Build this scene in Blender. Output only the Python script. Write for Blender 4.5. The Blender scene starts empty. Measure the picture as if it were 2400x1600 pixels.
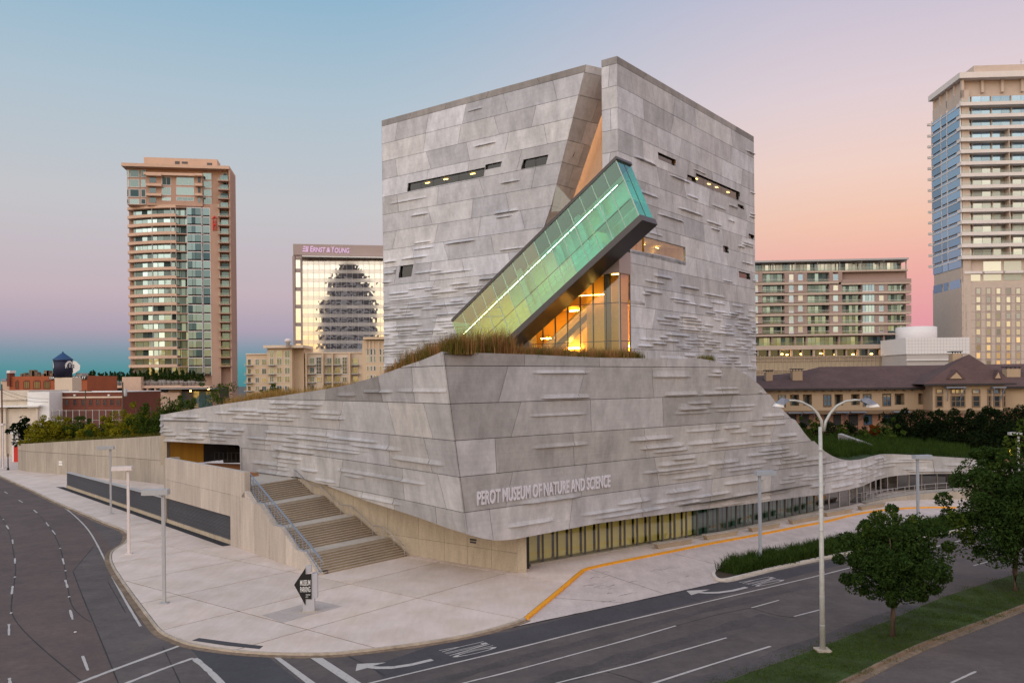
import bpy, bmesh, math, random
from mathutils import Vector, Matrix
random.seed(7)
SC = bpy.context.scene
COL = SC.collection

# ------------------------------------------------------------------ camera
F, CX, HY, CAMZ, RHO = 2000., 1200., 895., 15., .0105      # measured in the 2400 x 1600 photograph
cam = bpy.data.cameras.new('camera'); cam_o = bpy.data.objects.new('camera', cam); COL.objects.link(cam_o)
cam.sensor_width = 36; cam.lens = 36 * F / 2400; cam.shift_y = (HY - 800) / 2400
cam.clip_start = .5; cam.clip_end = 9000
cam_o.matrix_world = Matrix.Translation((0, 0, CAMZ)) @ Matrix.Rotation(math.pi / 2, 4, 'X') @ Matrix.Rotation(-RHO, 4, 'Z')
SC.camera = cam_o

# ------------------------------------------------------------------ sky and sun
SUN_AZ, SUN_EL = math.radians(222), math.radians(24)        # azimuth from +Y towards +X: behind the camera, a little left
world = bpy.data.worlds.new('World'); SC.world = world; world.use_nodes = True
wn = world.node_tree.nodes; wl = world.node_tree.links; wn.clear()
def lin(c):
    return tuple(((x / 255) / 12.92 if x / 255 <= .04045 else ((x / 255 + .055) / 1.055) ** 2.4) for x in c)
def ramp(stops, gain=1.):
    r = wn.new('ShaderNodeValToRGB'); e = r.color_ramp.elements
    while len(e) > 1: e.remove(e[-1])
    for i, (p, c) in enumerate(stops):
        k = e[0] if i == 0 else e.new(p)
        k.position = p; k.color = tuple(x * gain for x in lin(c)) + (1,)
    return r
def wmath(op, a, b=None, clamp=False):
    m = wn.new('ShaderNodeMath'); m.operation = op; m.use_clamp = clamp
    for i, x in enumerate((a, b)):
        if x is None: continue
        if isinstance(x, (int, float)): m.inputs[i].default_value = x
        else: wl.new(x, m.inputs[i])
    return m.outputs[0]
tc = wn.new('ShaderNodeTexCoord'); sep = wn.new('ShaderNodeSeparateXYZ'); wl.new(tc.outputs['Generated'], sep.inputs[0])
sx, sy, sz = sep.outputs
hor = wmath('SQRT', wmath('ADD', wmath('MULTIPLY', sx, sx), wmath('MULTIPLY', sy, sy)))
hor = wmath('MAXIMUM', hor, .02)
ez = wmath('ADD', wmath('MULTIPLY', wmath('ARCTANGENT', wmath('DIVIDE', sz, hor)), 2 / math.pi), 0.0, True)   # 0 horizon .. 1 zenith
ax = wmath('DIVIDE', sx, hor); ay = wmath('DIVIDE', sy, hor)
A = lambda v: math.atan(v) * 2 / math.pi
east = ramp([(0, (74, 134, 142)), (A(.018), (84, 144, 152)), (A(.035), (118, 148, 164)), (A(.06), (172, 160, 178)), (A(.1), (196, 178, 187)),
             (A(.2), (196, 196, 200)), (A(.32), (176, 194, 207)), (A(.46), (140, 180, 206)), (1, (132, 160, 192))])
south = ramp([(0, (214, 142, 160)), (A(.06), (228, 154, 164)), (A(.12), (238, 175, 165)), (A(.17), (242, 196, 174)), (A(.23), (240, 208, 196)),
              (A(.31), (224, 206, 211)), (A(.46), (190, 188, 210)), (1, (142, 162, 192))])
west = ramp([(0, (255, 176, 84)), (.018, (255, 204, 128)), (.042, (255, 230, 184)), (.085, (255, 242, 222)), (.24, (242, 234, 230)), (.5, (212, 214, 226)), (1, (150, 170, 200))])
for r in (east, south, west): wl.new(ez, r.inputs[0])
def smooth(x, a, b):
    m = wn.new('ShaderNodeMapRange'); m.interpolation_type = 'SMOOTHSTEP'; m.inputs['From Min'].default_value = a; m.inputs['From Max'].default_value = b
    wl.new(x, m.inputs['Value']); return m.outputs[0]
def wmix(f, a, b):
    m = wn.new('ShaderNodeMix'); m.data_type = 'RGBA'; wl.new(f, m.inputs[0]); wl.new(a, m.inputs[6]); wl.new(b, m.inputs[7]); return m.outputs[2]
def wgain(c, g):
    m = wn.new('ShaderNodeVectorMath'); m.operation = 'SCALE'; m.inputs['Scale'].default_value = g; wl.new(c, m.inputs[0]); return m.outputs[0]
front = wmix(smooth(ax, -.22, .40), east.outputs[0], south.outputs[0])
# the sky brightens towards the sunset, which is behind the camera
c_all = wmix(smooth(ay, .45, -.75), front, wgain(west.outputs[0], 1.6))
sky = wn.new('ShaderNodeTexSky'); sky.sky_type = 'NISHITA'; sky.sun_disc = False; sky.sun_elevation = math.radians(3); sky.sun_rotation = SUN_AZ
mixs = wn.new('ShaderNodeVectorMath'); mixs.operation = 'ADD'
wl.new(c_all, mixs.inputs[0]); wl.new(wgain(sky.outputs[0], .004), mixs.inputs[1])
bg = wn.new('ShaderNodeBackground'); bg.inputs['Strength'].default_value = 1.0; wl.new(mixs.outputs[0], bg.inputs['Color'])
wo = wn.new('ShaderNodeOutputWorld'); wl.new(bg.outputs[0], wo.inputs['Surface'])

sun = bpy.data.lights.new('sun', 'SUN'); sun.energy = .85; sun.angle = math.radians(46); sun.color = (1, .90, .82)
sun_o = bpy.data.objects.new('sun', sun); COL.objects.link(sun_o)
sd = Vector((math.sin(SUN_AZ) * math.cos(SUN_EL), math.cos(SUN_AZ) * math.cos(SUN_EL), math.sin(SUN_EL)))
sun_o.rotation_euler = sd.to_track_quat('Z', 'Y').to_euler(); sun_o.location = (0, -40, 80)
SC.view_settings.view_transform = 'Standard'; SC.view_settings.look = 'None'; SC.view_settings.exposure = 0; SC.view_settings.gamma = 1
SC.view_settings.use_curve_mapping = False
SC.cycles.max_bounces = 7; SC.cycles.diffuse_bounces = 3; SC.cycles.glossy_bounces = 3; SC.cycles.transmission_bounces = 4
SC.cycles.transparent_max_bounces = 12; SC.cycles.caustics_reflective = False; SC.cycles.caustics_refractive = False
SC.cycles.sample_clamp_indirect = 4

# ------------------------------------------------------------------ photograph pixels -> places
_c, _s = math.cos(RHO), math.sin(RHO)
def uv(px, py):
    a = (px - CX) / F; b = (HY - py) / F
    return a * _c + b * _s, -a * _s + b * _c
def P(px, py, Z):
    u, v = uv(px, py); return Vector((u * Z, Z, CAMZ + v * Z))
def G(px, py, z=0.):
    u, v = uv(px, py); Z = (z - CAMZ) / v; return Vector((u * Z, Z, z))

# ------------------------------------------------------------------ objects
def thing(name, label, cat, loc=(0, 0, 0), group=None, kind=None):
    o = bpy.data.objects.new(name, None); COL.objects.link(o); o.location = loc; o.empty_display_size = .5
    return tag(o, label, cat, group, kind)
def tag(o, label=None, cat=None, group=None, kind=None):
    if label: o['label'] = label
    if cat: o['category'] = cat
    if group: o['group'] = group
    if kind: o['kind'] = kind
    return o
def link(name, me, parent=None):
    o = bpy.data.objects.new(name, me); COL.objects.link(o)
    if parent is not None:
        o.parent = parent
        if parent.type == 'EMPTY': o.matrix_parent_inverse = Matrix.Translation(-Vector(parent.location))
    return o
def copy_tree(o, parent=None, loc=None, rz=None):
    c = o.copy(); COL.objects.link(c); c.parent = parent
    if loc is not None: c.location = loc
    if rz is not None: c.rotation_euler.z = rz
    for ch in list(o.children): copy_tree(ch, c)
    return c
class MB:
    def __init__(s): s.v = []; s.f = []
    def quad(s, *p):
        n = len(s.v); s.v += [tuple(q) for q in p]; s.f.append(tuple(range(n, n + len(p)))); return s
    def hexa(s, b, t):
        """eight corners: bottom ring b, top ring t (both counter-clockwise seen from above)"""
        n = len(s.v); k = len(b); s.v += [tuple(q) for q in b] + [tuple(q) for q in t]
        s.f.append(tuple(n + i for i in reversed(range(k)))); s.f.append(tuple(n + k + i for i in range(k)))
        for i in range(k): j = (i + 1) % k; s.f.append((n + i, n + j, n + k + j, n + k + i))
        return s
    def box(s, x0, x1, y0, y1, z0, z1):
        b = [(x0, y0), (x1, y0), (x1, y1), (x0, y1)]
        return s.hexa([(x, y, z0) for x, y in b], [(x, y, z1) for x, y in b])
    def prism(s, poly, z0, z1):
        a = sum(poly[i][0] * poly[(i + 1) % len(poly)][1] - poly[(i + 1) % len(poly)][0] * poly[i][1] for i in range(len(poly)))
        if a < 0: poly = poly[::-1]
        return s.hexa([(p[0], p[1], z0) for p in poly], [(p[0], p[1], z1) for p in poly])
    def tube(s, pts, r, n=8, cap=True):
        pts = [Vector(p) for p in pts]; rs = r if isinstance(r, (list, tuple)) else [r] * len(pts); base = len(s.v)
        for i, p in enumerate(pts):
            d = (pts[min(i + 1, len(pts) - 1)] - pts[max(i - 1, 0)]).normalized()
            a = d.cross(Vector((0, 0, 1)));
            if a.length < .02: a = Vector((1, 0, 0))
            a.normalize(); b = a.cross(d)
            for k in range(n):
                w = 2 * math.pi * k / n; s.v.append(tuple(p + (a * math.cos(w) + b * math.sin(w)) * rs[i]))
        for i in range(len(pts) - 1):
            for k in range(n):
                q = base + i * n; j = (k + 1) % n
                s.f.append((q + k, q + n + k, q + n + j, q + j))
        if cap:
            s.f.append(tuple(base + k for k in range(n))); s.f.append(tuple(base + (len(pts) - 1) * n + k for k in reversed(range(n))))
        return s
    def bar(s, p, q, w, h):
        """a straight bar of width w and height h whose centre line runs p -> q"""
        p = Vector(p); q = Vector(q); d = (q - p).normalized(); a = d.cross(Vector((0, 0, 1)))
        if a.length < .02: a = Vector((1, 0, 0))
        a.normalize(); b = a.cross(d); a *= w / 2; b *= h / 2
        return s.hexa([p - a - b, p + a - b, p + a + b, p - a + b], [q - a - b, q + a - b, q + a + b, q - a + b])
    def lathe(s, c, prof, n=20):
        base = len(s.v); c = Vector(c)
        for r, z in prof:
            for k in range(n):
                w = 2 * math.pi * k / n; s.v.append((c.x + r * math.cos(w), c.y + r * math.sin(w), c.z + z))
        for i in range(len(prof) - 1):
            for k in range(n):
                j = (k + 1) % n; q = base + i * n; s.f.append((q + k, q + j, q + n + j, q + n + k))
        s.f.append(tuple(base + k for k in reversed(range(n)))); s.f.append(tuple(base + (len(prof) - 1) * n + k for k in range(n)))
        return s
    def mesh(s, name, mat, smooth=False):
        me = bpy.data.meshes.new(name); me.from_pydata(s.v, [], s.f)
        if mat is not None: me.materials.append(mat)
        if smooth:
            for p in me.polygons: p.use_smooth = True
        me.update(); return me
    def build(s, name, mat, parent=None, smooth=False, fix=True):
        me = s.mesh(name, mat, smooth)
        if fix:
            bm = bmesh.new(); bm.from_mesh(me); bmesh.ops.recalc_face_normals(bm, faces=bm.faces); bm.to_mesh(me); bm.free()
        return link(name, me, parent)
class Fac:
    """an upright wall plane: a runs along it, dep out of it (towards the camera side), z up"""
    def __init__(s, p0, p1):
        s.o = Vector((p0[0], p0[1])); s.d = (Vector((p1[0], p1[1])) - s.o).normalized(); s.n = Vector((s.d.y, -s.d.x))
    def hit(s, px, py, dep=0.):
        u, v = uv(px, py); o = s.o + s.n * dep
        t = (o.x - u * o.y) / (u * s.d.y - s.d.x); Z = o.y + t * s.d.y
        return t, CAMZ + v * Z
    def w(s, a, dep, z): q = s.o + s.d * a + s.n * dep; return Vector((q.x, q.y, z))
    def box(s, mb, a0, a1, z0, z1, d0, d1):
        r = [(a0, d1), (a1, d1), (a1, d0), (a0, d0)]
        return mb.hexa([s.w(a, d, z0) for a, d in r], [s.w(a, d, z1) for a, d in r])
    def rect(s, x0, y0, x1, y1, dep=0.):
        """pixel rectangle -> a0, a1, z0, z1"""
        ym = (y0 + y1) / 2; xm = (x0 + x1) / 2
        return s.hit(x0, ym, dep)[0], s.hit(x1, ym, dep)[0], s.hit(xm, y1, dep)[1], s.hit(xm, y0, dep)[1]
    def pbox(s, mb, x0, y0, x1, y1, d0, d1):
        a0, a1, z0, z1 = s.rect(x0, y0, x1, y1, d1); return s.box(mb, a0, a1, z0, z1, d0, d1)
    def panel(s, mb, pts, d0, d1):
        """(a, z) outline extruded d0..d1"""
        return mb.hexa([s.w(a, d0, z) for a, z in pts], [s.w(a, d1, z) for a, z in pts])
def pfac(x0, Z0, x1, Z1):
    a = P(x0, 895, Z0); b = P(x1, 895, Z1); return Fac(a, b)

# ------------------------------------------------------------------ materials
def nmat(name):
    m = bpy.data.materials.new(name); m.use_nodes = True; n = m.node_tree.nodes; n.clear()
    out = n.new('ShaderNodeOutputMaterial'); return m, n, m.node_tree.links, out
def mathn(n, l, op, a, b=None, clamp=False):
    m = n.new('ShaderNodeMath'); m.operation = op; m.use_clamp = clamp
    for i, x in enumerate((a, b)):
        if x is None: continue
        if isinstance(x, (int, float)): m.inputs[i].default_value = x
        else: l.new(x, m.inputs[i])
    return m.outputs[0]
def noise(n, l, scale, stretch=(1, 1, 1), detail=4, rough=.6, obj=False):
    g = n.new('ShaderNodeTexCoord').outputs['Object'] if obj else n.new('ShaderNodeNewGeometry').outputs['Position']
    mp = n.new('ShaderNodeMapping'); mp.inputs['Scale'].default_value = stretch; l.new(g, mp.inputs[0])
    t = n.new('ShaderNodeTexNoise'); t.inputs['Scale'].default_value = scale; t.inputs['Detail'].default_value = detail; t.inputs['Roughness'].default_value = rough
    l.new(mp.outputs[0], t.inputs['Vector']); return t.outputs['Fac']
def maprange(n, l, x, a, b, c, d):
    m = n.new('ShaderNodeMapRange'); m.inputs[1].default_value = a; m.inputs[2].default_value = b; m.inputs[3].default_value = c; m.inputs[4].default_value = d
    l.new(x, m.inputs[0]); return m.outputs[0]
def M(name, col, rough=.8, var=.12, layers=((.15, (1, 1, 1)), (2.5, (1, 1, 1))), rand=0., bump=0., bscale=6., spec=.3, metal=0., hue=None, obj=False):
    """matt material: base colour times a few noise layers; rand = tone difference from piece to piece"""
    m, n, l, out = nmat(name); b = n.new('ShaderNodeBsdfPrincipled'); l.new(b.outputs[0], out.inputs[0])
    b.inputs['Roughness'].default_value = rough; b.inputs['Specular IOR Level'].default_value = spec; b.inputs['Metallic'].default_value = metal
    f = None
    for sc, st in layers:
        k = maprange(n, l, noise(n, l, sc, st, obj=obj), .28, .72, 1 - var, 1 + var)
        f = k if f is None else mathn(n, l, 'MULTIPLY', f, k)
    if rand:
        oi = n.new('ShaderNodeObjectInfo'); k = maprange(n, l, oi.outputs['Random'], 0, 1, 1 - rand, 1 + rand)
        f = k if f is None else mathn(n, l, 'MULTIPLY', f, k)
    v = n.new('ShaderNodeVectorMath'); v.operation = 'SCALE'; v.inputs[0].default_value = col
    if hue:
        mx = n.new('ShaderNodeMix'); mx.data_type = 'RGBA'; mx.inputs[6].default_value = tuple(col) + (1,); mx.inputs[7].default_value = tuple(hue) + (1,)
        l.new(maprange(n, l, noise(n, l, .35, (1, 1, 1), 3), .35, .65, 0, 1), mx.inputs[0]); l.new(mx.outputs[2], v.inputs[0])
    if f is not None: l.new(f, v.inputs['Scale'])
    else: v.inputs['Scale'].default_value = 1
    l.new(v.outputs[0], b.inputs['Base Color'])
    if bump:
        bp = n.new('ShaderNodeBump'); bp.inputs['Strength'].default_value = bump; bp.inputs['Distance'].default_value = .05
        l.new(noise(n, l, bscale, (1, 1, 1), 5, obj=obj), bp.inputs['Height']); l.new(bp.outputs[0], b.inputs['Normal'])
    return m
def emit(name, col, s):
    m, n, l, out = nmat(name); e = n.new('ShaderNodeEmission'); e.inputs[0].default_value = tuple(col) + (1,); e.inputs[1].default_value = s
    l.new(e.outputs[0], out.inputs[0]); return m
def window_glass(name, body, tint, refl, rand=.25, rough=.04, warp=.0):
    """far window: dark or curtained room behind a reflecting pane; rand = difference from pane to pane"""
    m, n, l, out = nmat(name)
    d = n.new('ShaderNodeBsdfPrincipled'); d.inputs['Roughness'].default_value = .5; d.inputs['Specular IOR Level'].default_value = .1
    oi = n.new('ShaderNodeObjectInfo'); v = n.new('ShaderNodeVectorMath'); v.operation = 'SCALE'; v.inputs[0].default_value = body
    l.new(maprange(n, l, oi.outputs['Random'], 0, 1, 1 - 2.4 * rand, 1 + 2.4 * rand), v.inputs['Scale']); l.new(v.outputs[0], d.inputs['Base Color'])
    g = n.new('ShaderNodeBsdfGlossy'); g.inputs['Roughness'].default_value = rough; g.inputs['Color'].default_value = tuple(tint) + (1,)
    if warp:
        bp = n.new('ShaderNodeBump'); bp.inputs['Strength'].default_value = warp; bp.inputs['Distance'].default_value = .3
        l.new(noise(n, l, .25, (1, 1, 1), 1), bp.inputs['Height']); l.new(bp.outputs[0], g.inputs['Normal'])
    mx = n.new('ShaderNodeMixShader'); k = mathn(n, l, 'MULTIPLY', oi.outputs['Random'], 7.31); k = mathn(n, l, 'FRACT', k)
    l.new(maprange(n, l, k, 0, 1, max(0, refl - rand), min(1, refl + rand)), mx.inputs[0]); l.new(d.outputs[0], mx.inputs[1]); l.new(g.outputs[0], mx.inputs[2])
    l.new(mx.outputs[0], out.inputs[0]); return m
def clear_glass(name, tint, refl=.14, gtint=(1, 1, 1), power=.35):
    """see-through pane: tinted transmission plus a reflection that grows at grazing angles"""
    m, n, l, out = nmat(name); t = n.new('ShaderNodeBsdfTransparent'); t.inputs[0].default_value = tuple(tint) + (1,)
    g = n.new('ShaderNodeBsdfGlossy'); g.inputs['Roughness'].default_value = .01; g.inputs['Color'].default_value = tuple(gtint) + (1,)
    lw = n.new('ShaderNodeLayerWeight'); lw.inputs[0].default_value = power
    k = maprange(n, l, lw.outputs['Facing'], 0, 1, refl, min(1, refl + .55))
    mx = n.new('ShaderNodeMixShader'); l.new(k, mx.inputs[0]); l.new(t.outputs[0], mx.inputs[1]); l.new(g.outputs[0], mx.inputs[2]); l.new(mx.outputs[0], out.inputs[0]); return m
def leaf_mat(name, a, b, trans=.25):
    m, n, l, out = nmat(name); d = n.new('ShaderNodeBsdfDiffuse'); t = n.new('ShaderNodeBsdfTranslucent'); mx = n.new('ShaderNodeMixShader'); mx.inputs[0].default_value = trans
    c = n.new('ShaderNodeMix'); c.data_type = 'RGBA'; c.inputs[6].default_value = tuple(a) + (1,); c.inputs[7].default_value = tuple(b) + (1,)
    l.new(maprange(n, l, noise(n, l, .9, (1, 1, 1), 5, .8), .3, .7, 0, 1), c.inputs[0])
    for k in (d, t): l.new(c.outputs[2], k.inputs[0])
    l.new(d.outputs[0], mx.inputs[1]); l.new(t.outputs[0], mx.inputs[2]); l.new(mx.outputs[0], out.inputs[0]); return m

def panel_concrete(name, col):
    m, n, l, out = nmat(name); b = n.new('ShaderNodeBsdfPrincipled'); l.new(b.outputs[0], out.inputs[0]); b.inputs['Roughness'].default_value = .75; b.inputs['Specular IOR Level'].default_value = .25
    oi = n.new('ShaderNodeObjectInfo'); r = oi.outputs['Random']; r2 = mathn(n, l, 'FRACT', mathn(n, l, 'MULTIPLY', r, 13.7))
    f = maprange(n, l, r, 0, 1, .74, 1.10)
    f = mathn(n, l, 'MULTIPLY', f, maprange(n, l, noise(n, l, .55, (1, 1, .55), 5, .62), .3, .7, .78, 1.16))      # blotches
    f = mathn(n, l, 'MULTIPLY', f, maprange(n, l, noise(n, l, 1.1, (1, 1, .12), 4, .65), .35, .7, 1.03, .94))       # rain streaks
    f = mathn(n, l, 'MULTIPLY', f, maprange(n, l, noise(n, l, 1.4, (.12, .12, 5), 3, .6), .3, .7, .96, 1.04))       # board lines
    f = mathn(n, l, 'MULTIPLY', f, maprange(n, l, noise(n, l, 2.6, (1, 1, .8), 5, .75), .32, .68, .90, 1.08))
    # weathered run-off below the parapets: darker where rain gathers
    mx = n.new('ShaderNodeMix'); mx.data_type = 'RGBA'; mx.inputs[6].default_value = tuple(col) + (1,); mx.inputs[7].default_value = (col[0] * .99, col[1] * .96, col[2] * .90, 1)
    l.new(r2, mx.inputs[0]); v = n.new('ShaderNodeVectorMath'); v.operation = 'SCALE'; l.new(mx.outputs[2], v.inputs[0]); l.new(f, v.inputs['Scale']); l.new(v.outputs[0], b.inputs['Base Color'])
    bp = n.new('ShaderNodeBump'); bp.inputs['Strength'].default_value = .25; bp.inputs['Distance'].default_value = .03; l.new(noise(n, l, 5, (1, 1, 1.5), 5), bp.inputs['Height']); l.new(bp.outputs[0], b.inputs['Normal'])
    return m
MT = {}
MT['panel'] = panel_concrete('cast concrete', (.475, .46, .472))
MT['panel_cube'] = panel_concrete('pale cast concrete', (.605, .605, .65))
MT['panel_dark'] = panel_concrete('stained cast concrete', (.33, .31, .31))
MT['seal'] = M('joint sealant', (.075, .058, .048), .9, .2)
MT['beige'] = M('board formed concrete', (.36, .31, .255), .85, .13, ((.5, (1, 1, .18)), (2.2, (1, 1, .12)), (9, (1, 1, 1))), rand=.11, bump=.25)
MT['beige_l'] = M('pale board formed concrete', (.47, .40, .34), .85, .12, ((.5, (1, 1, .18)), (2.2, (1, 1, .12)), (9, (1, 1, 1))), rand=.07, bump=.25)
MT['beige2'] = M('tan concrete', (.42, .345, .255), .85, .12, ((.5, (1, 1, .3)), (2.5, (1, 1, .2)), (9, (1, 1, 1))), rand=.05, bump=.25)
MT['step'] = M('brown stair concrete', (.36, .275, .19), .9, .12, ((.6, (1, 1, 1)), (7, (1, 1, 1))), rand=.05, bump=.2)
MT['landing'] = M('stair landing concrete', (.50, .435, .37), .8, .12, rand=.05)
MT['plaza'] = M('plaza paving concrete', (.66, .545, .485), .8, .055, ((.09, (1, 1, 1)), (.35, (1.6, .5, 1)), (1.6, (1.8, .3, 1)), (12, (1, 1, 1))), rand=.05, bump=.12, hue=(.585, .47, .39))
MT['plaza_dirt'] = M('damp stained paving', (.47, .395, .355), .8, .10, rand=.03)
MT['drive'] = M('driveway concrete', (.56, .47, .435), .8, .11, ((.12, (1, 1, 1)), (.8, (1.6, .5, 1)), (6, (1, 1, 1))), bump=.12, hue=(.50, .42, .385))
MT['kerb'] = M('kerb concrete', (.42, .35, .28), .85, .2, ((.4, (1, 1, 1)), (3, (1, 1, 1))))
MT['kerb_dirty'] = M('weathered kerb', (.20, .14, .095), .9, .3, ((.4, (1, 1, 1)), (3, (1, 1, 1))))
MT['kerb_pale'] = M('pale kerb', (.56, .51, .46), .8, .12)
MT['asphalt'] = M('asphalt', (.112, .090, .083), .85, .13, ((.07, (1, 1, 1)), (.5, (1, 1, 1)), (3, (1, 1, 1)), (30, (1, 1, 1))), bump=.15, bscale=25, hue=(.090, .074, .071))
MT['asphalt_r'] = M('brown worn asphalt', (.122, .084, .074), .85, .12, ((.06, (1, 1, 1)), (.5, (1, 1, 1)), (3, (1, 1, 1)), (30, (1, 1, 1))), bump=.15, bscale=25, hue=(.102, .074, .067))
MT['asphalt_d'] = M('fresh asphalt patch', (.062, .057, .062), .85, .14, ((.3, (1, 1, 1)), (4, (1, 1, 1)), (30, (1, 1, 1))), bump=.1)
MT['track'] = M('tyre-darkened asphalt', (.074, .063, .062), .8, .22, ((.4, (1, 1, 1)), (5, (1, 1, 1))))
MT['tar'] = M('tar seam', (.025, .022, .022), .7, .2)
def paint_mat():
    m, n, l, out = nmat('worn road paint'); b = n.new('ShaderNodeBsdfPrincipled'); b.inputs['Roughness'].default_value = .7
    t = n.new('ShaderNodeBsdfTransparent'); mx = n.new('ShaderNodeMixShader')
    b.inputs['Base Color'].default_value = (.46, .42, .39, 1)
    l.new(maprange(n, l, noise(n, l, 5, (1, 1, 1), 6, .75), .30, .44, .35, 1), mx.inputs[0]); l.new(t.outputs[0], mx.inputs[1]); l.new(b.outputs[0], mx.inputs[2]); l.new(mx.outputs[0], out.inputs[0]); return m
MT['paint'] = paint_mat()
MT['orange'] = M('orange kerb paint', (.80, .33, .015), .6, .1, ((.5, (1, 1, 1)), (4, (1, 1, 1))))
MT['steel'] = M('brushed steel', (.42, .40, .41), .35, .05, metal=.7, spec=.5)
MT['rail_blue'] = M('painted blue-grey rail', (.20, .24, .31), .45, .08, spec=.5)
MT['galv'] = M('galvanised pole', (.46, .45, .42), .5, .12, ((.6, (1, 1, .3)), (5, (1, 1, 1))), metal=.15)
MT['lamp_grey'] = M('grey lamp paint', (.39, .385, .39), .5, .05)
MT['lamp_blue'] = M('blue-grey lamp paint', (.33, .35, .39), .5, .05)
MT['meadow'] = M('meadow soil and grass', (.022, .042, .012), .95, .3, ((.25, (1, 1, 1)), (2, (1, 1, 1))), bump=.5)
MT['lamp_pale'] = M('pale lamp paint', (.66, .58, .56), .5, .05)
MT['dark'] = M('dark metal', (.035, .033, .036), .5, .1)
MT['louver'] = M('charcoal louvre', (.062, .059, .066), .55, .1, rand=.15)
MT['trim'] = M('bronze trim', (.075, .066, .068), .45, .08, spec=.5)
MT['soffit'] = M('dark soffit panel', (.045, .038, .038), .35, .08, spec=.5)
MT['pink_panel'] = M('mauve metal panel', (.40, .32, .32), .5, .05)
MT['white'] = M('white paint', (.75, .73, .71), .6, .05)
MT['black'] = M('black paint', (.012, .012, .012), .5, 0)
MT['leaf_lawn'] = leaf_mat('lawn blades', (.035, .066, .010), (.075, .10, .018), .2)
MT['lawn'] = M('mown grass', (.040, .066, .012), .95, .22, ((.12, (1, 1, 1)), (1.2, (1, 1, 1)), (9, (1, 1, 1))), bump=.6, bscale=20, hue=(.03, .042, .01))
MT['soil'] = M('planting soil', (.05, .036, .024), .95, .25)
MT['ground'] = M('ground', (.10, .10, .09), .95, .25, ((.004, (1, 1, 1)), (.05, (1, 1, 1))))
MT['roof_green'] = M('planted roof', (.045, .065, .02), .95, .3, ((.25, (1, 1, 1)), (2, (1, 1, 1))), bump=.5, bscale=8, hue=(.09, .07, .025))
MT['bark'] = M('bark', (.10, .065, .045), .9, .25, ((1, (1, 1, .3)), (8, (1, 1, .3))))
MT['leaf_dark'] = leaf_mat('dark leaves', (.016, .036, .010), (.052, .086, .020))
MT['leaf_mid'] = leaf_mat('green leaves', (.026, .05, .010), (.085, .12, .02))
MT['leaf_bright'] = leaf_mat('bright leaves', (.03, .06, .012), (.10, .14, .025))
MT['leaf_yellow'] = leaf_mat('yellow-green leaves', (.085, .10, .010), (.34, .28, .02))
MT['leaf_deep'] = leaf_mat('deep green evergreen leaves', (.006, .012, .006), (.022, .034, .012))  # darkest of the leaf tones
MT['leaf_orange'] = leaf_mat('orange leaves', (.16, .045, .01), (.25, .07, .015))
MT['reed_red'] = leaf_mat('russet grass', (.30, .14, .055), (.48, .27, .11), .3)
MT['reed_gold'] = leaf_mat('golden grass', (.34, .21, .07), (.46, .28, .09), .3)
MT['reed_green'] = leaf_mat('green bunch grass', (.02, .045, .010), (.06, .09, .018), .2)
MT['reed_olive'] = leaf_mat('olive grass', (.11, .10, .02), (.20, .17, .04), .3)

# ------------------------------------------------------------------ leaves, grass, text
def leaves(mb, c, r, n, size, rng, flat=.9):
    c = Vector(c)
    for _ in range(n):
        while True:
            d = Vector((rng.uniform(-1, 1), rng.uniform(-1, 1), rng.uniform(-1, 1)))
            if .05 < d.length < 1: break
        d *= (d.length ** -.35)                 # push towards the shell of the clump
        p = c + Vector((d.x * r[0], d.y * r[1], d.z * r[2]))
        a = Vector((rng.gauss(0, 1), rng.gauss(0, 1), rng.gauss(0, .7))).normalized(); b = a.cross(Vector((rng.gauss(0, 1), rng.gauss(0, 1), rng.gauss(0, 1)))).normalized()
        s = size * rng.uniform(.6, 1.35); a *= s; b *= s * .55
        mb.quad(p - a, p + b * .9 - a * .1, p + a, p - b * .9 + a * .1)
def crown(name, parent, mat, c, rad, clumps, per, size, seed, squash=1.):
    rng = random.Random(seed); mb = MB(); c = Vector(c)
    for i in range(clumps):
        w = rng.uniform(0, 2 * math.pi); zz = rng.uniform(-1, 1); q = math.sqrt(max(0, 1 - zz * zz)); k = rng.uniform(.35, .93) if i > clumps * .3 else rng.uniform(0, .5)
        p = c + Vector((rad[0] * q * math.cos(w) * k, rad[1] * q * math.sin(w) * k, rad[2] * zz * k))
        s = rng.uniform(.22, .40) * (1.15 - .45 * k)
        if i % 4 == 0: k2 = rng.uniform(.93, 1.10); p = c + (p - c) * (k2 / max(k, .2)); s = rng.uniform(.09, .17)
        leaves(mb, p, (rad[0] * s, rad[1] * s, rad[2] * s * squash), per, size, rng)
    return mb.build(name, mat, parent, fix=False)
def blades(mb, p, n, h, spread, rng, w=.02, lean=.5):
    for _ in range(n):
        x = p[0] + rng.gauss(0, spread); y = p[1] + rng.gauss(0, spread); t = rng.uniform(0, 6.283); hh = h * rng.uniform(.55, 1.2); L = lean * hh * rng.uniform(.2, 1.2)
        ca, sa = math.cos(t), math.sin(t); q = (-sa * w, ca * w)
        m_ = (x + ca * L * .35, y + sa * L * .35, p[2] + hh * .62); e = (x + ca * L, y + sa * L, p[2] + hh)
        n0 = len(mb.v); mb.v += [(x - q[0], y - q[1], p[2]), (x + q[0], y + q[1], p[2]), (m_[0] + q[0] * .8, m_[1] + q[1] * .8, m_[2]), (m_[0] - q[0] * .8, m_[1] - q[1] * .8, m_[2]), e]
        mb.f += [(n0, n0 + 1, n0 + 2, n0 + 3), (n0 + 3, n0 + 2, n0 + 4)]
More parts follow.
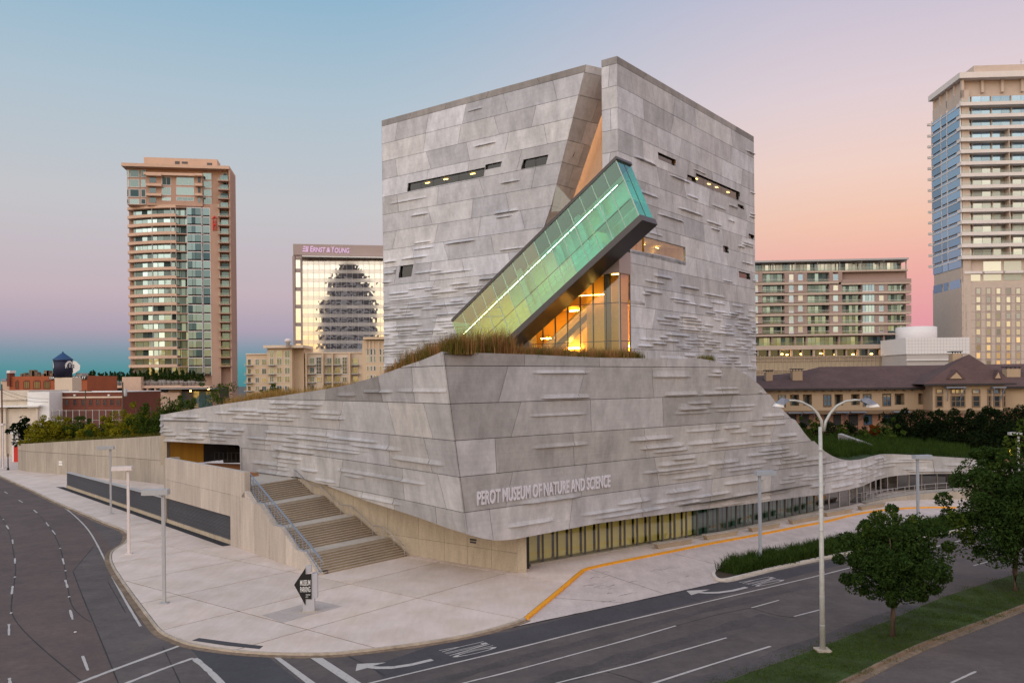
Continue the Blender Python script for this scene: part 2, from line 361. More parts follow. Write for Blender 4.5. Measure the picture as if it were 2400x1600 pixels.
def text_mesh(body, depth=.02, bold=.0):
    cu = bpy.data.curves.new('lettering', 'FONT'); cu.body = body; cu.size = 1; cu.extrude = depth; cu.offset = bold; cu.resolution_u = 3
    o = bpy.data.objects.new('lettering', cu); COL.objects.link(o); dg = bpy.context.evaluated_depsgraph_get(); dg.update()
    me = bpy.data.meshes.new_from_object(o.evaluated_get(dg)); bpy.data.objects.remove(o); bpy.data.curves.remove(cu)
    xs = [v.co.x for v in me.vertices]; ys = [v.co.y for v in me.vertices]
    x0, x1, y0, y1 = min(xs), max(xs), min(ys), max(ys)
    for v in me.vertices: v.co.x = (v.co.x - x0) / (x1 - x0); v.co.y = (v.co.y - y0) / (y1 - y0)
    return me
def text_on(body, o, ex, ey, ez, mat, name, parent, depth=.02, bold=0.):
    """unit text box mapped to origin o, baseline vector ex (full width), height vector ey, thickness along ez"""
    me = text_mesh(body, depth, bold); o = Vector(o); ex = Vector(ex); ey = Vector(ey); ez = Vector(ez)
    for v in me.vertices: v.co = o + ex * v.co.x + ey * v.co.y + ez * v.co.z
    me.materials.clear(); me.materials.append(mat); me.update(); return link(name, me, parent)
# ================================================================== ground, roads, pavements
RD = -.14
def smooth_path(pts, k=3):
    pts = [Vector(p) for p in pts]; out = []
    for i in range(len(pts) - 1):
        a, b, c, d = pts[max(i - 1, 0)], pts[i], pts[i + 1], pts[min(i + 2, len(pts) - 1)]
        for j in range(k):
            t = j / k; out.append(.5 * ((2 * b) + (c - a) * t + (2 * a - 5 * b + 4 * c - d) * t * t + (3 * b - a - 3 * c + d) * t ** 3))
    return out + [pts[-1]]
def sheet(name, pts, z, mat, parent=None, kind=None):
    me = bpy.data.meshes.new(name); me.from_pydata([(p[0], p[1], z) for p in pts], [], [tuple(range(len(pts)))]); me.materials.append(mat)
    bm = bmesh.new(); bm.from_mesh(me)
    if bm.faces[:] and bm.faces[:][0].normal.z < 0: bmesh.ops.reverse_faces(bm, faces=bm.faces[:])
    bm.to_mesh(me); bm.free(); o = link(name, me, parent)
    return tag(o, kind=kind)
def ribbon(mb, pts, w, z, jitter=0.):
    pts = [Vector((p[0], p[1])) for p in pts]; L = []
    for i, p in enumerate(pts):
        d = (pts[min(i + 1, len(pts) - 1)] - pts[max(i - 1, 0)]).normalized(); n = Vector((-d.y, d.x)) * (w / 2 + random.uniform(-jitter, jitter))
        L.append((p - n, p + n))
    for i in range(len(L) - 1):
        a, b = L[i]; c, d = L[i + 1]; mb.quad((a.x, a.y, z), (c.x, c.y, z), (d.x, d.y, z), (b.x, b.y, z))
    return mb
def strip(mb, pts, w0, w1, z0, z1):
    """a kerb: solid between offsets w0..w1 to the right-hand side of the path"""
    pts = [Vector((p[0], p[1])) for p in pts]; R = []
    for i, p in enumerate(pts):
        d = (pts[min(i + 1, len(pts) - 1)] - pts[max(i - 1, 0)]).normalized(); n = Vector((d.y, -d.x)); R.append((p + n * w0, p + n * w1))
    for i in range(len(R) - 1):
        (a, b), (c, d) = R[i], R[i + 1]
        mb.hexa([(a.x, a.y, z0), (b.x, b.y, z0), (d.x, d.y, z0), (c.x, c.y, z0)], [(a.x, a.y, z1), (b.x, b.y, z1), (d.x, d.y, z1), (c.x, c.y, z1)])
    return mb
ground = tag(sheet('ground', [(-6000, -600), (6000, -600), (6000, 8000), (-6000, 8000)], -.3, MT['ground']), kind='structure')
road = tag(sheet('road', [(-170, -30), (190, -30), (190, 112), (-30, 112), (-75, 190), (-200, 200)], RD, MT['asphalt']), kind='structure')
gp = lambda l, z=RD: [G(x, y, z) for x, y in l]
side_road = tag(sheet('side_road', gp([(-900, 1096), (0, 1104), (78, 1146), (196, 1200), (268, 1290), (300, 1360), (379, 1472), (452, 1508), (600, 1530), (860, 1700), (900, 2600), (-1500, 2600)]), RD + .004, MT['asphalt_r']), kind='structure')
t0 = lambda l: [(x / 2.852, 1050 + y / 2.852) for x, y in l]      # helpers for readings taken on enlarged crops
t6 = lambda l: [(600 + x / 3.36, 1280 + y / 3.36) for x, y in l]
t12 = lambda l: [(1200 + x / 3.36, 1280 + y / 3.36) for x, y in l]
t18 = lambda l: [(1850 + x / 3.136, 1100 + y / 3.136) for x, y in l]
sheet('asphalt_patch', gp(t0([(640, 640), (487, 822), (600, 1110), (790, 1568), (1000, 1800), (1560, 1800), (1380, 1400), (1250, 1315), (1050, 1235), (935, 1170), (752, 858), (700, 740)])), RD + .008, MT['asphalt'], side_road)
sheet('asphalt_patch', gp(t0([(1250, 1312), (1480, 1345), (1711, 1365), (1800, 1400), (2050, 1600), (1500, 1600)])), RD + .012, MT['asphalt_d'], side_road)
# worn, oil-darkened wheel tracks on the main road
for k, (pts, w) in enumerate([([(880, 1640), (1200, 1548), (1468, 1478), (1700, 1418), (1900, 1372)], 1.0), ([(1150, 1640), (1400, 1560), (1640, 1488), (1800, 1442)], 1.2), ([(1560, 1628), (1760, 1560), (1960, 1490), (2150, 1420)], 1.5)]):
    ribbon(MB(), smooth_path(gp(pts), 4), w, RD + .004, .25).build('wheel_track', MT['track'], road)
sheet('lane_surface', gp([(870, 1560), (1050, 1500), (1200, 1478), (1468, 1412), (1676, 1366), (1960, 1312), (1990, 1318), (1700, 1392), (1468, 1450), (1200, 1517), (900, 1590)]), RD + .004, MT['asphalt_d'], road)
# ---- plaza
kerb_px = [(-60, 1088), (0, 1113), (37, 1130), (78, 1148), (140, 1178), (196, 1201), (245, 1222), (294, 1241), (301, 1256), (294, 1271), (268, 1288), (261, 1302), (266, 1323), (291, 1362), (322, 1404), (354, 1446),
           (379, 1476), (414, 1493), (452, 1506), (526, 1518), (600, 1525), (690, 1528), (778, 1527), (868, 1518), (987, 1503), (1106, 1482), (1195, 1458), (1228, 1446)]
or_px = [(1228, 1446), (1262, 1418), (1300, 1387), (1338, 1355), (1356, 1340), (1379, 1328), (1484, 1306), (1586, 1286), (1650, 1273), (1780, 1249), (1872, 1231), (1936, 1219), (2001, 1203), (2076, 1192), (2159, 1187), (2240, 1187), (2330, 1191)]
kp = smooth_path(gp(kerb_px, 0), 3); op_ = smooth_path(gp(or_px, 0), 3)
outline = [(p.x, p.y) for p in kp[:-1] + op_] + [(80, 99), (82, 150), (-110, 190), (-150, 176)]
plaza = tag(sheet('plaza', outline, -.03, MT['seal']), kind='structure')
bm = bmesh.new(); bm.faces.new([bm.verts.new((x, y, 0)) for x, y in outline]); bmesh.ops.recalc_face_normals(bm, faces=bm.faces)
def cut(a, b, off=0.):
    a = G(*a); b = G(*b); d = (b - a).normalized(); n = Vector((-d.y, d.x, 0))
    bmesh.ops.bisect_plane(bm, geom=bm.verts[:] + bm.edges[:] + bm.faces[:], plane_co=a + n * off, plane_no=n)
la, lb = ((382, 1475), (1022, 1318)), ((600, 1442), (865, 1513))
for off in (-7.1, 0, 7.27, 14.5, 22, 30, 40, 52): cut(*la, off)
for off in (-42, -31, -20, -9.5, 0, 9.5, 19, 30, 41): cut(*lb, off)
for f in list(bm.faces):
    pts = [v.co.copy() for v in f.verts]; c = f.calc_center_median()
    if f.calc_area() < .05: continue
    q = [Vector((p.x, p.y)) for p in pts]
    if sum(q[k].x * q[k - 1].y - q[k - 1].x * q[k].y for k in range(len(q))) > 0: q.reverse()
    ins = []
    for k in range(len(q)):
        a, b, c = q[k - 1], q[k], q[(k + 1) % len(q)]; d1, d2 = (b - a), (c - b)
        if d1.length < 1e-4 or d2.length < 1e-4: ins.append(b); continue
        d1.normalize(); d2.normalize(); n1, n2 = Vector((-d1.y, d1.x)), Vector((-d2.y, d2.x)); ins.append(b + (n1 + n2) * (.05 / max(.35, 1 + n1.dot(n2))))
    MB().prism([(p.x, p.y) for p in ins], -.028, 0).build('slab', MT['plaza'], plaza)
bm.free()
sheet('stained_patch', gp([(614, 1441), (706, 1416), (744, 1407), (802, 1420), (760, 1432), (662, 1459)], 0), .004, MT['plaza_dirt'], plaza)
sheet('asphalt_sliver', gp([(450, 1500), (466, 1494), (540, 1504), (617, 1513), (608, 1520), (530, 1512)], 0), .006, MT['asphalt_d'], plaza)
kb = strip(MB(), kp, 0, .16, RD - .1, .004).build('kerb', MT['kerb']); tag(kb, kind='structure')
strip(MB(), kp, .165, .55, RD - .05, RD + .026).build('gutter', MT['kerb_dirty'], kb)
ok_ = strip(MB(), op_[:46], 0, .30, RD - .1, .006).build('painted_kerb', MT['orange']); tag(ok_, kind='structure')
# ---- driveway in front of the museum
dw = [(p.x, p.y) for p in op_] + [(p.x, p.y) for p in gp([(2420, 1236), (2236, 1240), (2120, 1262), (2011, 1284), (1924, 1300), (1807, 1326), (1676, 1366), (1468, 1412), (1200, 1469), (1150, 1478), (1195, 1460)])]
drive = tag(sheet('driveway', dw, RD + .006, MT['drive']), kind='structure')
mb = MB()
for pts in ([(1200, 1470), (1468, 1413), (1676, 1367)],): ribbon(mb, smooth_path(gp(pts), 12), .14, RD + .012, .05)
for a, b in (((1290, 1400), (1462, 1412)), ((1575, 1296), (1680, 1322)), ((1380, 1332), (1560, 1392))): ribbon(mb, gp([a, b]), .035, RD + .012)
mb.build('joint', MT['tar'], drive)
MT['drive_mark'] = M('faint tyre mark', (.30, .255, .235), .8, .25, ((1.5, (1, 1, 1)), (6, (1, 1, 1))))
mb = MB(); rgd = random.Random(19)
for k in range(26):
    px, py = rgd.uniform(1330, 1640), rgd.uniform(1330, 1420)
    if py > 1478 - (px - 1180) * .235 - 12 or py < 1345 - (px - 1340) * .19 + 8: continue
    ln = rgd.uniform(8, 40); ribbon(mb, smooth_path(gp([(px, py), (px + ln * .5, py - ln * .10 + rgd.uniform(-3, 3)), (px + ln, py - ln * .16 + rgd.uniform(-3, 3))]), 6), rgd.uniform(.04, .12), RD + .011, .015)
tag(mb.build('tyre_marks', MT['drive_mark'], drive), kind='stuff')
# ---- planted island
isl = smooth_path(gp([(1684, 1336), (1676, 1346), (1684, 1358), (1710, 1357), (1807, 1333), (1924, 1308), (2011, 1291), (2120, 1268), (2236, 1245), (2340, 1222)]), 3)
dI = (isl[-1] - isl[12]).normalized(); nI = Vector((-dI.y, dI.x, 0))
back = [isl[-1] + nI * 3.4, isl[18] + nI * 3.3, isl[10] + nI * 2.6 + dI * 1.2]
island = tag(sheet('planting_bed', [(p.x, p.y) for p in isl + back], 0, MT['soil']), kind='structure')
strip(MB(), isl, 0, .22, RD - .1, .03).build('bed_kerb', MT['kerb_pale'], island)
strip(MB(), isl[6:], .225, .6, RD - .06, RD + .014).build('gutter', MT['kerb'], island)
rng = random.Random(3); mb = MB()
Lr = (isl[-1] - isl[10]).length
for i in range(2600):
    t = rng.uniform(-.012, 1); k = rng.uniform(.15, 3.2)
    if t * Lr < 1.2 and k > 2.2: continue
    p = isl[10] + (isl[-1] - isl[10]) * t + nI * k; blades(mb, (p.x, p.y, 0), 9, .85, .10, rng, .022, .75)
tag(mb.build('bunch_grass', MT['reed_green'], fix=False), 'dark green bunch grass filling the kerbed driveway island', 'grass', kind='stuff')
# ---- grass median between the carriageways
mt = smooth_path(gp([(1380, 1716), (1688, 1600), (1850, 1542), (1933, 1511), (2089, 1450), (2217, 1396), (2400, 1338), (2560, 1290)], 0), 3)
mbm = smooth_path(gp([(2560, 1356), (2400, 1414), (2296, 1454), (2137, 1514), (1958, 1600), (1700, 1716)], 0), 3)
lawn = sheet('grass_median', [(p.x, p.y) for p in mt + mbm], 0, MT['lawn']); tag(lawn, kind='structure')
strip(MB(), mt[::-1], -.12, .02, RD - .1, -.006).build('median_kerb', MT['kerb_dirty'], lawn)
strip(MB(), mbm[::-1], .0, .17, RD - .1, .01).build('median_kerb', MT['kerb_dirty'], lawn)
strip(MB(), mbm[::-1], .175, .62, RD - .1, RD + .02).build('gutter', MT['kerb_dirty'], lawn)
mb = MB(); q = mt[4:] ; 
for i in range(9000):
    t = rng.random(); k = rng.random(); a = mt[int(t * (len(mt) - 1))]; b = mbm[::-1][int(t * (len(mbm) - 1))]; p = a.lerp(b, k)
    p = p + Vector((rng.uniform(-1, 1), rng.uniform(-1, 1), 0)) * .8
    if 20 < p.y < 80: blades(mb, (p.x, p.y, 0), 3, .075, .12, rng, .012, .6)
tag(mb.build('lawn_grass', MT['leaf_lawn'], fix=False), 'short mown grass growing on the median strip', 'grass', kind='stuff')
# ---- painted markings
ZP = RD + .018
def mark(pts, w=.14, j=.012, parent=road, name='lane_line'):
    return ribbon(MB(), smooth_path(gp(pts), 8), w, ZP, j).build(name, MT['paint'], parent)
mark([(760, 1632), (869, 1600), (1200, 1521), (1468, 1454), (1900, 1353), (1981, 1333), (2207, 1277), (2252, 1266)], .17)
mark([(980, 1632), (1088, 1600), (1200, 1572), (1459, 1502), (1584, 1466)], .15)
mark([(1200, 1632), (1306, 1600), (1498, 1552), (1703, 1494)], .15)
mark([(1450, 1628), (1533, 1600), (1680, 1553), (1806, 1514)], .17)
for a, b in (((1761, 1424), (1826, 1406)), ((1861, 1444), (1924, 1428)), ((2210, 1307), (2225, 1302)), ((2282, 1325), (2322, 1314)), ((2229, 1600), (2287, 1573)), ((2440, 1512), (2490, 1492))): mark([a, b], .14)
for seg in ([(85, 920), (78, 975)], [(60, 1175), (60, 1250)], [(63, 1535), (72, 1610)], [(100, 735), (100, 770)], [(83, 610), (86, 638)], [(42, 515), (58, 540)],
            [(30, 290), (50, 303)], [(125, 347), (152, 362)], [(225, 412), (248, 432)], [(307, 495), (326, 520)], [(348, 548), (370, 575)], [(418, 735), (428, 775)], [(437, 880), (452, 932)], [(468, 1080), (486, 1145)], [(552, 1388), (588, 1485)]):
    mark(t0(seg), .14, .02, side_road, 'lane_dash')
mark(t0([(0, 190), (100, 240), (210, 293), (300, 333)]), .13, .01, side_road); mark(t0([(360, 362), (450, 412), (540, 490), (600, 560), (650, 645), (700, 745), (738, 820)]), .15, .01, side_road)
mark(t0([(752, 858), (830, 1005), (940, 1190)]), .16, .01, side_road); mark(t0([(500, 1580), (760, 1480), (1240, 1305)]), .28, .02, side_road, 'stop_line')
mark(t0([(820, 1580), (1080, 1478), (1292, 1402)]), .24, .03, side_road, 'stop_line'); mark(t0([(1300, 1405), (1390, 1480), (1500, 1590)]), .34, .03, side_road, 'crosswalk_bar')
for bar in ([(95, 836), (130, 832), (490, 1090), (410, 1090)], [(385, 850), (462, 838), (850, 1090), (748, 1090)]): sheet('crosswalk_bar', gp(t6(bar)), ZP, MT['paint'], road)
sheet('worn_mark', gp(t6([(290, 860), (360, 850), (660, 1050), (560, 1062)])), ZP, (lambda: paint_worn())() if False else MT['paint'], road) if False else None
def arrow(px, ln, wd, flip=1):
    c = G(*px, RD); d = (G(1900, 1353, RD) - G(1468, 1454, RD)).normalized(); n = Vector((-d.y, d.x, 0)) * flip
    o = [(.5, -.10), (.5, .10), (.15, .08), (-.12, .2), (-.28, .42), (-.36, .62), (-.12, .66), (-.5, 1.1), (-.66, .5), (-.46, .55), (-.38, .30), (-.2, .02), (.1, -.12)]
    return sheet('turn_arrow', [c + d * a * ln + n * b * wd for a, b in o], ZP, MT['paint'], road)
arrow((945, 1561), 3.6, 1.7); arrow((1705, 1386), 4.2, 1.8)
dr = (G(1900, 1353, RD) - G(1468, 1454, RD)).normalized(); dn = Vector((-dr.y, dr.x, 0))
def only(px, size, width):
    c = G(*px, RD); o = c - dn * width / 2 + dr * size / 2
    t = text_on('ONLY', (o.x, o.y, ZP), dn * width, -dr * size, (0, 0, .0), MT['paint'], 'lane_word', road, 0.)
    return t
only((1099, 1521), 3.0, 1.75); only((1788, 1362), 3.4, 1.8)
mb = MB()
for pts in (t0([(0, 450), (60, 560), (100, 760), (100, 860), (80, 1000), (80, 1100), (150, 1210), (320, 1370), (560, 1568)]), t0([(225, 415), (320, 510), (400, 660), (440, 850), (470, 1020), (520, 1100), (610, 1165)]), t0([(720, 890), (840, 1100)]),
            t0([(487, 822), (560, 1010), (640, 1200), (790, 1568)]), t0([(487, 822), (640, 640)]), t0([(1090, 1330), (1210, 1580)])): ribbon(mb, smooth_path(gp(pts), 6), .05, RD + .016, .008)
mb.build('tar_seam', MT['tar'], side_road)
mb = MB()
for pts in (t6([(680, 838), (760, 880), (900, 950), (1015, 1015)]), t12([(1240, 378), (1370, 405), (1490, 435)]), t12([(740, 985), (900, 1030), (1030, 1075)]), t12([(770, 482), (850, 500), (920, 518)]), [(1584, 1466), (1680, 1440), (1761, 1424)], t12([(1880, 482), (2080, 540), (2230, 560)])): ribbon(mb, smooth_path(gp(pts), 6), .045, RD + .013, .012)
mb.build('tar_seam', MT['tar'], road)
for k, (x, y) in enumerate(t0([(100, 860), (437, 818), (75, 1100), (462, 992), (503, 1227), (22, 475), (403, 668)])):
    p = G(x, y, RD); MB().lathe((p.x, p.y, RD + .005), [(.09, 0), (.08, .015), (.045, .026)], 10).build('lane_stud', MT['white'], side_road)
# ================================================================== museum: cladding machinery
def lerp(a, b, t): return a + (b - a) * t
def interp(tab, x):
    if x <= tab[0][0]: return tab[0][1]
    for (a, p), (b, q) in zip(tab, tab[1:]):
        if x <= b: return p + (q - p) * (x - a) / max(b - a, 1e-9)
    return tab[-1][1]
GAP = .045
def inhole(u, z, holes): return any(a < u < b and c < z < d for a, b, c, d in holes)
def panel_mesh(S, z0, z1, jl, jr, top, bot, holes, ridges, du, rows=1):
    """one cast panel: jl, jr = (u at z0, u at z1) of its two slanting joints"""
    ul = lambda z: lerp(jl[0], jl[1], (z - z0) / (z1 - z0)) + GAP / 2
    ur = lambda z: lerp(jr[0], jr[1], (z - z0) / (z1 - z0)) - GAP / 2
    zm = (z0 + z1) / 2; wid = ur(zm) - ul(zm)
    if wid < .1: return None
    n = max(1, math.ceil(wid / du)); ss = [i / n for i in range(n + 1)]; hz = set()
    for a, b, c, d in holes:
        if b > ul(zm) and a < ur(zm) and d > z0 and c < z1:
            hm = (max(c, z0) + min(d, z1)) / 2
            for e in (a, b):
                s = (e - ul(hm)) / (ur(hm) - ul(hm))
                if 0 < s < 1: ss.append(s)
            for e in (c, d):
                if z0 + GAP < e < z1 - GAP: hz.add(e)
    ok = lambda s: min(z1 - GAP / 2, top(lerp(ul(zm), ur(zm), s))) - max(z0 + GAP / 2, bot(lerp(ul(zm), ur(zm), s))) >= .03
    ss = sorted(set(ss))
    for p, q in zip(ss[:], ss[1:]):
        if ok(p) != ok(q):
            for _ in range(14):
                m = (p + q) / 2
                if ok(m) == ok(p): p = m
                else: q = m
            ss.append(p if ok(p) else q)
    ss = sorted(set(ss)); bm = bmesh.new(); grid = []
    for s in ss:
        um = lerp(ul(zm), ur(zm), s); a = max(z0 + GAP / 2, bot(um)); b = min(z1 - GAP / 2, top(um))
        if b - a < .03: grid.append(None); continue
        zs = sorted({a, b} | {e for e in hz if a < e < b}) if hz else [lerp(a, b, i / rows) for i in range(rows + 1)]
        grid.append([(bm.verts.new(S(lerp(ul(z), ur(z), s), z, 0)), lerp(ul(z), ur(z), s), z) for z in zs])
    fs = []
    for g, h in zip(grid, grid[1:]):
        if g is None and h is None: continue
        if g is None or h is None:
            k = h if g is None else g; continue
        for i in range(min(len(g), len(h)) - 1):
            q = (g[i], h[i], h[i + 1], g[i + 1])
            if inhole(sum(x[1] for x in q) / 4, sum(x[2] for x in q) / 4, holes): continue
            fs.append(bm.faces.new([x[0] for x in q]))
    if not fs: bm.free(); return None
    for v in [v for v in bm.verts if not v.link_faces]: bm.verts.remove(v)
    info = {}
    for g in grid:
        for x in g or []: info[x[0]] = (x[1], x[2])
    r = bmesh.ops.extrude_face_region(bm, geom=fs); old = list(info.items()); nv = [g for g in r['geom'] if isinstance(g, bmesh.types.BMVert)]
    # the extruded copy is the front face; the originals sink back
    for v, (u, z) in old:
        if v.is_valid: v.co = S(u, z, -.16)
    for (u, z, ln, h, pro) in ridges:
        a = u - ln / 2; b = u + ln / 2; lo, hi = ul(z) + .02, ur(z) - .02
        if a < lo - .3 and b > hi + .3: pass
        a = max(a, lo); b = min(b, hi)
        if b - a < .5: continue
        if z + h > min(z1, top(a), top(b)) - .03 or z < max(z0, bot(a), bot(b)) + .03: continue
        if any(bb > a and aa < b and dd > z - .05 and cc < z + h for aa, bb, cc, dd in holes): continue
        m = max(5, int((b - a) / .55)); prev = None; fl = .45 / max(ln, 1)
        for i in range(m + 1):
            t = i / m; uu = lerp(a, b, t); tt = min(1, max(0, (uu - (u - ln / 2)) / ln)); f = min(1, min(tt, 1 - tt) / .22) if ln > 0 else 1; f = math.sin(f * math.pi / 2) * (1 + .12 * math.sin(uu * 3.1 + z))
            f = max(f, .02)
            prof = [S(uu, z + h, -.01), S(uu, z + h * .5, pro * .42 * f), S(uu, z + h * .1, pro * f), S(uu, z, pro * .95 * f), S(uu, z - .03, -.01)]
            vs = [bm.verts.new(p) for p in prof]
            if prev:
                for k in range(4): bm.faces.new((prev[k], vs[k], vs[k + 1], prev[k + 1]))
            else: bm.faces.new(vs)
            prev = vs
        bm.faces.new(prev[::-1])
    bmesh.ops.recalc_face_normals(bm, faces=bm.faces)
    me = bpy.data.meshes.new('panel'); bm.to_mesh(me); bm.free(); return me
def clad(parent, S, courses, joints, top, bot, holes, ridges, du=2., mats=None, rows=1):
    n = 0
    for (z0, z1), jj in zip(courses, joints):
        for jl, jr in zip(jj, jj[1:]):
            zm = (z0 + z1) / 2; a, b = (jl[0] + jl[1]) / 2, (jr[0] + jr[1]) / 2
            me = panel_mesh(S, z0, z1, jl, jr, top, bot, holes, [r for r in ridges if z0 < r[1] < z1 and r[0] + r[2] / 2 > a and r[0] - r[2] / 2 < b], du, rows)
            if me is None: continue
            m = mats(a, b, zm) if mats else MT['panel']; me.materials.append(m); link('panel', me, parent); n += 1
    return n
def backing(name, parent, S, us, z0, z1, top, bot, holes, mat, off=-.13, dz=60):
    zs0 = sorted({z0, z1} | {e for h in holes for e in h[2:] if z0 < e < z1}); us = sorted(set(us) | {e for h in holes for e in h[:2]})
    mb = MB()
    for a, b in zip(us, us[1:]):
        for c, d in zip(zs0, zs0[1:]):
            if inhole((a + b) / 2, (c + d) / 2, holes): continue
            q = []
            for u, z in ((a, c), (b, c), (b, d), (a, d)): q.append(S(u, min(max(z, bot(u)), top(u)), off))
            if (q[3] - q[0]).length < .01 and (q[2] - q[1]).length < .01: continue
            mb.quad(*q)
    return mb.build(name, mat, parent, fix=False)
museum = thing('museum', 'grey concrete museum cube on a swooping plinth with a slanting glass escalator box', 'museum', (8, 100, 0))
C0 = Vector((12.4, 97.6)); dL = Vector((-.797, .604)).normalized(); dR = Vector((-dL.y * -1, -dL.x)).normalized()   # cube corner, left and right wall directions
dR = Vector((.604, .797)).normalized()
nL = Vector((-dR.x, -dR.y)); nR = Vector((-dL.x, -dL.y))
def SL(t, z, off): q = C0 + dL * t + nL * off; return Vector((q.x, q.y, z))
def SR(s, z, off): q = C0 + dR * s + nR * off; return Vector((q.x, q.y, z))
WL, WR, CTOP = 38.2, 41.35, 52.15
lev = [CTOP, 51.3] + [51.3 - 2.505 * i for i in range(1, 17)]
courses = list(zip(lev[1:], lev))
holesL = [(19.65, 33.3, 41.38, 42.52), (16.9, 19.55, 42.2, 42.85), (9.85, 13.65, 41.36, 42.5), (32.55, 35.05, 29.65, 31.25)]
holesR = [(9.85, 14.7, 42.35, 43.2), (18.0, 20.6, 41.35, 42.0), (20.6, 35.65, 41.35, 42.65), (29.4, 31.35, 33.15, 34.05), (35.0, 39.4, 30.05, 30.95), (38.9, 41.2, 36.35, 37.0), (34.9, 37.2, 40.3, 40.8)]
edgeL = [(18.0, 12.1), (20.77, 12.84), (25.4, 14.4), (35.87, 9.45), (52.15, 4.14)]      # z -> t of the slanting right-hand end of the left wall
rng = random.Random(11)
def cube_joints(width, start, course_i, z0, z1, pw, phase):
    js = []; k = 0; x = start + pw * (.55 if course_i % 2 else 1.0) * rng.uniform(.85, 1.1)
    out = [None]
    while x < width - 2.2:
        sl = rng.choice((-1, 1)) * rng.uniform(.15, .5); out.append((x - sl, x + sl)); x += pw * rng.uniform(.82, 1.2)
    out.append((width, width)); return out
jL, jR = [], []
for i, (z0, z1) in enumerate(courses):
    js = cube_joints(WL, interp(edgeL, (z0 + z1) / 2), i, z0, z1, 7.0, i); js[0] = (interp(edgeL, z0), interp(edgeL, z1)); jL.append(js)
    st = 0. if z0 > 32 else 2.5
    js = cube_joints(WR, st, i, z0, z1, 6.6, i); js[0] = (st, st); jR.append(js)
def make_ridges(width, zlo, zhi, dens, seed, start=lambda z: 0):
    rg = random.Random(seed); out = []; z = zlo
    while z < zhi:
        u = start(z) + rg.uniform(0, 3)
        while u < width:
            d = dens(u, z)
            if rg.random() < d: 
                ln = rg.uniform(2.2, 6.0) if rg.random() < .75 else rg.uniform(5, 9); out.append((u + ln / 2, z + rg.uniform(-.09, .09), ln, rg.uniform(.22, .42) * (1.6 if rg.random() < .12 else 1), rg.uniform(.14, .32))); u += ln * rg.uniform(.55, 1.0)
            u += rg.uniform(.6, 3.2)
        z += .42
    return out
def dL_(u, z):
    if z < 28.5: return .16 + .50 * min(1, (28.5 - z) / 5) * (.45 + .55 * min(1, u / 26))
    return .018 + .04 * max(0, (40 - z) / 12) if z < 40 else .014
def dR_(u, z):
    if z < 26: return .10 + .42 * min(1, (26 - z) / 5) * min(1, max(.12, (u - 4) / 16))
    return .02 + (.045 * min(1, (u / 30)) if z < 42 else 0) if z < 44 else .003
ridL = make_ridges(WL, 16.5, 51, dL_, 5, lambda z: interp(edgeL, z)); ridR = make_ridges(WR, 16.5, 51, dR_, 6, lambda z: 2.6)
cube = MB(); inf = lambda u: 1e3; ninf = lambda u: -1e3
# roof, far sides and the cut behind the slot
def q3(v, z): return (v.x, v.y, z)
cLe = C0 + dL * WL; cRe = C0 + dR * WR; cB = cLe + dR * WR; DEEP = 6.
a4 = C0 + dL * 4.2; b4 = a4 + dR * DEEP; c24 = C0 + dL * 2.1; d24 = c24 + dR * DEEP
cube.quad(q3(a4, 51.9), q3(b4, 51.9), q3(d24, 51.9), q3(c24, 51.9), q3(C0, 51.9), q3(cRe, 51.9), q3(cB, 51.9), q3(cLe, 51.9))
cube.quad(q3(cLe, 10), q3(cLe, 52.1), q3(cB, 52.1), q3(cB, 10)); cube.quad(q3(cRe, 10), q3(cB, 10), q3(cB, 52.1), q3(cRe, 52.1))
cube_o = cube.build('cube_core', MT['panel_cube'], museum)
clad(cube_o, SL, courses, jL, inf, ninf, holesL, ridL, 30, lambda a, b, z: MT['panel_dark'] if z > 51.4 else MT['panel_cube'])
HB = 32.35
stripR = (2.5, 17.3, 30.4, 32.3)
clad(cube_o, SR, courses, jR, inf, ninf, holesR + [stripR, (-1, 2.5, 0, HB)], ridR, 30, lambda a, b, z: MT['panel_dark'] if z > 51.4 else MT['panel_cube'])
ul_ = [0] + [interp(edgeL, z) for z in lev] + [20, 30, WL - .02]
for (z0, z1) in courses:
    mb = MB(); a0, a1 = interp(edgeL, z0) + .05, interp(edgeL, z1) + .05
    hs = [h for h in holesL if h[3] > z0 and h[2] < z1]
    us = sorted({max(a0, a1)} | {WL - .02} | {e for h in hs for e in h[:2]}); zs = sorted({z0, z1} | {e for h in hs for e in h[2:] if z0 < e < z1})
    mb.quad(SL(a0, z0, -.13), SL(max(a0, a1), z0, -.13), SL(max(a0, a1), z1, -.13), SL(a1, z1, -.13))
    for a, b in zip(us, us[1:]):
        for c, d in zip(zs, zs[1:]):
            if not inhole((a + b) / 2, (c + d) / 2, hs): mb.quad(SL(a, c, -.13), SL(b, c, -.13), SL(b, d, -.13), SL(a, d, -.13))
    mb.build('sealant_bed', MT['seal'], cube_o, fix=False)
backing('sealant_bed', cube_o, SR, [0.05, 2.5, WR - .02], 12, CTOP - .02, inf, ninf, holesR + [stripR, (.05, 2.5, 0, HB)], MT['seal'])
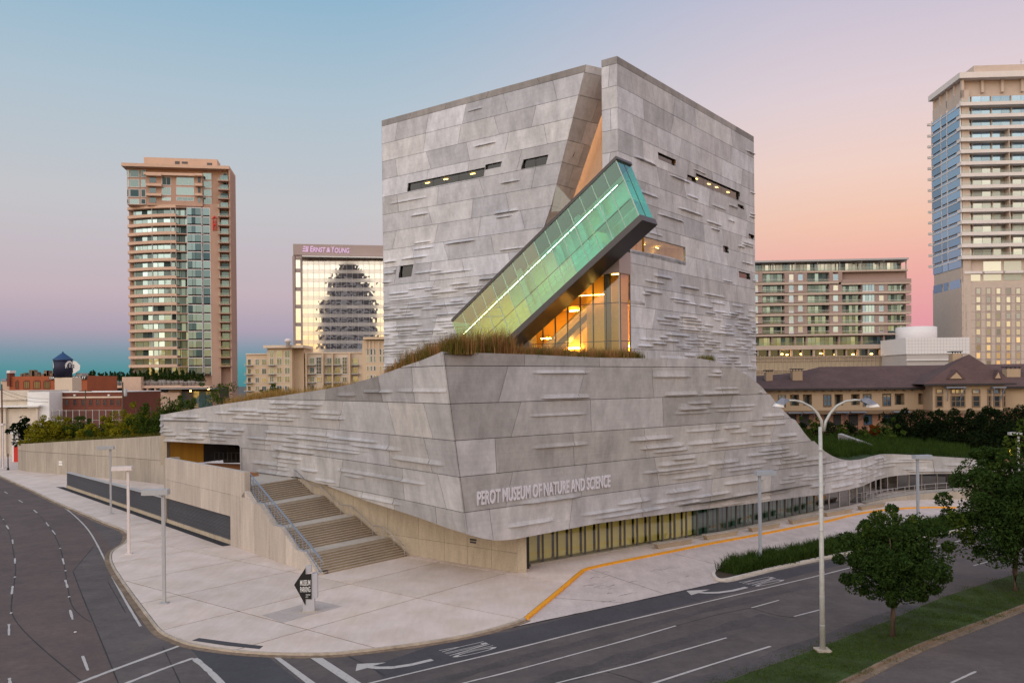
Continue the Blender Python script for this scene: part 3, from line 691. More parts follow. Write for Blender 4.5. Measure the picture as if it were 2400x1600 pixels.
# slanting reveal of the left wall and the inner faces of the slot
def _revhit(px, py):
    u, v = uv(px, py); o = C0 + dR * 4.2; t = (o.x - u * o.y) / (u * dL.y - dL.x); return CAMZ + v * (o.y + t * dL.y), t
(_z1, _t1), (_z2, _t2) = _revhit(1411, 268), _revhit(1342, 470)
rev = lambda z: _t1 + (z - _z1) * (_t2 - _t1) / (_z2 - _z1)
for i, (z0, z1) in enumerate(courses):
    if z1 < 33: break
    mb = MB(); e0, e1 = interp(edgeL, z0), interp(edgeL, z1); g = .03
    f0, f1 = SL(e0 + .04, z0 + g, -.02), SL(e1 + .04, z1 - g, -.02); b0, b1 = SL(rev(z0), z0 + g, -4.2), SL(rev(z1), z1 - g, -4.2)
    k = .55 if i % 2 else .72; m0, m1 = f0.lerp(b0, k), f1.lerp(b1, k)
    for p, q_, r_, s_, cut_ in ((f0, m0, m1, f1, 1), (m0, b0, b1, m1, 1)):
        d = (q_ - p).normalized() * .025; MB().hexa([p + d, q_ - d, r_ - d, s_ + d], [x + Vector((-.12, .06, 0)) for x in (p + d, q_ - d, r_ - d, s_ + d)]).build('panel', MT['panel_cube'], cube_o)
mb = MB(); mb.quad(*[SL(interp(edgeL, z) + .5 if k == 0 else rev(z) + .5, z, -.15 if k == 0 else -4.2) for k, z in ((0, 36), (1, 36), (1, 52), (0, 52))]); mb.build('sealant_bed', MT['seal'], cube_o, fix=False)
MT['warm_wall'] = M('warm plaster', (.72, .52, .38), .8, .05)
mb = MB()
mb.quad(SL(2.1, 32, -DEEP), SL(14, 32, -DEEP), SL(14, 52, -DEEP), SL(2.1, 52, -DEEP)).quad(SL(2.1, 32.4, -.1), SL(2.1, 32.4, -DEEP), SL(2.1, 52.1, -DEEP), SL(2.1, 52.1, -.1))
mb.build('slot_wall', MT['warm_wall'], cube_o)
# the narrow left-hand end of the right-hand wall, course by course
for i, (z0, z1) in enumerate(courses):
    if z1 < HB + .5: break
    z0 = max(z0, HB); js = [(0, 0), (.9 + .3 * (i % 3), 1.2 - .25 * (i % 2)), (2.1, 2.1)] if i % 2 else [(0, 0), (2.1, 2.1)]
    for jl, jr in zip(js, js[1:]):
        me = panel_mesh(SL, z0, z1, jl, jr, inf, ninf, [], [], 30); me.materials.append(MT['panel_dark'] if z0 > 51 else MT['panel_cube']); link('panel', me, cube_o)
MB().quad(SL(.02, HB, -.13), SL(2.08, HB, -.13), SL(2.08, 52.1, -.13), SL(.02, 52.1, -.13)).build('sealant_bed', MT['seal'], cube_o, fix=False)
MB().quad(SL(0, HB, 0), SL(2.1, HB, 0), SL(2.1, HB, -DEEP), SL(0, HB, -DEEP)).build('soffit', MT['panel'], cube_o, fix=False)
# windows of the cube: dark frame, recessed room, panes, ceiling lights
MT['win_dark'] = clear_glass('grey window glass', (.34, .40, .40), .035, power=.2)
MT['room'] = M('dim room', (.075, .065, .055), .9, .15)
MT['lamp_warm'] = emit('warm lamp', (1, .55, .13), 22)
MT['lamp_lobby'] = emit('lobby lamp', (1, .50, .10), 190)
MT['lamp_white'] = emit('white tube', (1, .88, .66), 20)
def cube_window(S, h, lamps=0, n=1, amber=False):
    a, b, c, d = h; mb = MB(); D = -2.4
    for q in ((S(a, c, 0), S(b, c, 0), S(b, c, D), S(a, c, D)), (S(a, d, 0), S(a, d, D), S(b, d, D), S(b, d, 0)), (S(a, c, 0), S(a, c, D), S(a, d, D), S(a, d, 0)), (S(b, c, 0), S(b, d, 0), S(b, d, D), S(b, c, D)), (S(a, c, D), S(b, c, D), S(b, d, D), S(a, d, D))): mb.quad(*q)
    w = mb.build('window', MT['room'] if not amber else MT['amber_room'], cube_o, fix=False); w_ = (b - a) / n
    for i in range(n):
        MB().quad(S(a + i * w_ + .03, c + .04, -.3), S(a + (i + 1) * w_ - .03, c + .04, -.3), S(a + (i + 1) * w_ - .03, d - .04, -.3), S(a + i * w_ + .03, d - .04, -.3)).build('pane', MT['win_dark'], w)
    fr = MB()
    for (p, q, r, s) in ((a, b, c, c + .05), (a, b, d - .05, d), (a, a + .05, c, d), (b - .05, b, c, d)): fr.hexa([S(p, r, -.34), S(q, r, -.34), S(q, r, -.25), S(p, r, -.25)], [S(p, s, -.34), S(q, s, -.34), S(q, s, -.25), S(p, s, -.25)])
    fr.build('frame', MT['dark'], w)
    for i in range(lamps):
        u = lerp(a + .8, b - .8, (i + .5) / lamps) + (.4 if i % 2 else -.3)
        S_ = [S(u, d - .12, -1.2), S(u + .7, d - .12, -1.2), S(u + .7, d - .12, -1.0), S(u, d - .12, -1.0)]; MB().hexa([p - Vector((0, 0, .06)) for p in S_], S_).build('ceiling_light', MT['lamp_warm'], w)
MT['amber_room'] = M('amber blind', (.22, .10, .015), .8, .1)
cube_window(SL, holesL[0], 3, 6); cube_window(SL, holesL[1]); cube_window(SL, holesL[2], 0, 2); cube_window(SL, holesL[3])
cube_window(SR, holesR[0], 0, 1, True); cube_window(SR, holesR[1]); cube_window(SR, holesR[2], 4, 5)
for h in holesR[3:]: cube_window(SR, h)
# ------------------------------------------------------------------ glazed lobby under the escalator box
lobby = MB()
lobby.quad(SL(-.0, 16.6, 0), SL(15, 16.6, 0), SL(15, 16.6, -DEEP), SL(0, 16.6, -DEEP))
lob = lobby.build('lobby_floor', MT['landing'], museum, fix=False)
MT['ochre'] = M('ochre lobby wall', (.72, .36, .07), .8, .08)
MT['cream'] = M('cream lobby wall', (.62, .52, .38), .8, .05)
MB().quad(SL(0, 16.6, -DEEP), SL(16, 16.6, -DEEP), SL(16, 33.2, -DEEP), SL(0, 33.2, -DEEP)).build('back_wall', MT['ochre'], lob, fix=False)
MB().quad(SL(16, 16.6, 0), SL(16, 33, 0), SL(16, 33, -DEEP), SL(16, 16.6, -DEEP)).build('side_wall', MT['cream'], lob, fix=False)
MB().quad(SL(-.0, 33, -.2), SL(14, 33, -.2), SL(14, 33, -DEEP), SL(0, 33, -DEEP)).build('ceiling', MT['cream'], lob, fix=False)
MB().quad(SR(2.5, 16.6, -.3), SR(2.5, 32, -.3), SR(2.5, 32, -6), SR(2.5, 16.6, -6)).build('inner_wall', MT['ochre'], lob, fix=False)
mb = MB(); 
for (p, q, r, s) in ((13, 17.2, 3, 25.0),):
    mb.hexa([SL(p, q, -3.0), SL(r, s, -3.0), SL(r, s, -4.4), SL(p, q, -4.4)], [x + Vector((0, 0, .9)) for x in (SL(p, q, -3.0), SL(r, s, -3.0), SL(r, s, -4.4), SL(p, q, -4.4))])
esc = mb.build('escalator', MT['trim'], lob)
MT['balustrade'] = clear_glass('green balustrade glass', (.62, .86, .80), .25, power=.3)
MB().quad(SL(13, 18.0, -2.95), SL(3, 25.8, -2.95), SL(3, 27.0, -2.95), SL(13, 19.2, -2.95)).build('balustrade', MT['balustrade'], esc, fix=False)
MB().bar(SL(13, 19.25, -2.95), SL(3, 27.05, -2.95), .1, .1).build('handrail', MT['steel'], esc)
fl = MB(); fl.hexa([SL(0, 24.0, -2.2), SL(12, 24.0, -4.6), SL(12, 24.0, -DEEP), SL(0, 24.0, -DEEP)], [SL(0, 24.4, -2.2), SL(12, 24.4, -4.6), SL(12, 24.4, -DEEP), SL(0, 24.4, -DEEP)]); fl.build('mezzanine', MT['ochre'], lob)
MB().tube([SL(2.3, 16.6, -1.2), SL(2.3, 33, -1.2)], .42, 14).build('column', MT['dark'], lob, True)
MB().bar(SL(10.5, 25.4, -1.6), SL(2.8, 25.2, -1.6), .14, .10).build('light_strip', MT['lamp_warm'], lob)
for (t, z, k) in ((8, 23.8, 4), (4, 23.8, 3.5), (1.2, 23.8, 3.4), (12, 20.5, 3.5), (3, 32.6, 3), (6, 32.6, 3.)): 
    q = [SL(t, z, -k), SL(t + 1.3, z, -k), SL(t + 1.3, z, -k + .25), SL(t, z, -k + .25)]; MB().hexa([p - Vector((0, 0, .08)) for p in q], q).build('ceiling_light', MT['lamp_lobby'], lob)
MT['lobby_glass'] = clear_glass('lobby glass', (.80, .90, .82), .10, power=.25)
xm = [0.06, 1.85, 3.65, 5.45, 7.25, 9.05, 10.9, 12.8]; zt = [16.9, 19.6, 24.0, 28.2, 33.0]
tub = lambda t: 32.2 - (t + 4.49) * .669                       # underside of the escalator box above t
for a, b in zip(xm, xm[1:]):
    for c, d in zip(zt, zt[1:]):
        d1, d2 = min(d, tub(a) + .3), min(d, tub(b) + .3)
        if d1 < c + .2: continue
        MB().quad(SL(a + .03, c, -.1), SL(b - .03, c, -.1), SL(b - .03, max(c + .05, d2), -.1), SL(a + .03, d1, -.1)).build('pane', MT['lobby_glass'], lob, fix=False)
for c, d in zip(zt[:-1], zt[1:-1] + [HB]): MB().quad(SR(.06, c, -.1), SR(2.45, c, -.1), SR(2.45, d - .04, -.1), SR(.06, d - .04, -.1)).build('pane', MT['lobby_glass'], lob, fix=False)
mb = MB()
for a in xm: mb.bar(SL(a, 16.6, -.2), SL(a, min(33, tub(a) + .3), -.2), .16, .22)
mb.build('mullion', MT['dark'], lob)
for z in zt[1:4]:
    tmax = min(12.8, (32.2 - z) / .669 - 4.3); MB().bar(SL(0.06, z, -.12), SL(max(.2, tmax), z, -.12), .07, .07).build('transom', MT['trim'], lob); MB().bar(SR(0.06, z, -.12), SR(2.45, z, -.12), .07, .07).build('transom', MT['trim'], lob)
MB().bar(SL(0.02, 16.6, 0), SL(.02, HB, 0), .12, .12).build('corner_post', MT['steel'], lob); MB().bar(SR(2.48, 16.6, -.05), SR(2.48, 30.4, -.05), .14, .14).build('corner_post', MT['trim'], lob)
# warm strip window in the right wall
a, b, c, d = stripR; mb = MB()
mb.quad(SR(a, c, -3), SR(b, c, -3), SR(b, d, -3), SR(a, d, -3)).quad(SR(a, c, 0), SR(b, c, 0), SR(b, c, -3), SR(a, c, -3)).quad(SR(a, d, 0), SR(a, d, -3), SR(b, d, -3), SR(b, d, 0)).quad(SR(b, c, 0), SR(b, d, 0), SR(b, d, -3), SR(b, c, -3))
sw = mb.build('strip_window', MT['cream'], cube_o, fix=False)
for i in range(8):
    p, q = lerp(a, b, i / 8), lerp(a, b, (i + 1) / 8); MB().quad(SR(p + .03, c, -.15), SR(q - .03, c, -.15), SR(q - .03, d, -.15), SR(p + .03, d, -.15)).build('pane', MT['lobby_glass'], sw, fix=False)
    if i in (1, 4, 6): MB().bar(SR(p, 32.1, -2.4), SR(p + .7, 32.1, -2.4), .1, .05).build('ceiling_light', MT['lamp_warm'], sw)
me = panel_mesh(SR, 29.0, 30.4, (2.55, 2.55), (2.9, 2.9), inf, ninf, [], [], 3)
hump = lambda s: 30.15 + .42 * math.sin(min(1, max(0, (s - 2.5) / 14.8)) * math.pi * .8)
for j0, j1 in (((2.5, 2.5), (8.8, 8.5)), ((8.8, 8.5), (17.3, 17.3))):
    me = panel_mesh(SR, 29.9, 31.0, j0, j1, hump, ninf, [], [], .6); me.materials.append(MT['panel_cube']); o = link('panel', me, cube_o)
# ------------------------------------------------------------------ escalator box
TD = 3.5
T = lambda t, z, k=0.: SL(t, z, TD - k)
tb = {'tr': (-1.71, 39.2), 'br': (-4.49, 32.77), 'bl': (15.26, 19.55), 'tl': (22.32, 22.66)}
ex = Vector((24.03, -16.54)); ey = Vector((-2.78, -6.43))           # along and across in (t, z)
def tp(i, j, k=0.): q = Vector(tb['tr']) + ex * i + ey * j; return T(q.x, q.y, k)
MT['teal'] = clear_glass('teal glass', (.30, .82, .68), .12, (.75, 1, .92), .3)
MT['teal_sheen_mid'] = clear_glass('glass with painted green sheen', (.42, .84, .60), .16, (.95, 1, .85), .3); MT['teal_sheen_gold'] = clear_glass('glass with painted golden sheen', (.62, .86, .46), .20, (1, 1, .75), .3)  # green to gold tints paint the sunset sky's reflection into the panes
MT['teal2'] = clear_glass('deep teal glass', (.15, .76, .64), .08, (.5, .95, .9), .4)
DT = 3.45
mb = MB(); K = .012
for j0, j1, k0, k1, ee in ((1.0, 1.10, -.06, DT, 1.02), (-.055, -.005, -.06, DT, 1.0)):      # floor and roof slabs
    mb.hexa([tp(-.008, j1, k0), tp(1.0, j1, k0), tp(1.0, j1, k1), tp(-.008, j1, k1)], [tp(-.008, j0, k0), tp(1.0, j0, k0), tp(1.0, j0, k1), tp(-.008, j0, k1)])
box_o = mb.build('escalator_box', MT['trim'], museum)
mb = MB(); mb.quad(tp(-.006, 1.102, 0), tp(1, 1.102, 0), tp(1, 1.102, DT), tp(-.006, 1.102, DT)); mb.build('soffit_panel', MT['soffit'], box_o, fix=False)
MT['tube_inner'] = M('pale green lining', (.80, .84, .72), .7, .08)
MT['tube_floor'] = M('escalator cladding', (.50, .62, .52), .5, .08)
MT['tube_cream'] = M('cream lining', (.86, .80, .50), .7, .08); MT['tube_glow'] = M('lining with painted golden glow', (.90, .74, .24), .7, .08)  # cream to gold puts the sunset reflection's yellow into the lower lining
for _a, _b, _m in ((0, .14, 'tube_inner'), (.14, .30, 'tube_cream'), (.30, .36, 'tube_floor'), (.36, .52, 'tube_inner'), (.52, .74, 'tube_cream'), (.74, 1, 'tube_glow')): MB().quad(tp(_a, 0, DT - .05), tp(_b, 0, DT - .05), tp(_b, 1, DT - .05), tp(_a, 1, DT - .05)).build('back_lining', MT[_m], box_o, fix=False)
for _a, _j0, _j1 in ((.16, .1, .95), (.27, .05, .8), (.4, .1, .95), (.62, .0, .9)): MB().hexa([tp(_a, _j1, 2.2), tp(_a + .025, _j1, 2.2), tp(_a + .025, _j1, 2.6), tp(_a, _j1, 2.6)], [tp(_a, _j0, 2.2), tp(_a + .025, _j0, 2.2), tp(_a + .025, _j0, 2.6), tp(_a, _j0, 2.6)]).build('inner_post', MT['tube_floor'], box_o)
mb = MB(); mb.quad(tp(0.02, .995, .1), tp(1, .995, .1), tp(1, .995, DT - .1), tp(0.02, .995, DT - .1)); mb.build('floor_lining', MT['tube_floor'], box_o, fix=False)
MB().hexa([tp(.2, .99, 1.0), tp(1, .99, 1.0), tp(1, .99, 2.4), tp(.2, .99, 2.4)], [tp(.2, .82, 1.0), tp(1, .82, 1.0), tp(1, .82, 2.4), tp(.2, .82, 2.4)]).build('escalator', MT['tube_inner'], box_o)
MB().quad(tp(.2, .82, .95), tp(1, .82, .95), tp(1, .66, .95), tp(.2, .66, .95)).build('balustrade', MT['balustrade'], box_o, fix=False)
MB().hexa([tp(.02, .62, .6), tp(.2, .62, .6), tp(.2, .62, 3), tp(.02, .62, 3)], [tp(.02, .58, .6), tp(.2, .58, .6), tp(.2, .58, 3), tp(.02, .58, 3)]).build('landing_plate', MT['tube_inner'], box_o)
NI = 15
ROWS = [0, .36, .68, 1.0]
for i in range(NI):
    for j in range(3):
        g = .0016
        MB().quad(tp(i / NI + g, ROWS[j + 1] - .006), tp((i + 1) / NI - g, ROWS[j + 1] - .006), tp((i + 1) / NI - g, ROWS[j] + .006), tp(i / NI + g, ROWS[j] + .006)).build('pane', MT['teal' if i + j < 7 else ('teal_sheen_mid' if i + j < 11 else 'teal_sheen_gold')], box_o, fix=False)
for i in range(NI + 1):
    MB().hexa([tp(i / NI - .0012, 1, .02), tp(i / NI + .0012, 1, .02), tp(i / NI + .0012, 1, .16), tp(i / NI - .0012, 1, .16)], [tp(i / NI - .0012, 0, .02), tp(i / NI + .0012, 0, .02), tp(i / NI + .0012, 0, .16), tp(i / NI - .0012, 0, .16)]).build('mullion', MT['tube_floor'], box_o)
for j in (.36, .68): MB().bar(tp(0, j, .05), tp(1, j, .05), .05, .05).build('transom', MT['trim'], box_o)
for j in range(3):
    for k in range(2):
        k0, k1 = k * DT / 2 + .03, (k + 1) * DT / 2 - .03
        MB().quad(tp(-.001, ROWS[j + 1] - .006, k0), tp(-.001, ROWS[j + 1] - .006, k1), tp(-.001, ROWS[j] + .006, k1), tp(-.001, ROWS[j] + .006, k0)).build('end_pane', MT['teal2'], box_o, fix=False)
MB().bar(tp(-.001, 0, DT / 2), tp(-.001, 1, DT / 2), .06, .06).build('mullion', MT['trim'], box_o)
MB().quad(tp(1, 0, 0), tp(1, 1, 0), tp(1, 1, DT), tp(1, 0, DT)).build('end_pane', MT['teal2'], box_o, fix=False)
for i in range(7):
    a, b = .04 + i * .135, .04 + i * .135 + .128
    MB().bar(tp(a, .30, .55), tp(b, .30, .55), .04, .035).build('light_tube', MT['lamp_white'], box_o)
# small glass triangle between the wall edge and the box, mauve canopy under the box
MB().quad(SL(9.3, 35.5, .02), SL(8.55, 38.7, .02), SL(6.6, 36.6, .02), SL(4.5, 35.2, .02)).build('glass_triangle', MT['lobby_glass'], museum, fix=False)
cn = MB(); zc0, zc1 = 27.35, 29.9
cn.hexa([SL(-.1, zc0, .15), SL(2.6, zc0, .15), SL(6.2, zc0 + .3, -.4), SL(6, zc0 + .3, -2.5), SL(-.1, zc0, -2.5)], [SL(-.1, zc1, .15), SL(2.6, zc1, .15), SL(6.2, zc0 + .5, -.4), SL(6, zc1, -2.5), SL(-.1, zc1, -2.5)]); cno = cn.build('lobby_canopy', MT['pink_panel'], museum)
MB().bar(SL(.4, zc0 - .05, -.6), SL(1.3, zc0 - .05, -.6), .3, .05).build('downlight', MT['lamp_warm'], cno)
MB().hexa([SL(12.0, 16.6, 0.3), SL(17.5, 16.6, 0.3), SL(17.5, 16.6, -.2), SL(12.0, 16.6, -.2)], [SL(12.8, 20.6, .3), SL(14.8, 20.0, .3), SL(14.8, 20.0, -.2), SL(12.8, 20.6, -.2)]).build('wedge_wall', MT['panel'], museum)
MB().bar(SL(rev(36) + 1.5, 36, -5.0), SL(rev(50) + 1.5, 50, -5.0), .25, .25).build('cove_light', emit('cove lamp', (1, .66, .42), 5.5), cube_o)
for (t, z) in ((1.0, 19.2), (5.0, 19.2), (9.0, 19.2)): MB().bar(SL(t, z, -5.6), SL(t + 1.8, z, -5.6), .12, .12).build('wall_light', MT['lamp_lobby'], lob)
# ================================================================== museum plinth
Ab, At = P(1093, 1250, 62.2), P(1036, 824, 59.8)                   # the sharp arris, bottom and top
def arris(z): t = (z - Ab.z) / (At.z - Ab.z); return Vector((lerp(Ab.x, At.x, t), lerp(Ab.y, At.y, t)))
E_end = Vector((-40.9, 100.0)); M_c = Vector((-26.6, 94.2))
def planL(s, z):
    a = arris(z); k = 1 - s
    p = a * (k * k) + M_c * (2 * s * k) + E_end * (s * s); d = ((M_c - a) * k + (E_end - M_c) * s).normalized()
    return p, Vector((d.y * -1, d.x)) * 1.0
LL = 54.                                                             # length of the left wall, u = s * LL
def SPL(u, z, off):
    p, n = planL(u / LL, z); n = Vector((-n.x, -n.y)) if n.y > 0 else n; q = p + n * off; return Vector((q.x, q.y, z))
def hitL(px, py):
    uu, v = uv(px, py); z = 10.
    for _ in range(6):
        lo, hi = -.1, 1.1
        for _ in range(36):
            m = (lo + hi) / 2; p, _n = planL(m, z)
            if p.x / p.y > uu: lo = m
            else: hi = m
        p, _n = planL(lo, z); z = CAMZ + v * p.y
    return lo * LL, z
topL = sorted(hitL(*p) for p in [(1036, 824), (988, 844), (937, 862), (880, 883), (822, 900), (768, 911), (664, 927), (516, 948), (398, 968), (386, 971)])
FLOOR = 5.7
botL = sorted([hitL(*p) for p in [(1092, 1250), (1050, 1237.5), (1000, 1219), (950, 1202), (860, 1174), (794, 1149), (758, 1135), (715, 1122), (694, 1116)]])
u_post = hitL(566, 1080)[0]
botL = [b for b in botL if b[0] < hitL(694, 1118)[0] + .5] + [(hitL(690, 1118)[0] + .6, FLOOR), (u_post, FLOOR), (u_post + .02, hitL(565, 1043)[1]), hitL(492, 1039.6), hitL(392, 1035), (LL, hitL(390, 1035)[1])]
tL = lambda u: interp(topL, u); bL = lambda u: interp(botL, u)
dP = Vector((.755, .656)).normalized(); nP = Vector((dP.y, -dP.x))
# plan of the right wall: straight, then swinging round into the low entrance wing
R0 = Vector((Ab.x, Ab.y)); lean = .76 / (At.z - Ab.z)
planpts = [R0, R0 + dP * 30, R0 + dP * 46, P(1925, 1157, 94.6).xy, P(1985, 1147, 98.8).xy, P(2022, 1138, 102.2).xy, P(2048, 1127, 106.4).xy, P(2072, 1120, 109.6).xy, P(2113, 1113, 111.2).xy, P(2176, 1110, 111.4).xy, P(2261, 1109, 110.6).xy, P(2345, 1112, 110.).xy]
pl = [Vector((p.x, p.y, 0)) for p in planpts]; pl = [pl[0], pl[1]] + smooth_path(pl[2:], 5)
arc = [0.]
for a, b in zip(pl, pl[1:]): arc.append(arc[-1] + (b - a).length)
def planR(u):
    if u <= 0: return R0 + dP * u, nP
    for i in range(len(pl) - 1):
        if u <= arc[i + 1] or i == len(pl) - 2:
            d = (pl[i + 1] - pl[i]); k = (u - arc[i]) / d.length; p = pl[i] + d * k; dd = d.normalized()
            return Vector((p.x, p.y)), Vector((dd.y, -dd.x))
def SPR(u, z, off):
    p, n = planR(u); k = lean * (z - Ab.z) * max(0, min(1, (62 - u) / 30)); q = p + n * (off + k); return Vector((q.x, q.y, z))
def hitR(px, py):
    uu, v = uv(px, py); z = 10.
    for _ in range(5):
        lo, hi = -6., arc[-1] + 4
        for _ in range(40):
            m = (lo + hi) / 2; p = SPR(m, z, 0)
            if p.x / p.y < uu: lo = m
            else: hi = m
        z = CAMZ + v * SPR(lo, z, 0).y
    return lo, z
UEND = arc[-1]
topR = sorted(hitR(*p) for p in [(1036, 824), (1229, 830), (1405, 838), (1561, 840), (1640, 840), (1673, 845), (1695, 850), (1718, 859), (1751, 878), (1785, 905), (1818, 943), (1863, 987), (1896, 1023), (1928, 1054), (1951, 1068), (1970, 1075), (1993, 1079), (2019, 1076), (2049, 1068), (2070, 1064), (2098, 1064), (2176, 1068), (2261, 1073), (2368, 1079)])
botR = sorted(hitR(*p) for p in [(1093, 1250), (1125, 1261), (1160, 1267), (1200, 1264), (1212, 1262), (1400, 1226), (1605, 1198), (1780, 1177), (1925, 1158), (1996, 1145), (2019, 1139), (2049, 1126), (2070, 1120), (2113, 1113), (2176, 1110), (2261, 1109), (2345, 1113)])
tR = lambda u: interp(topR, u); bR = lambda u: interp(botR, u)
PL = [At.z + .02, 16.2, 13.5, 10.85, 8.2, 5.56, 2.0]
PC = list(zip(PL[1:], PL))
def jr_(pxs, z0, z1, fn):
    out = []
    for a, b in pxs:            # pixel x at the top and at the bottom of the joint
        o = []
        for px, z in ((b, z0), (a, z1)):
            lo, hi = (-6., UEND + 2) if fn is SPR else (-3., LL + 3)
            for _ in range(36):
                m = (lo + hi) / 2; p = fn(m, z, 0); c = CX + F * (p.x / p.y * _c - (p.z - CAMZ) / p.y * _s)
                if (c < px) == (fn is SPR): lo = m
                else: hi = m
            o.append(lo)
        out.append(tuple(o))
    return out
arR = lambda z: (arris(z) - R0).dot(dP)
pxR = [[(1229, 1229), (1405, 1405), (1566, 1561)], [(1191, 1168), (1374, 1353), (1528, 1532), (1688, 1691), (1790, 1785)], [(1221, 1198), (1384, 1386), (1553, 1555), (1718, 1701), (1840, 1836)], [(1160, 1164), (1343, 1346), (1510, 1515), (1681, 1663), (1818, 1805)],
       [(1202, 1185), (1375, 1362), (1533, 1545), (1701, 1689), (1833, 1827), (1951, 1948)], [(1147, 1161), (1342, 1331), (1499, 1510), (1670, 1661), (1809, 1804), (1935, 1932), (2019, 2017), (2070, 2066), (2183, 2191), (2319, 2323)]]
jPR = [[(arR(z0) + .01, arR(z1) + .01)] + jr_(x, z0, z1, SPR) + [(UEND, UEND)] for (z0, z1), x in zip(PC, pxR)]
jPR[4] = jPR[4][:-1] + [(jPR[4][-1][0] + .1,) * 2]
jPR[4] = [(arR(PC[4][0]) + .01, arR(PC[4][1]) + .01)] + jr_(pxR[4], *PC[4], SPR) + jr_([(2030, 2030), (2070, 2068), (2183, 2187), (2319, 2321)], *PC[4], SPR) + [(UEND, UEND)]
pxL = [[(974, 974), (900, 890)], [(964, 972), (882, 897), (766, 762)], [(992, 1015), (907, 927), (804, 794), (646, 655), (513, 521)], [(992, 1014), (911, 914), (764, 773), (628, 620), (489, 494)], [(1025, 1046), (942, 948), (804, 795), (655, 650)], [(1020, 1030), (922, 930), (850, 845)]]
jPL = [[(0.01, 0.01)] + jr_(x, z0, z1, SPL) + [(LL, LL)] for (z0, z1), x in zip(PC, pxL)]
def dPL(u, z):
    k = min(1, max(0, (u - 6) / 22)); return .05 + .42 * k
def dPRr(u, z):
    k = min(1, max(0, (u - 12) / 26)); return .04 + .30 * k + .12 * max(0, (6 - z) / 4) * min(1, u / 14)
rg = random.Random(21)
ridPL = make_ridges(LL, 4.2, 17, dPL, 31); ridPR = make_ridges(UEND, 2.7, 17, dPRr, 32)
ridPL = [(u, z, ln * 1.35, h * .95, p * .9) for u, z, ln, h, p in ridPL]; ridPR = [(u, z, ln * 1.2, h, p * .9) for u, z, ln, h, p in ridPR if not (u - ln * .6 < hitR(1431, 1130)[0] + .6 and 5.6 < z < 8.2)]
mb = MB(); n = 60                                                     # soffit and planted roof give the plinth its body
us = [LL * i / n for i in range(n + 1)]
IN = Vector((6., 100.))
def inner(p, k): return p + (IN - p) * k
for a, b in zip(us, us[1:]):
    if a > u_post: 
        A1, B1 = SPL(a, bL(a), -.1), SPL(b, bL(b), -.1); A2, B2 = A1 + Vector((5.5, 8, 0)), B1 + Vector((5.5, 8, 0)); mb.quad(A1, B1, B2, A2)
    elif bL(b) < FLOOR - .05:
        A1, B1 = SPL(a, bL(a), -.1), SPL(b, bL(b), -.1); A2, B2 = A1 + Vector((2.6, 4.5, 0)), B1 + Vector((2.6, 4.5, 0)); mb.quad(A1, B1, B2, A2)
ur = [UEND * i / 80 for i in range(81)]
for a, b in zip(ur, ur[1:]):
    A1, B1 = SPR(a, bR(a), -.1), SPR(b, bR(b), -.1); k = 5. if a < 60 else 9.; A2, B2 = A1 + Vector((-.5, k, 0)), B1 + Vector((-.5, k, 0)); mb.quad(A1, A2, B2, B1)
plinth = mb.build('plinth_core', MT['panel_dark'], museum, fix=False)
dk = {(0, 0), (0, 3)}
def matR(a, b, z):
    if z > 16.3 and (a < 3 and b < 16 or a > 24): return MT['panel_dark']
    return MT['panel']
clad(plinth, SPR, PC, jPR, tR, bR, [], ridPR, .8, matR)
clad(plinth, SPL, PC, jPL, tL, bL, [], ridPL, .8, lambda a, b, z: MT['panel_dark'] if (13 < z < 16.3 and 6 < (a + b) / 2 < 14) else MT['panel'])
us2 = [LL * i / 70 for i in range(71)] + [u_post, u_post + .03]
def grid_back(S, us, top, bot, z0f):
    m_ = MB(); us = sorted(us)
    for a, b in zip(us, us[1:]):
        za0, za1, zb0, zb1 = bot(a), top(a) - .02, bot(b), top(b) - .02
        N = 4
        for i in range(N): m_.quad(S(a, lerp(za0, za1, i / N), -.13), S(b, lerp(zb0, zb1, i / N), -.13), S(b, lerp(zb0, zb1, (i + 1) / N), -.13), S(a, lerp(za0, za1, (i + 1) / N), -.13))
    return m_
grid_back(SPL, us2, tL, bL, None).build('sealant_bed', MT['seal'], plinth, fix=False)
mb = MB(); zz = [lerp(Ab.z + .1, At.z, i / 6) for i in range(7)]
uR2 = [x for x in ur]; grid_back(lambda u, z, o: SPR(max(u, arR(z) + .05) if u < .01 else u, z, o), uR2, tR, bR, None).build('sealant_bed', MT['seal'], plinth, fix=False)
mb = MB()
for a, b in zip(zz, zz[1:]):
    for q in ((arR(a), arR(b)),):
        mb.quad(SPR(q[0] + .05, a, -.13), SPR(.02, a, -.13), SPR(.02, b, -.13), SPR(q[1] + .05, b, -.13))
mb.build('sealant_bed', MT['seal'], plinth, fix=False)
# rounded left-hand nose of the canopy, and the post it rests on
nose = MB(); z0n, z1n = bL(LL), tL(LL); p0 = SPL(LL, 10, 0); dnn = (SPL(LL, 10, 0) - SPL(LL - 1, 10, 0)).normalized(); nn = Vector((dnn.y * -1, dnn.x, 0)); nn = -nn if nn.y < 0 else nn
prev = None
for i in range(7):
    w = i / 6 * math.pi * .55; q = p0 + dnn * (1.1 * math.sin(w)) + nn * (1.1 * (1 - math.cos(w)))
    if prev is not None:
        N = 9
        for k in range(N):
            za, zb = lerp(z0n, z1n, k / N), lerp(z0n, z1n, (k + 1) / N); o = .10 if k % 2 else 0.
            nose.quad(prev + Vector((-.10, -.10, 0)) * (k % 2) + Vector((0, 0, za)) - Vector((0, 0, 10)), q + Vector((-.1, -.1, 0)) * (k % 2) + Vector((0, 0, za - 10)), q + Vector((0, 0, zb - 10)), prev + Vector((0, 0, zb - 10)))
    prev = q
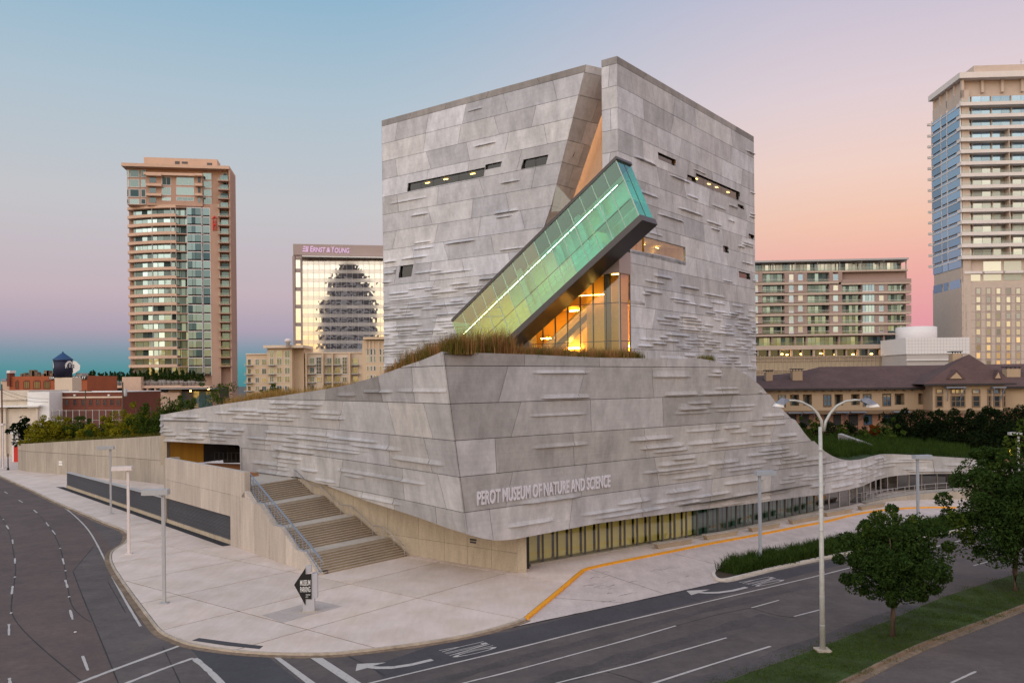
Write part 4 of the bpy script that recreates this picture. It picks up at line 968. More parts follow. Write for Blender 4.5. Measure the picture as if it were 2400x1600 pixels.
nose.quad(prev + Vector((0, 0, z0n - 10)), prev + Vector((9, 14, z0n - 10)), prev + Vector((9, 14, z1n - 10)), prev + Vector((0, 0, z1n - 10)))
nose.build('canopy_nose', MT['panel'], plinth, fix=False)
up = MB()
for i in range(6):
    w0, w1 = i / 6 * math.pi * .5, (i + 1) / 6 * math.pi * .5; c = SPL(u_post - .1, 8, -1.3); tdir = (SPL(u_post + .5, 8, 0) - SPL(u_post - .5, 8, 0)).normalized(); nd = (SPL(u_post, 8, 1) - SPL(u_post, 8, 0)).normalized()
    A_, B_ = c + nd * 1.3 * math.cos(w0) + tdir * 1.3 * math.sin(w0), c + nd * 1.3 * math.cos(w1) + tdir * 1.3 * math.sin(w1)
    up.quad((A_.x, A_.y, FLOOR), (B_.x, B_.y, FLOOR), (B_.x, B_.y, 9.4), (A_.x, A_.y, 9.4))
up.quad((B_.x, B_.y, FLOOR), (B_.x + 3, B_.y + 5, FLOOR), (B_.x + 3, B_.y + 5, 9.4), (B_.x, B_.y, 9.4))
up.build('rounded_end', MT['panel'], plinth, fix=False)
# planted roof
rf = MB(); rim = [SPL(u, tL(u) - .12, -.2) for u in reversed(us)] ; rimR = [SPR(max(u, arR(17) if u < .5 else u), tR(u) - .12, -.2) for u in ur[1:]]
def roof_in(p):
    q = Vector((p.x, p.y)); c = Vector((10., 112.)); d = (c - q); k = min(1, 14 / d.length); r = q + d * k
    return Vector((r.x, r.y, min(16.75, p.z - .05 + .0 * k)))
allr = rim + [r for r in rimR if r.y < 100]
for a, b in zip(allr, allr[1:]):
    rf.quad(a, b, roof_in(b), roof_in(a)); ia, ib = roof_in(a), roof_in(b); c = Vector((10., 112.))
    ja = Vector((ia.x + (c.x - ia.x) * .8, ia.y + (c.y - ia.y) * .8, ia.z)); jb = Vector((ib.x + (c.x - ib.x) * .8, ib.y + (c.y - ib.y) * .8, ib.z)); rf.quad(ia, ib, jb, ja)
roof_o = rf.build('planted_roof', MT['roof_green'], museum, fix=False)
# lettering on the right wall
l0, l1 = hitR(1118, 1165), hitR(1431, 1130)
zb_, hgt = hitR(1118, 1184)[1], hitR(1118, 1152)[1] - hitR(1118, 1184)[1]
uA, uB = hitR(1117, 1170)[0], hitR(1429, 1130)[0]
me = text_mesh('PEROT MUSEUM OF NATURE AND SCIENCE', .05, .026)
MT['letter'] = M('pale metal letters', (.66, .63, .68), .5, .02)
zb2 = hitR(1425, 1141)[1]
for v in me.vertices:
    u = lerp(uA, uB, v.co.x); v.co = SPR(u, lerp(zb_, zb2, v.co.x) + v.co.y * 1.05, .05 + v.co.z * 1.2)
me.materials.clear(); me.materials.append(MT['letter']); me.update(); link('lettering', me, plinth)
# ---- tan wall below the left side, and the ground-floor glazing
BW0, BW1 = Vector((.25, 67.1)), Vector((-22.6, 85.3)); bd = (BW1 - BW0).normalized(); bn = Vector((-bd.y, bd.x)) * -1
fb = Fac(BW1, BW0)
LB = (BW0 - BW1).length
js = [0, 5.2, 10, 14.5, 18.4, 21.4, 24.0, 26.6, LB]; 
tanw = MB(); fb.box(tanw, 0, LB, 0, 4.4, -1.2, -.12); tan_o = tanw.build('tan_wall', MT['seal'], museum)
for a, b in zip(js, js[1:]):
    zt_ = 5.72 if a < 5 else 6.2 if a < 9 else (5.6 if a < 14 else (4.8 if a < 20 else 3.9))
    for c, d in ((0, 1.55), (1.55, zt_)):
        m_ = MB(); fb.box(m_, a + .012, b - .012, c + .01, d - .01, -.3, 0); m_.build('panel', MT['beige2'], tan_o)
rt = MB(); fr = Fac((BW0.x, BW0.y), (1.0, 69.6)); rt.box(.26, 1.0, 67.15, 69.4, 0, 3.4); rt.build('end_wall', MT['beige2'], tan_o)
m_ = MB(); fb.box(m_, LB - 4.9, LB - 4.2, 2.05, 2.2, 0, .03); fb.box(m_, LB - 4.9, LB - 4.25, 1.85, 1.98, 0, .03); m_.build('small_plaque', MT['dark'], tan_o)
gpts = smooth_path([G(1238, 1325), G(1330, 1309), G(1430, 1292), G(1520, 1277), G(1610, 1263), G(1700, 1246), G(1800, 1224), G(1925, 1197)], 8)
garc = [0.]
for a, b in zip(gpts, gpts[1:]): garc.append(garc[-1] + (b - a).length)
def gl(u, off, z):
    for i in range(len(gpts) - 1):
        if u <= garc[i + 1] or i == len(gpts) - 2:
            d = gpts[i + 1] - gpts[i]; k = (u - garc[i]) / d.length; p = gpts[i] + d * k; d.normalize(); return Vector((p.x + d.y * off, p.y - d.x * off, z))
GLEN = garc[-1]; NB = 28; bw = GLEN / NB
MT['glass_warm'] = clear_glass('shopfront glass', (.86, .86, .66), .08, power=.2)
MT['glass_cool'] = clear_glass('green shopfront glass', (.35, .55, .47), .10, power=.2)
MT['blind'] = M('pale roller blind', (.78, .68, .34), .8, .05, rand=.08)
MT['blind_cool'] = M('grey roller blind', (.26, .33, .29), .8, .05, rand=.2)
base = MB()
for i in range(60):
    a, b = GLEN * i / 60, GLEN * (i + 1) / 60; base.hexa([gl(a, .35, 0), gl(b, .35, 0), gl(b, -.4, 0), gl(a, -.4, 0)], [gl(a, .35, .16), gl(b, .35, .16), gl(b, -.4, .16), gl(a, -.4, .16)])
shop = base.build('window_plinth', MT['beige'], museum)
bk = MB()
for i in range(40):
    a, b = GLEN * i / 40, GLEN * (i + 1) / 40; bk.quad(gl(a, -1.9, 0), gl(b, -1.9, 0), gl(b, -1.9, 3.6), gl(a, -1.9, 3.6)); bk.quad(gl(a, -1.9, 3.45), gl(b, -1.9, 3.45), gl(b, 1.2, 3.45), gl(a, 1.2, 3.45))
bk.build('inner_wall', MT['room'], shop, fix=False)
MT['amber_strip'] = emit('amber strip light', (1, .46, .05), 130)
for i in range(NB):
    a, b = i * bw, (i + 1) * bw; warm = i < 13
    MB().bar(gl(a, 0, .1), gl(a, 0, 3.4), .16, .22).build('mullion', MT['trim'], shop)
    MB().quad(gl(a + .08, 0, .16), gl(b - .08, 0, .16), gl(b - .08, 0, 3.4), gl(a + .08, 0, 3.4)).build('pane', MT['glass_warm' if warm else 'glass_cool'], shop, fix=False)
    MB().quad(gl(a + .12, -.55, .2), gl(b - .16, -.55, .2), gl(b - .16, -.55, 3.4), gl(a + .12, -.55, 3.4)).build('blind', MT['blind' if warm else 'blind_cool'], shop, fix=False)
    if warm: MB().bar(gl(a + .1, -.28, 3.25), gl(b - .1, -.28, 3.25), .10, .08).build('light_strip', MT['amber_strip'], shop)
MB().box(.9, 1.25, 68.6, 69.7, 0, 3.2).build('door_leaf', MT['dark'], shop)
# entrance wing: glazing, ramp, railings
en = smooth_path([gl(GLEN, 0, 0), G(1990, 1184), G(2040, 1170), P(2080, 1150, 113.5), P(2160, 1146, 114.5), P(2262, 1146, 114)], 6)
en = [Vector((p.x, p.y, 0)) for p in en]
MT['glass_dark'] = clear_glass('dark entrance glass', (.22, .27, .27), .12, power=.2)
for i, (a, b) in enumerate(zip(en[::2], en[2::2])):
    MB().quad((a.x, a.y, 0), (b.x, b.y, 0), (b.x, b.y, 3.0), (a.x, a.y, 3.0)).build('pane', MT['glass_dark'], shop, fix=False)
    MB().bar((b.x, b.y, 0), (b.x, b.y, 3), .12, .16).build('mullion', MT['steel'], shop)
    if i > 4: MB().bar((a.x + .5, a.y + .8, 2.75), (b.x - .4, b.y + .8, 2.75), .3, .1).build('downlight', MT['amber_strip'] if i % 2 == 0 else MT['trim'], shop)
bk = MB()
for a, b in zip(en, en[1:]): bk.quad((a.x, a.y + 4, 0), (b.x, b.y + 4, 0), (b.x, b.y + 4, 3.3), (a.x, a.y + 4, 3.3))
bk.build('inner_wall', MT['room'], shop, fix=False)
rw = [Vector((p.x, p.y, 0)) for p in smooth_path([G(2030, 1181), G(2100, 1173), G(2170, 1170), G(2270, 1169)], 5)]
ra = MB()
for i, (a, b) in enumerate(zip(rw, rw[1:])):
    h0, h1 = .1 + 1.0 * i / (len(rw) - 1), .1 + 1.0 * (i + 1) / (len(rw) - 1); b_ = Vector((0, 2.4, 0)); ra.hexa([a, b, b + b_, a + b_], [a + Vector((0, 0, h0)), b + Vector((0, 0, h1)), b + b_ + Vector((0, 0, h1)), a + b_ + Vector((0, 0, h0))])
ramp = ra.build('entrance_ramp', MT['beige'], museum)
hw = MB(); e0 = P(2258, 1120, 112); hw.hexa([(e0.x, 109.5, 0), (e0.x + 1.0, 109.5, 0), (e0.x + 2.8, 113.5, 0), (e0.x, 113.5, 0)], [(e0.x, 109.5, 2.4), (e0.x + .6, 109.5, 2.4), (e0.x + 2.8, 113.5, 1.6), (e0.x, 113.5, 2.9)]); hw.build('ramp_end_wall', MT['beige'], museum)
def railing(pts, hts, name, parent, mat, h=1.05, step=1.5, mid=(.55,), r=.03, pr=.025):
    """posts and rails along a path whose foot heights are hts"""
    mb_ = MB(); P3 = [Vector((p[0], p[1], z)) for p, z in zip(pts, hts)]
    mb_.tube([p + Vector((0, 0, h)) for p in P3], r, 6)
    for m in mid: mb_.tube([p + Vector((0, 0, m)) for p in P3], r * .7, 5)
    o = mb_.build(name, mat, parent, True); d = 0.
    for a, b in zip(P3, P3[1:]):
        L = (b - a).length
        while d < L:
            p = a.lerp(b, d / L); MB().bar(p, p + Vector((0, 0, h)), pr * 2, pr * 2).build('post', mat, o); d += step
        d -= L
    p = P3[-1]; MB().bar(p, p + Vector((0, 0, h)), pr * 2, pr * 2).build('post', mat, o)
    return o
railing(rw, [.1 + 1.0 * i / (len(rw) - 1) for i in range(len(rw))], 'ramp_railing', museum, MT['steel'], 1.1, 1.35, (.2, .62))
r2 = [Vector((p.x, p.y + .8, 0)) for p in smooth_path([G(1938, 1198), G(1990, 1186), G(2030, 1179), G(2100, 1168)], 4)]
railing(r2, [0.] * len(r2), 'walkway_railing', museum, MT['steel'], 1.2, 1.1, (.15, .7))
# ================================================================== stair, terrace and long walls on the left
sBL, sBR = Vector((-15.39, 66.93)), Vector((-9.25, 74.18)); sTL, sTR = Vector((-24.5, 78.4)), Vector((-21.5, 84.4))
flights = [9, 10, 10, 9]; RIS = FLOOR / 38; LAND = .095
run = (1 - 3 * LAND) / 38
stair = thing('staircase', 'broad brown concrete outdoor staircase with three landings rising to the terrace', 'staircase', (-12.3, 70.5, 0))
def sp(t, k): a = sBL.lerp(sTL, t); b = sBR.lerp(sTR, t); return a.lerp(b, k)
t = 0.; z = 0.; prof = [(0., 0.)]
for fi, nn_ in enumerate(flights):
    for i in range(nn_):
        z += RIS; t1 = t + run; last = i == nn_ - 1 and fi < 3
        if last: t1 = t + run + LAND
        a0, b0, a1, b1 = sp(t, 0), sp(t, 1), sp(t1, 0), sp(t1, 1)
        m_ = MB(); m_.hexa([(a0.x, a0.y, max(0, z - .5)), (b0.x, b0.y, max(0, z - .5)), (b1.x, b1.y, max(0, z - .5)), (a1.x, a1.y, max(0, z - .5))], [(a0.x, a0.y, z), (b0.x, b0.y, z), (b1.x, b1.y, z), (a1.x, a1.y, z)])
        # nosing: a slightly proud pale lip
        m_.build('landing' if last else 'step', MT['landing'] if last else MT['step'], stair)
        na, nb = sp(t - .0015, 0), sp(t - .0015, 1); nc, nd_ = sp(t + run * .28, 1), sp(t + run * .28, 0)
        MB().hexa([(na.x, na.y, z - .035), (nb.x, nb.y, z - .035), (nc.x, nc.y, z - .035), (nd_.x, nd_.y, z - .035)], [(na.x, na.y, z + .004), (nb.x, nb.y, z + .004), (nc.x, nc.y, z + .004), (nd_.x, nd_.y, z + .004)]).build('nosing', MT['landing'], stair)
        prof.append((t, z)); t = t1; prof.append((t, z))
stair_prof = prof
def stair_line(k, inset=0., dz=0.):
    """foot line of a handrail: follows the flights and landings"""
    out = []; t = 0.; z = 0.; c = 0
    out.append((t, 0.))
    for fi, nn_ in enumerate(flights):
        t += run * nn_; z += RIS * nn_; out.append((t, z))
        if fi < 3: t += LAND; out.append((t, z))
    res = []
    for t, z in out: q = sp(min(t, 1), k); res.append(Vector((q.x, q.y, z + dz)))
    return res
def rail_set(k, name, mat, hts, r, parent, posts=2.0, extra=None):
    base_ = stair_line(k); mb_ = MB()
    for h, rr in hts: mb_.tube([p + Vector((0, 0, h)) for p in base_], rr, 6)
    o = mb_.build(name, mat, parent, True); acc = 0.
    for a, b in zip(base_, base_[1:]):
        L = (b - a).length; n_ = max(1, round(L / posts))
        for i in range(n_): p = a.lerp(b, i / n_); MB().bar(p, p + Vector((0, 0, hts[0][0])), .05, .05).build('post', mat, o)
    p = base_[-1]; MB().bar(p, p + Vector((0, 0, hts[0][0])), .05, .05).build('post', mat, o)
    return o
rail_set(.965, 'handrail', MT['steel'], [(.92, .032)], .03, stair, 1.9)
gb = stair_line(.03); gmb = MB(); gmb.tube([p + Vector((0, 0, .12)) for p in gb], .055, 6); gtop = lambda k: gb[0].lerp(gb[-1], k) + Vector((0, 0, 1.32))
gr = gmb.build('guard_rail', MT['rail_blue'], stair, True); MB().bar(gtop(0), gtop(1), .11, .09).build('top_rail', MT['rail_blue'], gr)
gl_len = (gb[-1].xy - gb[0].xy).length
for a_, b_ in zip(gb, gb[1:]):
    n_ = max(1, round((b_ - a_).length / .8))
    for i in range(n_): p = a_.lerp(b_, i / n_); MB().bar(p, gtop((p.xy - gb[0].xy).length / gl_len), .05, .05).build('post', MT['rail_blue'], gr)
mb = MB(); mb.tube([p + Vector((0, 0, .85)) for p in stair_line(.06)], .03, 6); mb.build('handrail', MT['steel'], stair, True)
# ---- long terrace wall with the louvred garage screen
W0, W1 = sBL, Vector((-66.36, 126.58)); fw = Fac(W1, W0); WLen = (W0 - W1).length
aat = lambda px, py: fw.hit(px, py)[0]
a_l, a_r = aat(388, 1150), aat(540, 1240); a_c = aat(573, 1120)
terr = thing('terrace_wall', 'tall board-marked concrete terrace wall beside the staircase', 'wall', tuple(fw.w(a_c, 0, 0)))
tw = MB(); fw.panel(tw, [(a_l + .02, 2.75), (a_r, 2.75), (a_r, .0), (WLen - .1, .0), (WLen - .2, .25), (WLen - 3.2, .2), (a_c + .3, 3.6), (a_c, 4.6), (a_l, 5.5)], -1.0, -.06)
tws = tw.build('wall_core', MT['seal'], terr)
# panels: a parapet course over a lower course, then the raking cheek under the stair
zj = 4.75; ZT = 7.08
pj = [a_l + .6, a_l + 3.3, aat(433, 1120), aat(515, 1130), a_c]
m_ = MB()
for a, b in zip([a_l] + pj[2:], pj[2:] ):
    x = MB(); fw.box(x, a + .012, b - .012, zj + .012, ZT, -.55, 0); x.build('panel', MT['beige_l'], tws)
jl = [a_l, aat(433, 1150), aat(470, 1150), aat(515, 1150), a_r]
for a, b in zip(jl, jl[1:]):
    x = MB(); fw.box(x, a + .012, b - .012, 2.72, zj - .012, -.55, 0); x.build('panel', MT['beige_l'], tws)
slope = [(p.x, p.y, p.z) for p in stair_line(0.0)]
def fa(p): return (Vector((p[0], p[1])) - fw.o).dot(fw.d)
rake = [(fa(p) , p[2] + .12) for p in reversed(slope)]
def rake_z(a): return interp(sorted(rake), a)
cj = [a_r, a_r + 2.3, a_r + 5.4, a_r + 8.4, a_r + 11.5, WLen]
rk = sorted(rake)
for a, b in zip(cj, cj[1:]):
    ks = sorted({a + .012, b - .012} | {k[0] for k in rk if a + .1 < k[0] < b - .1} | ({a_c} if a < a_c < b else set()))
    top = [(k, (zj if k < a_c - .01 else max(.06, rake_z(k)))) for k in ks]
    x = MB(); fw.panel(x, [(a + .012, 0), (b - .012, 0)] + top[::-1], -.5, 0); x.build('panel', MT['beige_l'], tws)
rt_w = MB(); o0 = fw.w(a_l, 0, 0); q1 = fw.w(a_l, -7, 0); fw.box(rt_w, a_l - .5, a_l - .01, 0, ZT, -1.6, -.02); rt_w.build('end_wall', MT['beige'], tws)
# terrace deck and what stands under the canopy
MT['deck'] = M('terrace timber deck', (.30, .12, .04), .7, .12, ((.6, (1, 1, 1)), (6, (.3, 3, 1))))
dkp = [tuple(sp(.99, 0)), tuple(sp(.99, 1)), (-18, 92), (-20, 112), (-36, 112)] + [tuple(fw.w(a_l + .3, d_, 0))[:2] for d_ in (-14, -.62)]
deck = MB(); deck.prism(dkp, FLOOR - .4, FLOOR - .006); deck_o = deck.build('terrace_floor', MT['landing'], museum)
sheet('timber_deck', [(-27.6, 82.8), (-26.0, 87.4), (-27.4, 91.5), (-27.5, 99), (-36.5, 102), (-39.2, 96.3)], FLOOR + .006, MT['deck'], museum)
MT['amber_wall'] = M('amber timber wall', (.50, .24, .03), .7, .15, ((1.2, (3, 3, .1)),))
MB().hexa([(-40.8, 101.5, FLOOR), (-37.4, 103.2, FLOOR), (-37.6, 103.6, FLOOR), (-41, 101.9, FLOOR)], [(-40.8, 101.5, 9.3), (-37.4, 103.2, 9.3), (-37.6, 103.6, 9.3), (-41, 101.9, 9.3)]).build('amber_wall', MT['amber_wall'], museum)
MB().box(-41.2, -40.5, 99.9, 100.9, FLOOR, 9.3).build('canopy_pier', MT['beige2'], museum)
MB().hexa([(-37.4, 103.3, FLOOR), (-35.8, 107, FLOOR), (-36.2, 107.2, FLOOR), (-37.8, 103.5, FLOOR)], [(-37.4, 103.3, 9.3), (-35.8, 107, 9.3), (-36.2, 107.2, 9.3), (-37.8, 103.5, 9.3)]).build('dark_wall', MT['trim'], museum)
hg = thing('courtyard_hedge', 'dark clipped hedge behind the terrace railing', 'hedge', (-30, 108, FLOOR - .4)); MB().box(-36.5, -22.5, 107.6, 108.4, FLOOR - .5, 7.5).build('hedge_core', MT['soil'], hg)
rgh = random.Random(12); hm = MB()
for i in range(40): leaves(hm, (-37 + i * .38, 107.6 + rgh.uniform(-.3, .3), 7 + rgh.uniform(-.9, 1.6)), (.9, .6, .9), 45, .17, rgh)
hm.build('foliage', MT['leaf_deep'], hg, fix=False)
railing([(-36.5, 104.5), (-33, 104), (-29.5, 101.5), (-26.5, 101)], [FLOOR] * 4, 'terrace_railing', museum, MT['trim'], 1.05, .55, (.1,))
for k, (x, y, zz_) in enumerate(((-36, 111, 9.5), (-31.5, 112, 8.6), (-27, 113, 8.2))):
    t_ = thing('courtyard_tree', ('dark bushy tree in the courtyard beside the amber wall', 'dark bushy tree in the courtyard behind the middle of the terrace railing', 'dark bushy tree in the courtyard next to the rounded museum wall')[k], 'tree', (x, y, FLOOR - .4), 'trees in the courtyard under the canopy')
    MB().tube([(x, y, FLOOR - .6), (x + .1, y, 7.2)], [.14, .08], 7).build('trunk', MT['bark'], t_); crown('crown', t_, MT['leaf_deep'], (x, y, 8.1), (2.6, 2., 1.9), 16, 60, .22, 60 + k)
# ---- louvred screen running away to the left
scr = thing('louvre_screen', 'long charcoal louvred garage screen with a pale metal cap', 'screen', tuple(fw.w(0, 0, 0)))
zl = lambda a: lerp(2.25, 2.72, a / a_r)
x = MB()
x.hexa([fw.w(0, -.5, .05), fw.w(a_r, -.5, .05), fw.w(a_r, -.32, .05), fw.w(0, -.32, .05)][::-1], [fw.w(0, -.5, zl(0)), fw.w(a_r, -.5, zl(a_r)), fw.w(a_r, -.32, zl(a_r)), fw.w(0, -.32, zl(0))][::-1]); so = x.build('screen_back', MT['dark'], scr)
NSL = 16
for i in range(NSL):
    k0, k1 = (i + .05) / NSL, (i + .72) / NSL; z00, z01 = lerp(.45, zl(0), k0), lerp(.45, zl(a_r), k0); z10, z11 = lerp(.45, zl(0), k1), lerp(.45, zl(a_r), k1)
    x = MB(); x.hexa([fw.w(0, -.14, z00), fw.w(a_r, -.14, z01), fw.w(a_r, -.32, z01 + .02), fw.w(0, -.32, z00 + .02)], [fw.w(0, -.18, z10), fw.w(a_r, -.18, z11), fw.w(a_r, -.32, z11 + .02), fw.w(0, -.32, z10 + .02)]); x.build('slat', MT['louver'], scr)
x = MB(); x.hexa([fw.w(-.1, -.5, zl(0)), fw.w(a_l, -.5, zl(a_l)), fw.w(a_l, -.05, zl(a_l)), fw.w(-.1, -.05, zl(0))][::-1], [fw.w(-.1, -.5, zl(0) + .14), fw.w(a_l, -.5, zl(a_l) + .14), fw.w(a_l, -.05, zl(a_l) + .14), fw.w(-.1, -.05, zl(0) + .14)][::-1]); x.build('cap', MT['lamp_grey'], scr)
x = MB(); fw.box(x, -.05, a_r, .02, .42, -.4, -.1); x.build('sill', MT['beige2'], scr)
MT['gravel'] = M('dark gravel strip', (.035, .034, .038), .95, .35, ((8, (1, 1, 1)), (25, (1, 1, 1))), bump=.8, bscale=18)
x = MB(); x.quad(fw.w(-1.6, -.1, .008), fw.w(a_r, -.1, .008), fw.w(a_r, .75, .008), fw.w(-2.6, .75, .008)); tag(x.build('gravel_strip', MT['gravel']), kind='structure')
bx = MB(); fw.box(bx, a_l - 7.5, a_l - 2.6, 0, 4.0, -5.4, -3.2); tag(bx.build('equipment_box', MT['louver']), 'dark grey equipment box behind the louvred screen against the terrace wall', 'box')
# ---- far retaining wall
rwp = [(-90.24, 155.6), (-86.96, 152.3), (-76.0, 145.6), (-62, 136.5), (-50, 127.5)]
rwz = [4.7, 4.9, 5.7, 6.7, 7.7]
rwl = thing('retaining_wall', 'long stained concrete retaining wall behind the louvred screen', 'wall', (-76, 145.6, 0))
core = MB()
for (a, za), (b, zb) in zip(zip(rwp, rwz), zip(rwp[1:], rwz[1:])):
    core.hexa([(a[0] + .1, a[1] + .1, 0), (b[0] + .1, b[1] + .1, 0), (b[0] + .6, b[1] + .7, 0), (a[0] + .6, a[1] + .7, 0)], [(a[0] + .1, a[1] + .1, za - .05), (b[0] + .1, b[1] + .1, zb - .05), (b[0] + .6, b[1] + .7, zb - .05), (a[0] + .6, a[1] + .7, za - .05)])
rwc = core.build('wall_core', MT['seal'], rwl)
segs = [(0, 0, 1), (1, 0, .5), (1, .5, 1), (2, 0, .5), (2, .5, 1), (3, 0, .5), (3, .5, 1)]
for i, k0, k1 in segs:
    a = Vector(rwp[i]).lerp(Vector(rwp[i + 1]), k0); b = Vector(rwp[i]).lerp(Vector(rwp[i + 1]), k1); za, zb = lerp(rwz[i], rwz[i + 1], k0), lerp(rwz[i], rwz[i + 1], k1); f_ = Fac(a, b); L = (b - a).length
    for c0, c1, d0, d1 in ((0, 0, 3.55, 3.55), (3.6, 3.6, za, zb)):
        x = MB(); f_.panel(x, [(.02, c0), (L - .02, c1), (L - .02, d1), (.02, d0)], -.3, 0); x.build('panel', MT['beige'], rwc)
f_ = Fac(Vector(rwp[1]), Vector(rwp[2])); a, zz_ = f_.hit(142, 1084); x = MB(); f_.box(x, a - .5, a + .5, zz_ - .02, zz_ + .3, 0, .05); f_.box(x, a - .5, a + .55, zz_ - .45, zz_ - .1, 0, .05); x.build('small_sign', MT['white'], rwc)
# ================================================================== lamps, sign, benches, trees
def box_lamp(name, label, base, h, mat, group, head=1.9):
    t = thing(name, label, 'lamp post', base, group)
    return t
proto = None
def ped_lamp(px, top, label, mat, rz, hl=1.75, z=0.):
    global proto
    b = G(*px, z); _u, v = uv(px[0], top); h = CAMZ + v * b.y - z
    t = thing('lamp_post', label, 'lamp post', (b.x, b.y, z), 'box-headed lamp posts around the museum')
    def part_(name, mb_, parent): o = mb_.build(name, mat, None); o.parent = parent; return o
    part_('base_plate', MB().box(-.28, .28, -.28, .28, 0, .06), t)
    part_('pole', MB().box(-.105, .105, -.105, .105, .06, h - .36), t)
    hd = part_('lamp_head', MB().hexa([(-hl * .78, -.34, h - .36), (hl * .22, -.34, h - .36), (hl * .22, .34, h - .36), (-hl * .78, .34, h - .36)], [(-hl * .77, -.32, h), (hl * .21, -.32, h), (hl * .21, .32, h), (-hl * .77, .32, h)]), t)
    part_('lens', MB().box(-hl * .7, hl * .1, -.28, .28, h - .385, h - .361), hd).data.materials[0] = MT['white']
    t.rotation_euler.z = rz; return t
ped_lamp((385, 1413), 1146, 'grey box-headed lamp post on the plaza, nearest to the corner kerb', MT['lamp_grey'], .1, 1.75)
ped_lamp((302, 1297), 1092, 'pale pinkish box-headed lamp post on the plaza where the kerb bulges', MT['lamp_pale'], .2, 1.7)
ped_lamp((260, 1204), 1045, 'slim grey box-headed lamp post beside the louvred screen', MT['lamp_grey'], .3, 1.9)
ped_lamp((1782, 1315), 1103, 'blue-grey box-headed lamp post in the bunch grass at the island tip', MT['lamp_blue'], math.pi + .2, 1.75)
ped_lamp((2152, 1250), 1066, 'blue-grey box-headed lamp post on the island in front of the entrance ramp', MT['lamp_blue'], math.pi + .2, 1.8)
ped_lamp((2388, 1150), 1012, 'grey box-headed lamp post in front of the dark evergreens', MT['lamp_grey'], 0, 1.6)
# ---- tall double-arm street light on the median
sb = G(1928, 1524); st = thing('street_light', 'tall weathered double-arm street light standing on the grass median', 'street light', (sb.x, sb.y, 0))
def sl_pt(px, py): u, v = uv(px, py); return Vector((u * sb.y, sb.y, CAMZ + v * sb.y))
jz = sl_pt(1930, 1000).z
MB().box(sb.x - .38, sb.x + .38, sb.y - .38, sb.y + .38, 0, .10).build('base_plate', MT['kerb'], st)
MB().tube([(sb.x, sb.y, .1), (sb.x, sb.y, 4), (sb.x, sb.y, jz)], [.155, .135, .10], 12).build('pole', MT['galv'], st, True)
mb = MB()
for h in (1.4, 3.0, 4.3, 6.6, 7.9, jz - 1.3): mb.tube([(sb.x, sb.y, h), (sb.x, sb.y, h + .05)], .15, 12)
mb.build('pole_band', MT['lamp_grey'], st)
for pts, tip in (([(1928, 1010), (1925, 985), (1915, 967), (1899, 952), (1880, 942), (1862, 938), (1847, 938)], (1818, 944)), ([(1931, 1010), (1935, 988), (1946, 968), (1962, 950), (1982, 940), (2003, 937), (2019, 938)], (2054, 945))):
    MB().tube([sl_pt(*p) for p in pts], [.085, .08, .075, .07, .065, .06, .055], 9).build('arm', MT['galv'], st, True)
    a = sl_pt(*pts[-1]); b = sl_pt(*tip); d = (b - a).normalized(); s_ = 1 if b.x > a.x else -1; L = abs(b.x - a.x)
    hd = MB().hexa([(a.x, sb.y - .1, a.z - .07), (a.x + s_ * L * .45, sb.y - .26, a.z - .24), (b.x, sb.y - .16, b.z - .02), (b.x, sb.y + .16, b.z - .02), (a.x + s_ * L * .45, sb.y + .26, a.z - .24), (a.x, sb.y + .1, a.z - .07)],
                   [(a.x, sb.y - .1, a.z + .07), (a.x + s_ * L * .4, sb.y - .2, a.z + .14), (b.x - s_ * .12, sb.y - .12, b.z + .10), (b.x - s_ * .12, sb.y + .12, b.z + .10), (a.x + s_ * L * .4, sb.y + .2, a.z + .14), (a.x, sb.y + .1, a.z + .07)]).build('lamp_head', M('blue-grey lamp housing', (.20, .22, .28), .45, .05), st)
    MB().hexa([(a.x + s_ * L * .4, sb.y - .22, a.z - .38), (b.x + s_ * .12, sb.y - .2, b.z - .18), (b.x + s_ * .12, sb.y + .2, b.z - .18), (a.x + s_ * L * .4, sb.y + .22, a.z - .38)], [(a.x + s_ * L * .48, sb.y - .24, a.z - .22), (b.x, sb.y - .15, b.z - .02), (b.x, sb.y + .15, b.z - .02), (a.x + s_ * L * .48, sb.y + .24, a.z - .22)]).build('lens', MT['white'], hd)
# ---- arrow sign
g = G(722, 1433); sg = thing('parking_sign', 'black arrow sign reading museum parking on a grey metal post', 'sign', (g.x, g.y, 0))
MT['sign_grey'] = M('grey sign metal', (.42, .41, .44), .45, .04)
fs = Fac((g.x - .5, g.y - .05), (g.x + .5, g.y + .05)); u_ = 56.3 / 2000
def sg_(px, py): return ((px - 722) * u_ + .5, max(.0, (1433 - py) * u_))
x = MB(); fs.panel(x, [sg_(710, 1433), sg_(737, 1433), sg_(737, 1400), sg_(710, 1400)], -.45, .02); x.build('pedestal', MT['sign_grey'], sg)
x = MB(); fs.box(x, *[sg_(703, 0)[0], sg_(743, 0)[0]], 0, .03, -.75, .3); x.build('footing', MT['kerb'], sg)
x = MB(); fs.panel(x, [sg_(730, 1404), sg_(744, 1402), sg_(744, 1343), sg_(731, 1345)], -.5, .0); fs.panel(x, [sg_(717, 1345), sg_(730, 1341), sg_(730, 1324), sg_(717, 1327)], -.35, -.02); x.build('housing', MT['sign_grey'], sg)
x = MB(); fs.panel(x, [sg_(691, 1368), sg_(716.5, 1417), sg_(717, 1402), sg_(730.5, 1403), sg_(730.5, 1344), sg_(717, 1345), sg_(717, 1330)], -.06, .06); ar = x.build('arrow', MT['black'], sg)
def on_sign(body, x0, y0, x1, y1, bold=0.):
    a0, z0 = sg_(x0, y1); a1, z1 = sg_(x1, y0); o = fs.w(a0, .068, z0); text_on(body, o, fs.w(a1, .068, z0) - o, Vector((0, 0, z1 - z0)), Vector((fs.n.x, fs.n.y, 0)) * .1, MT['white'], 'lettering', ar, .02, bold)
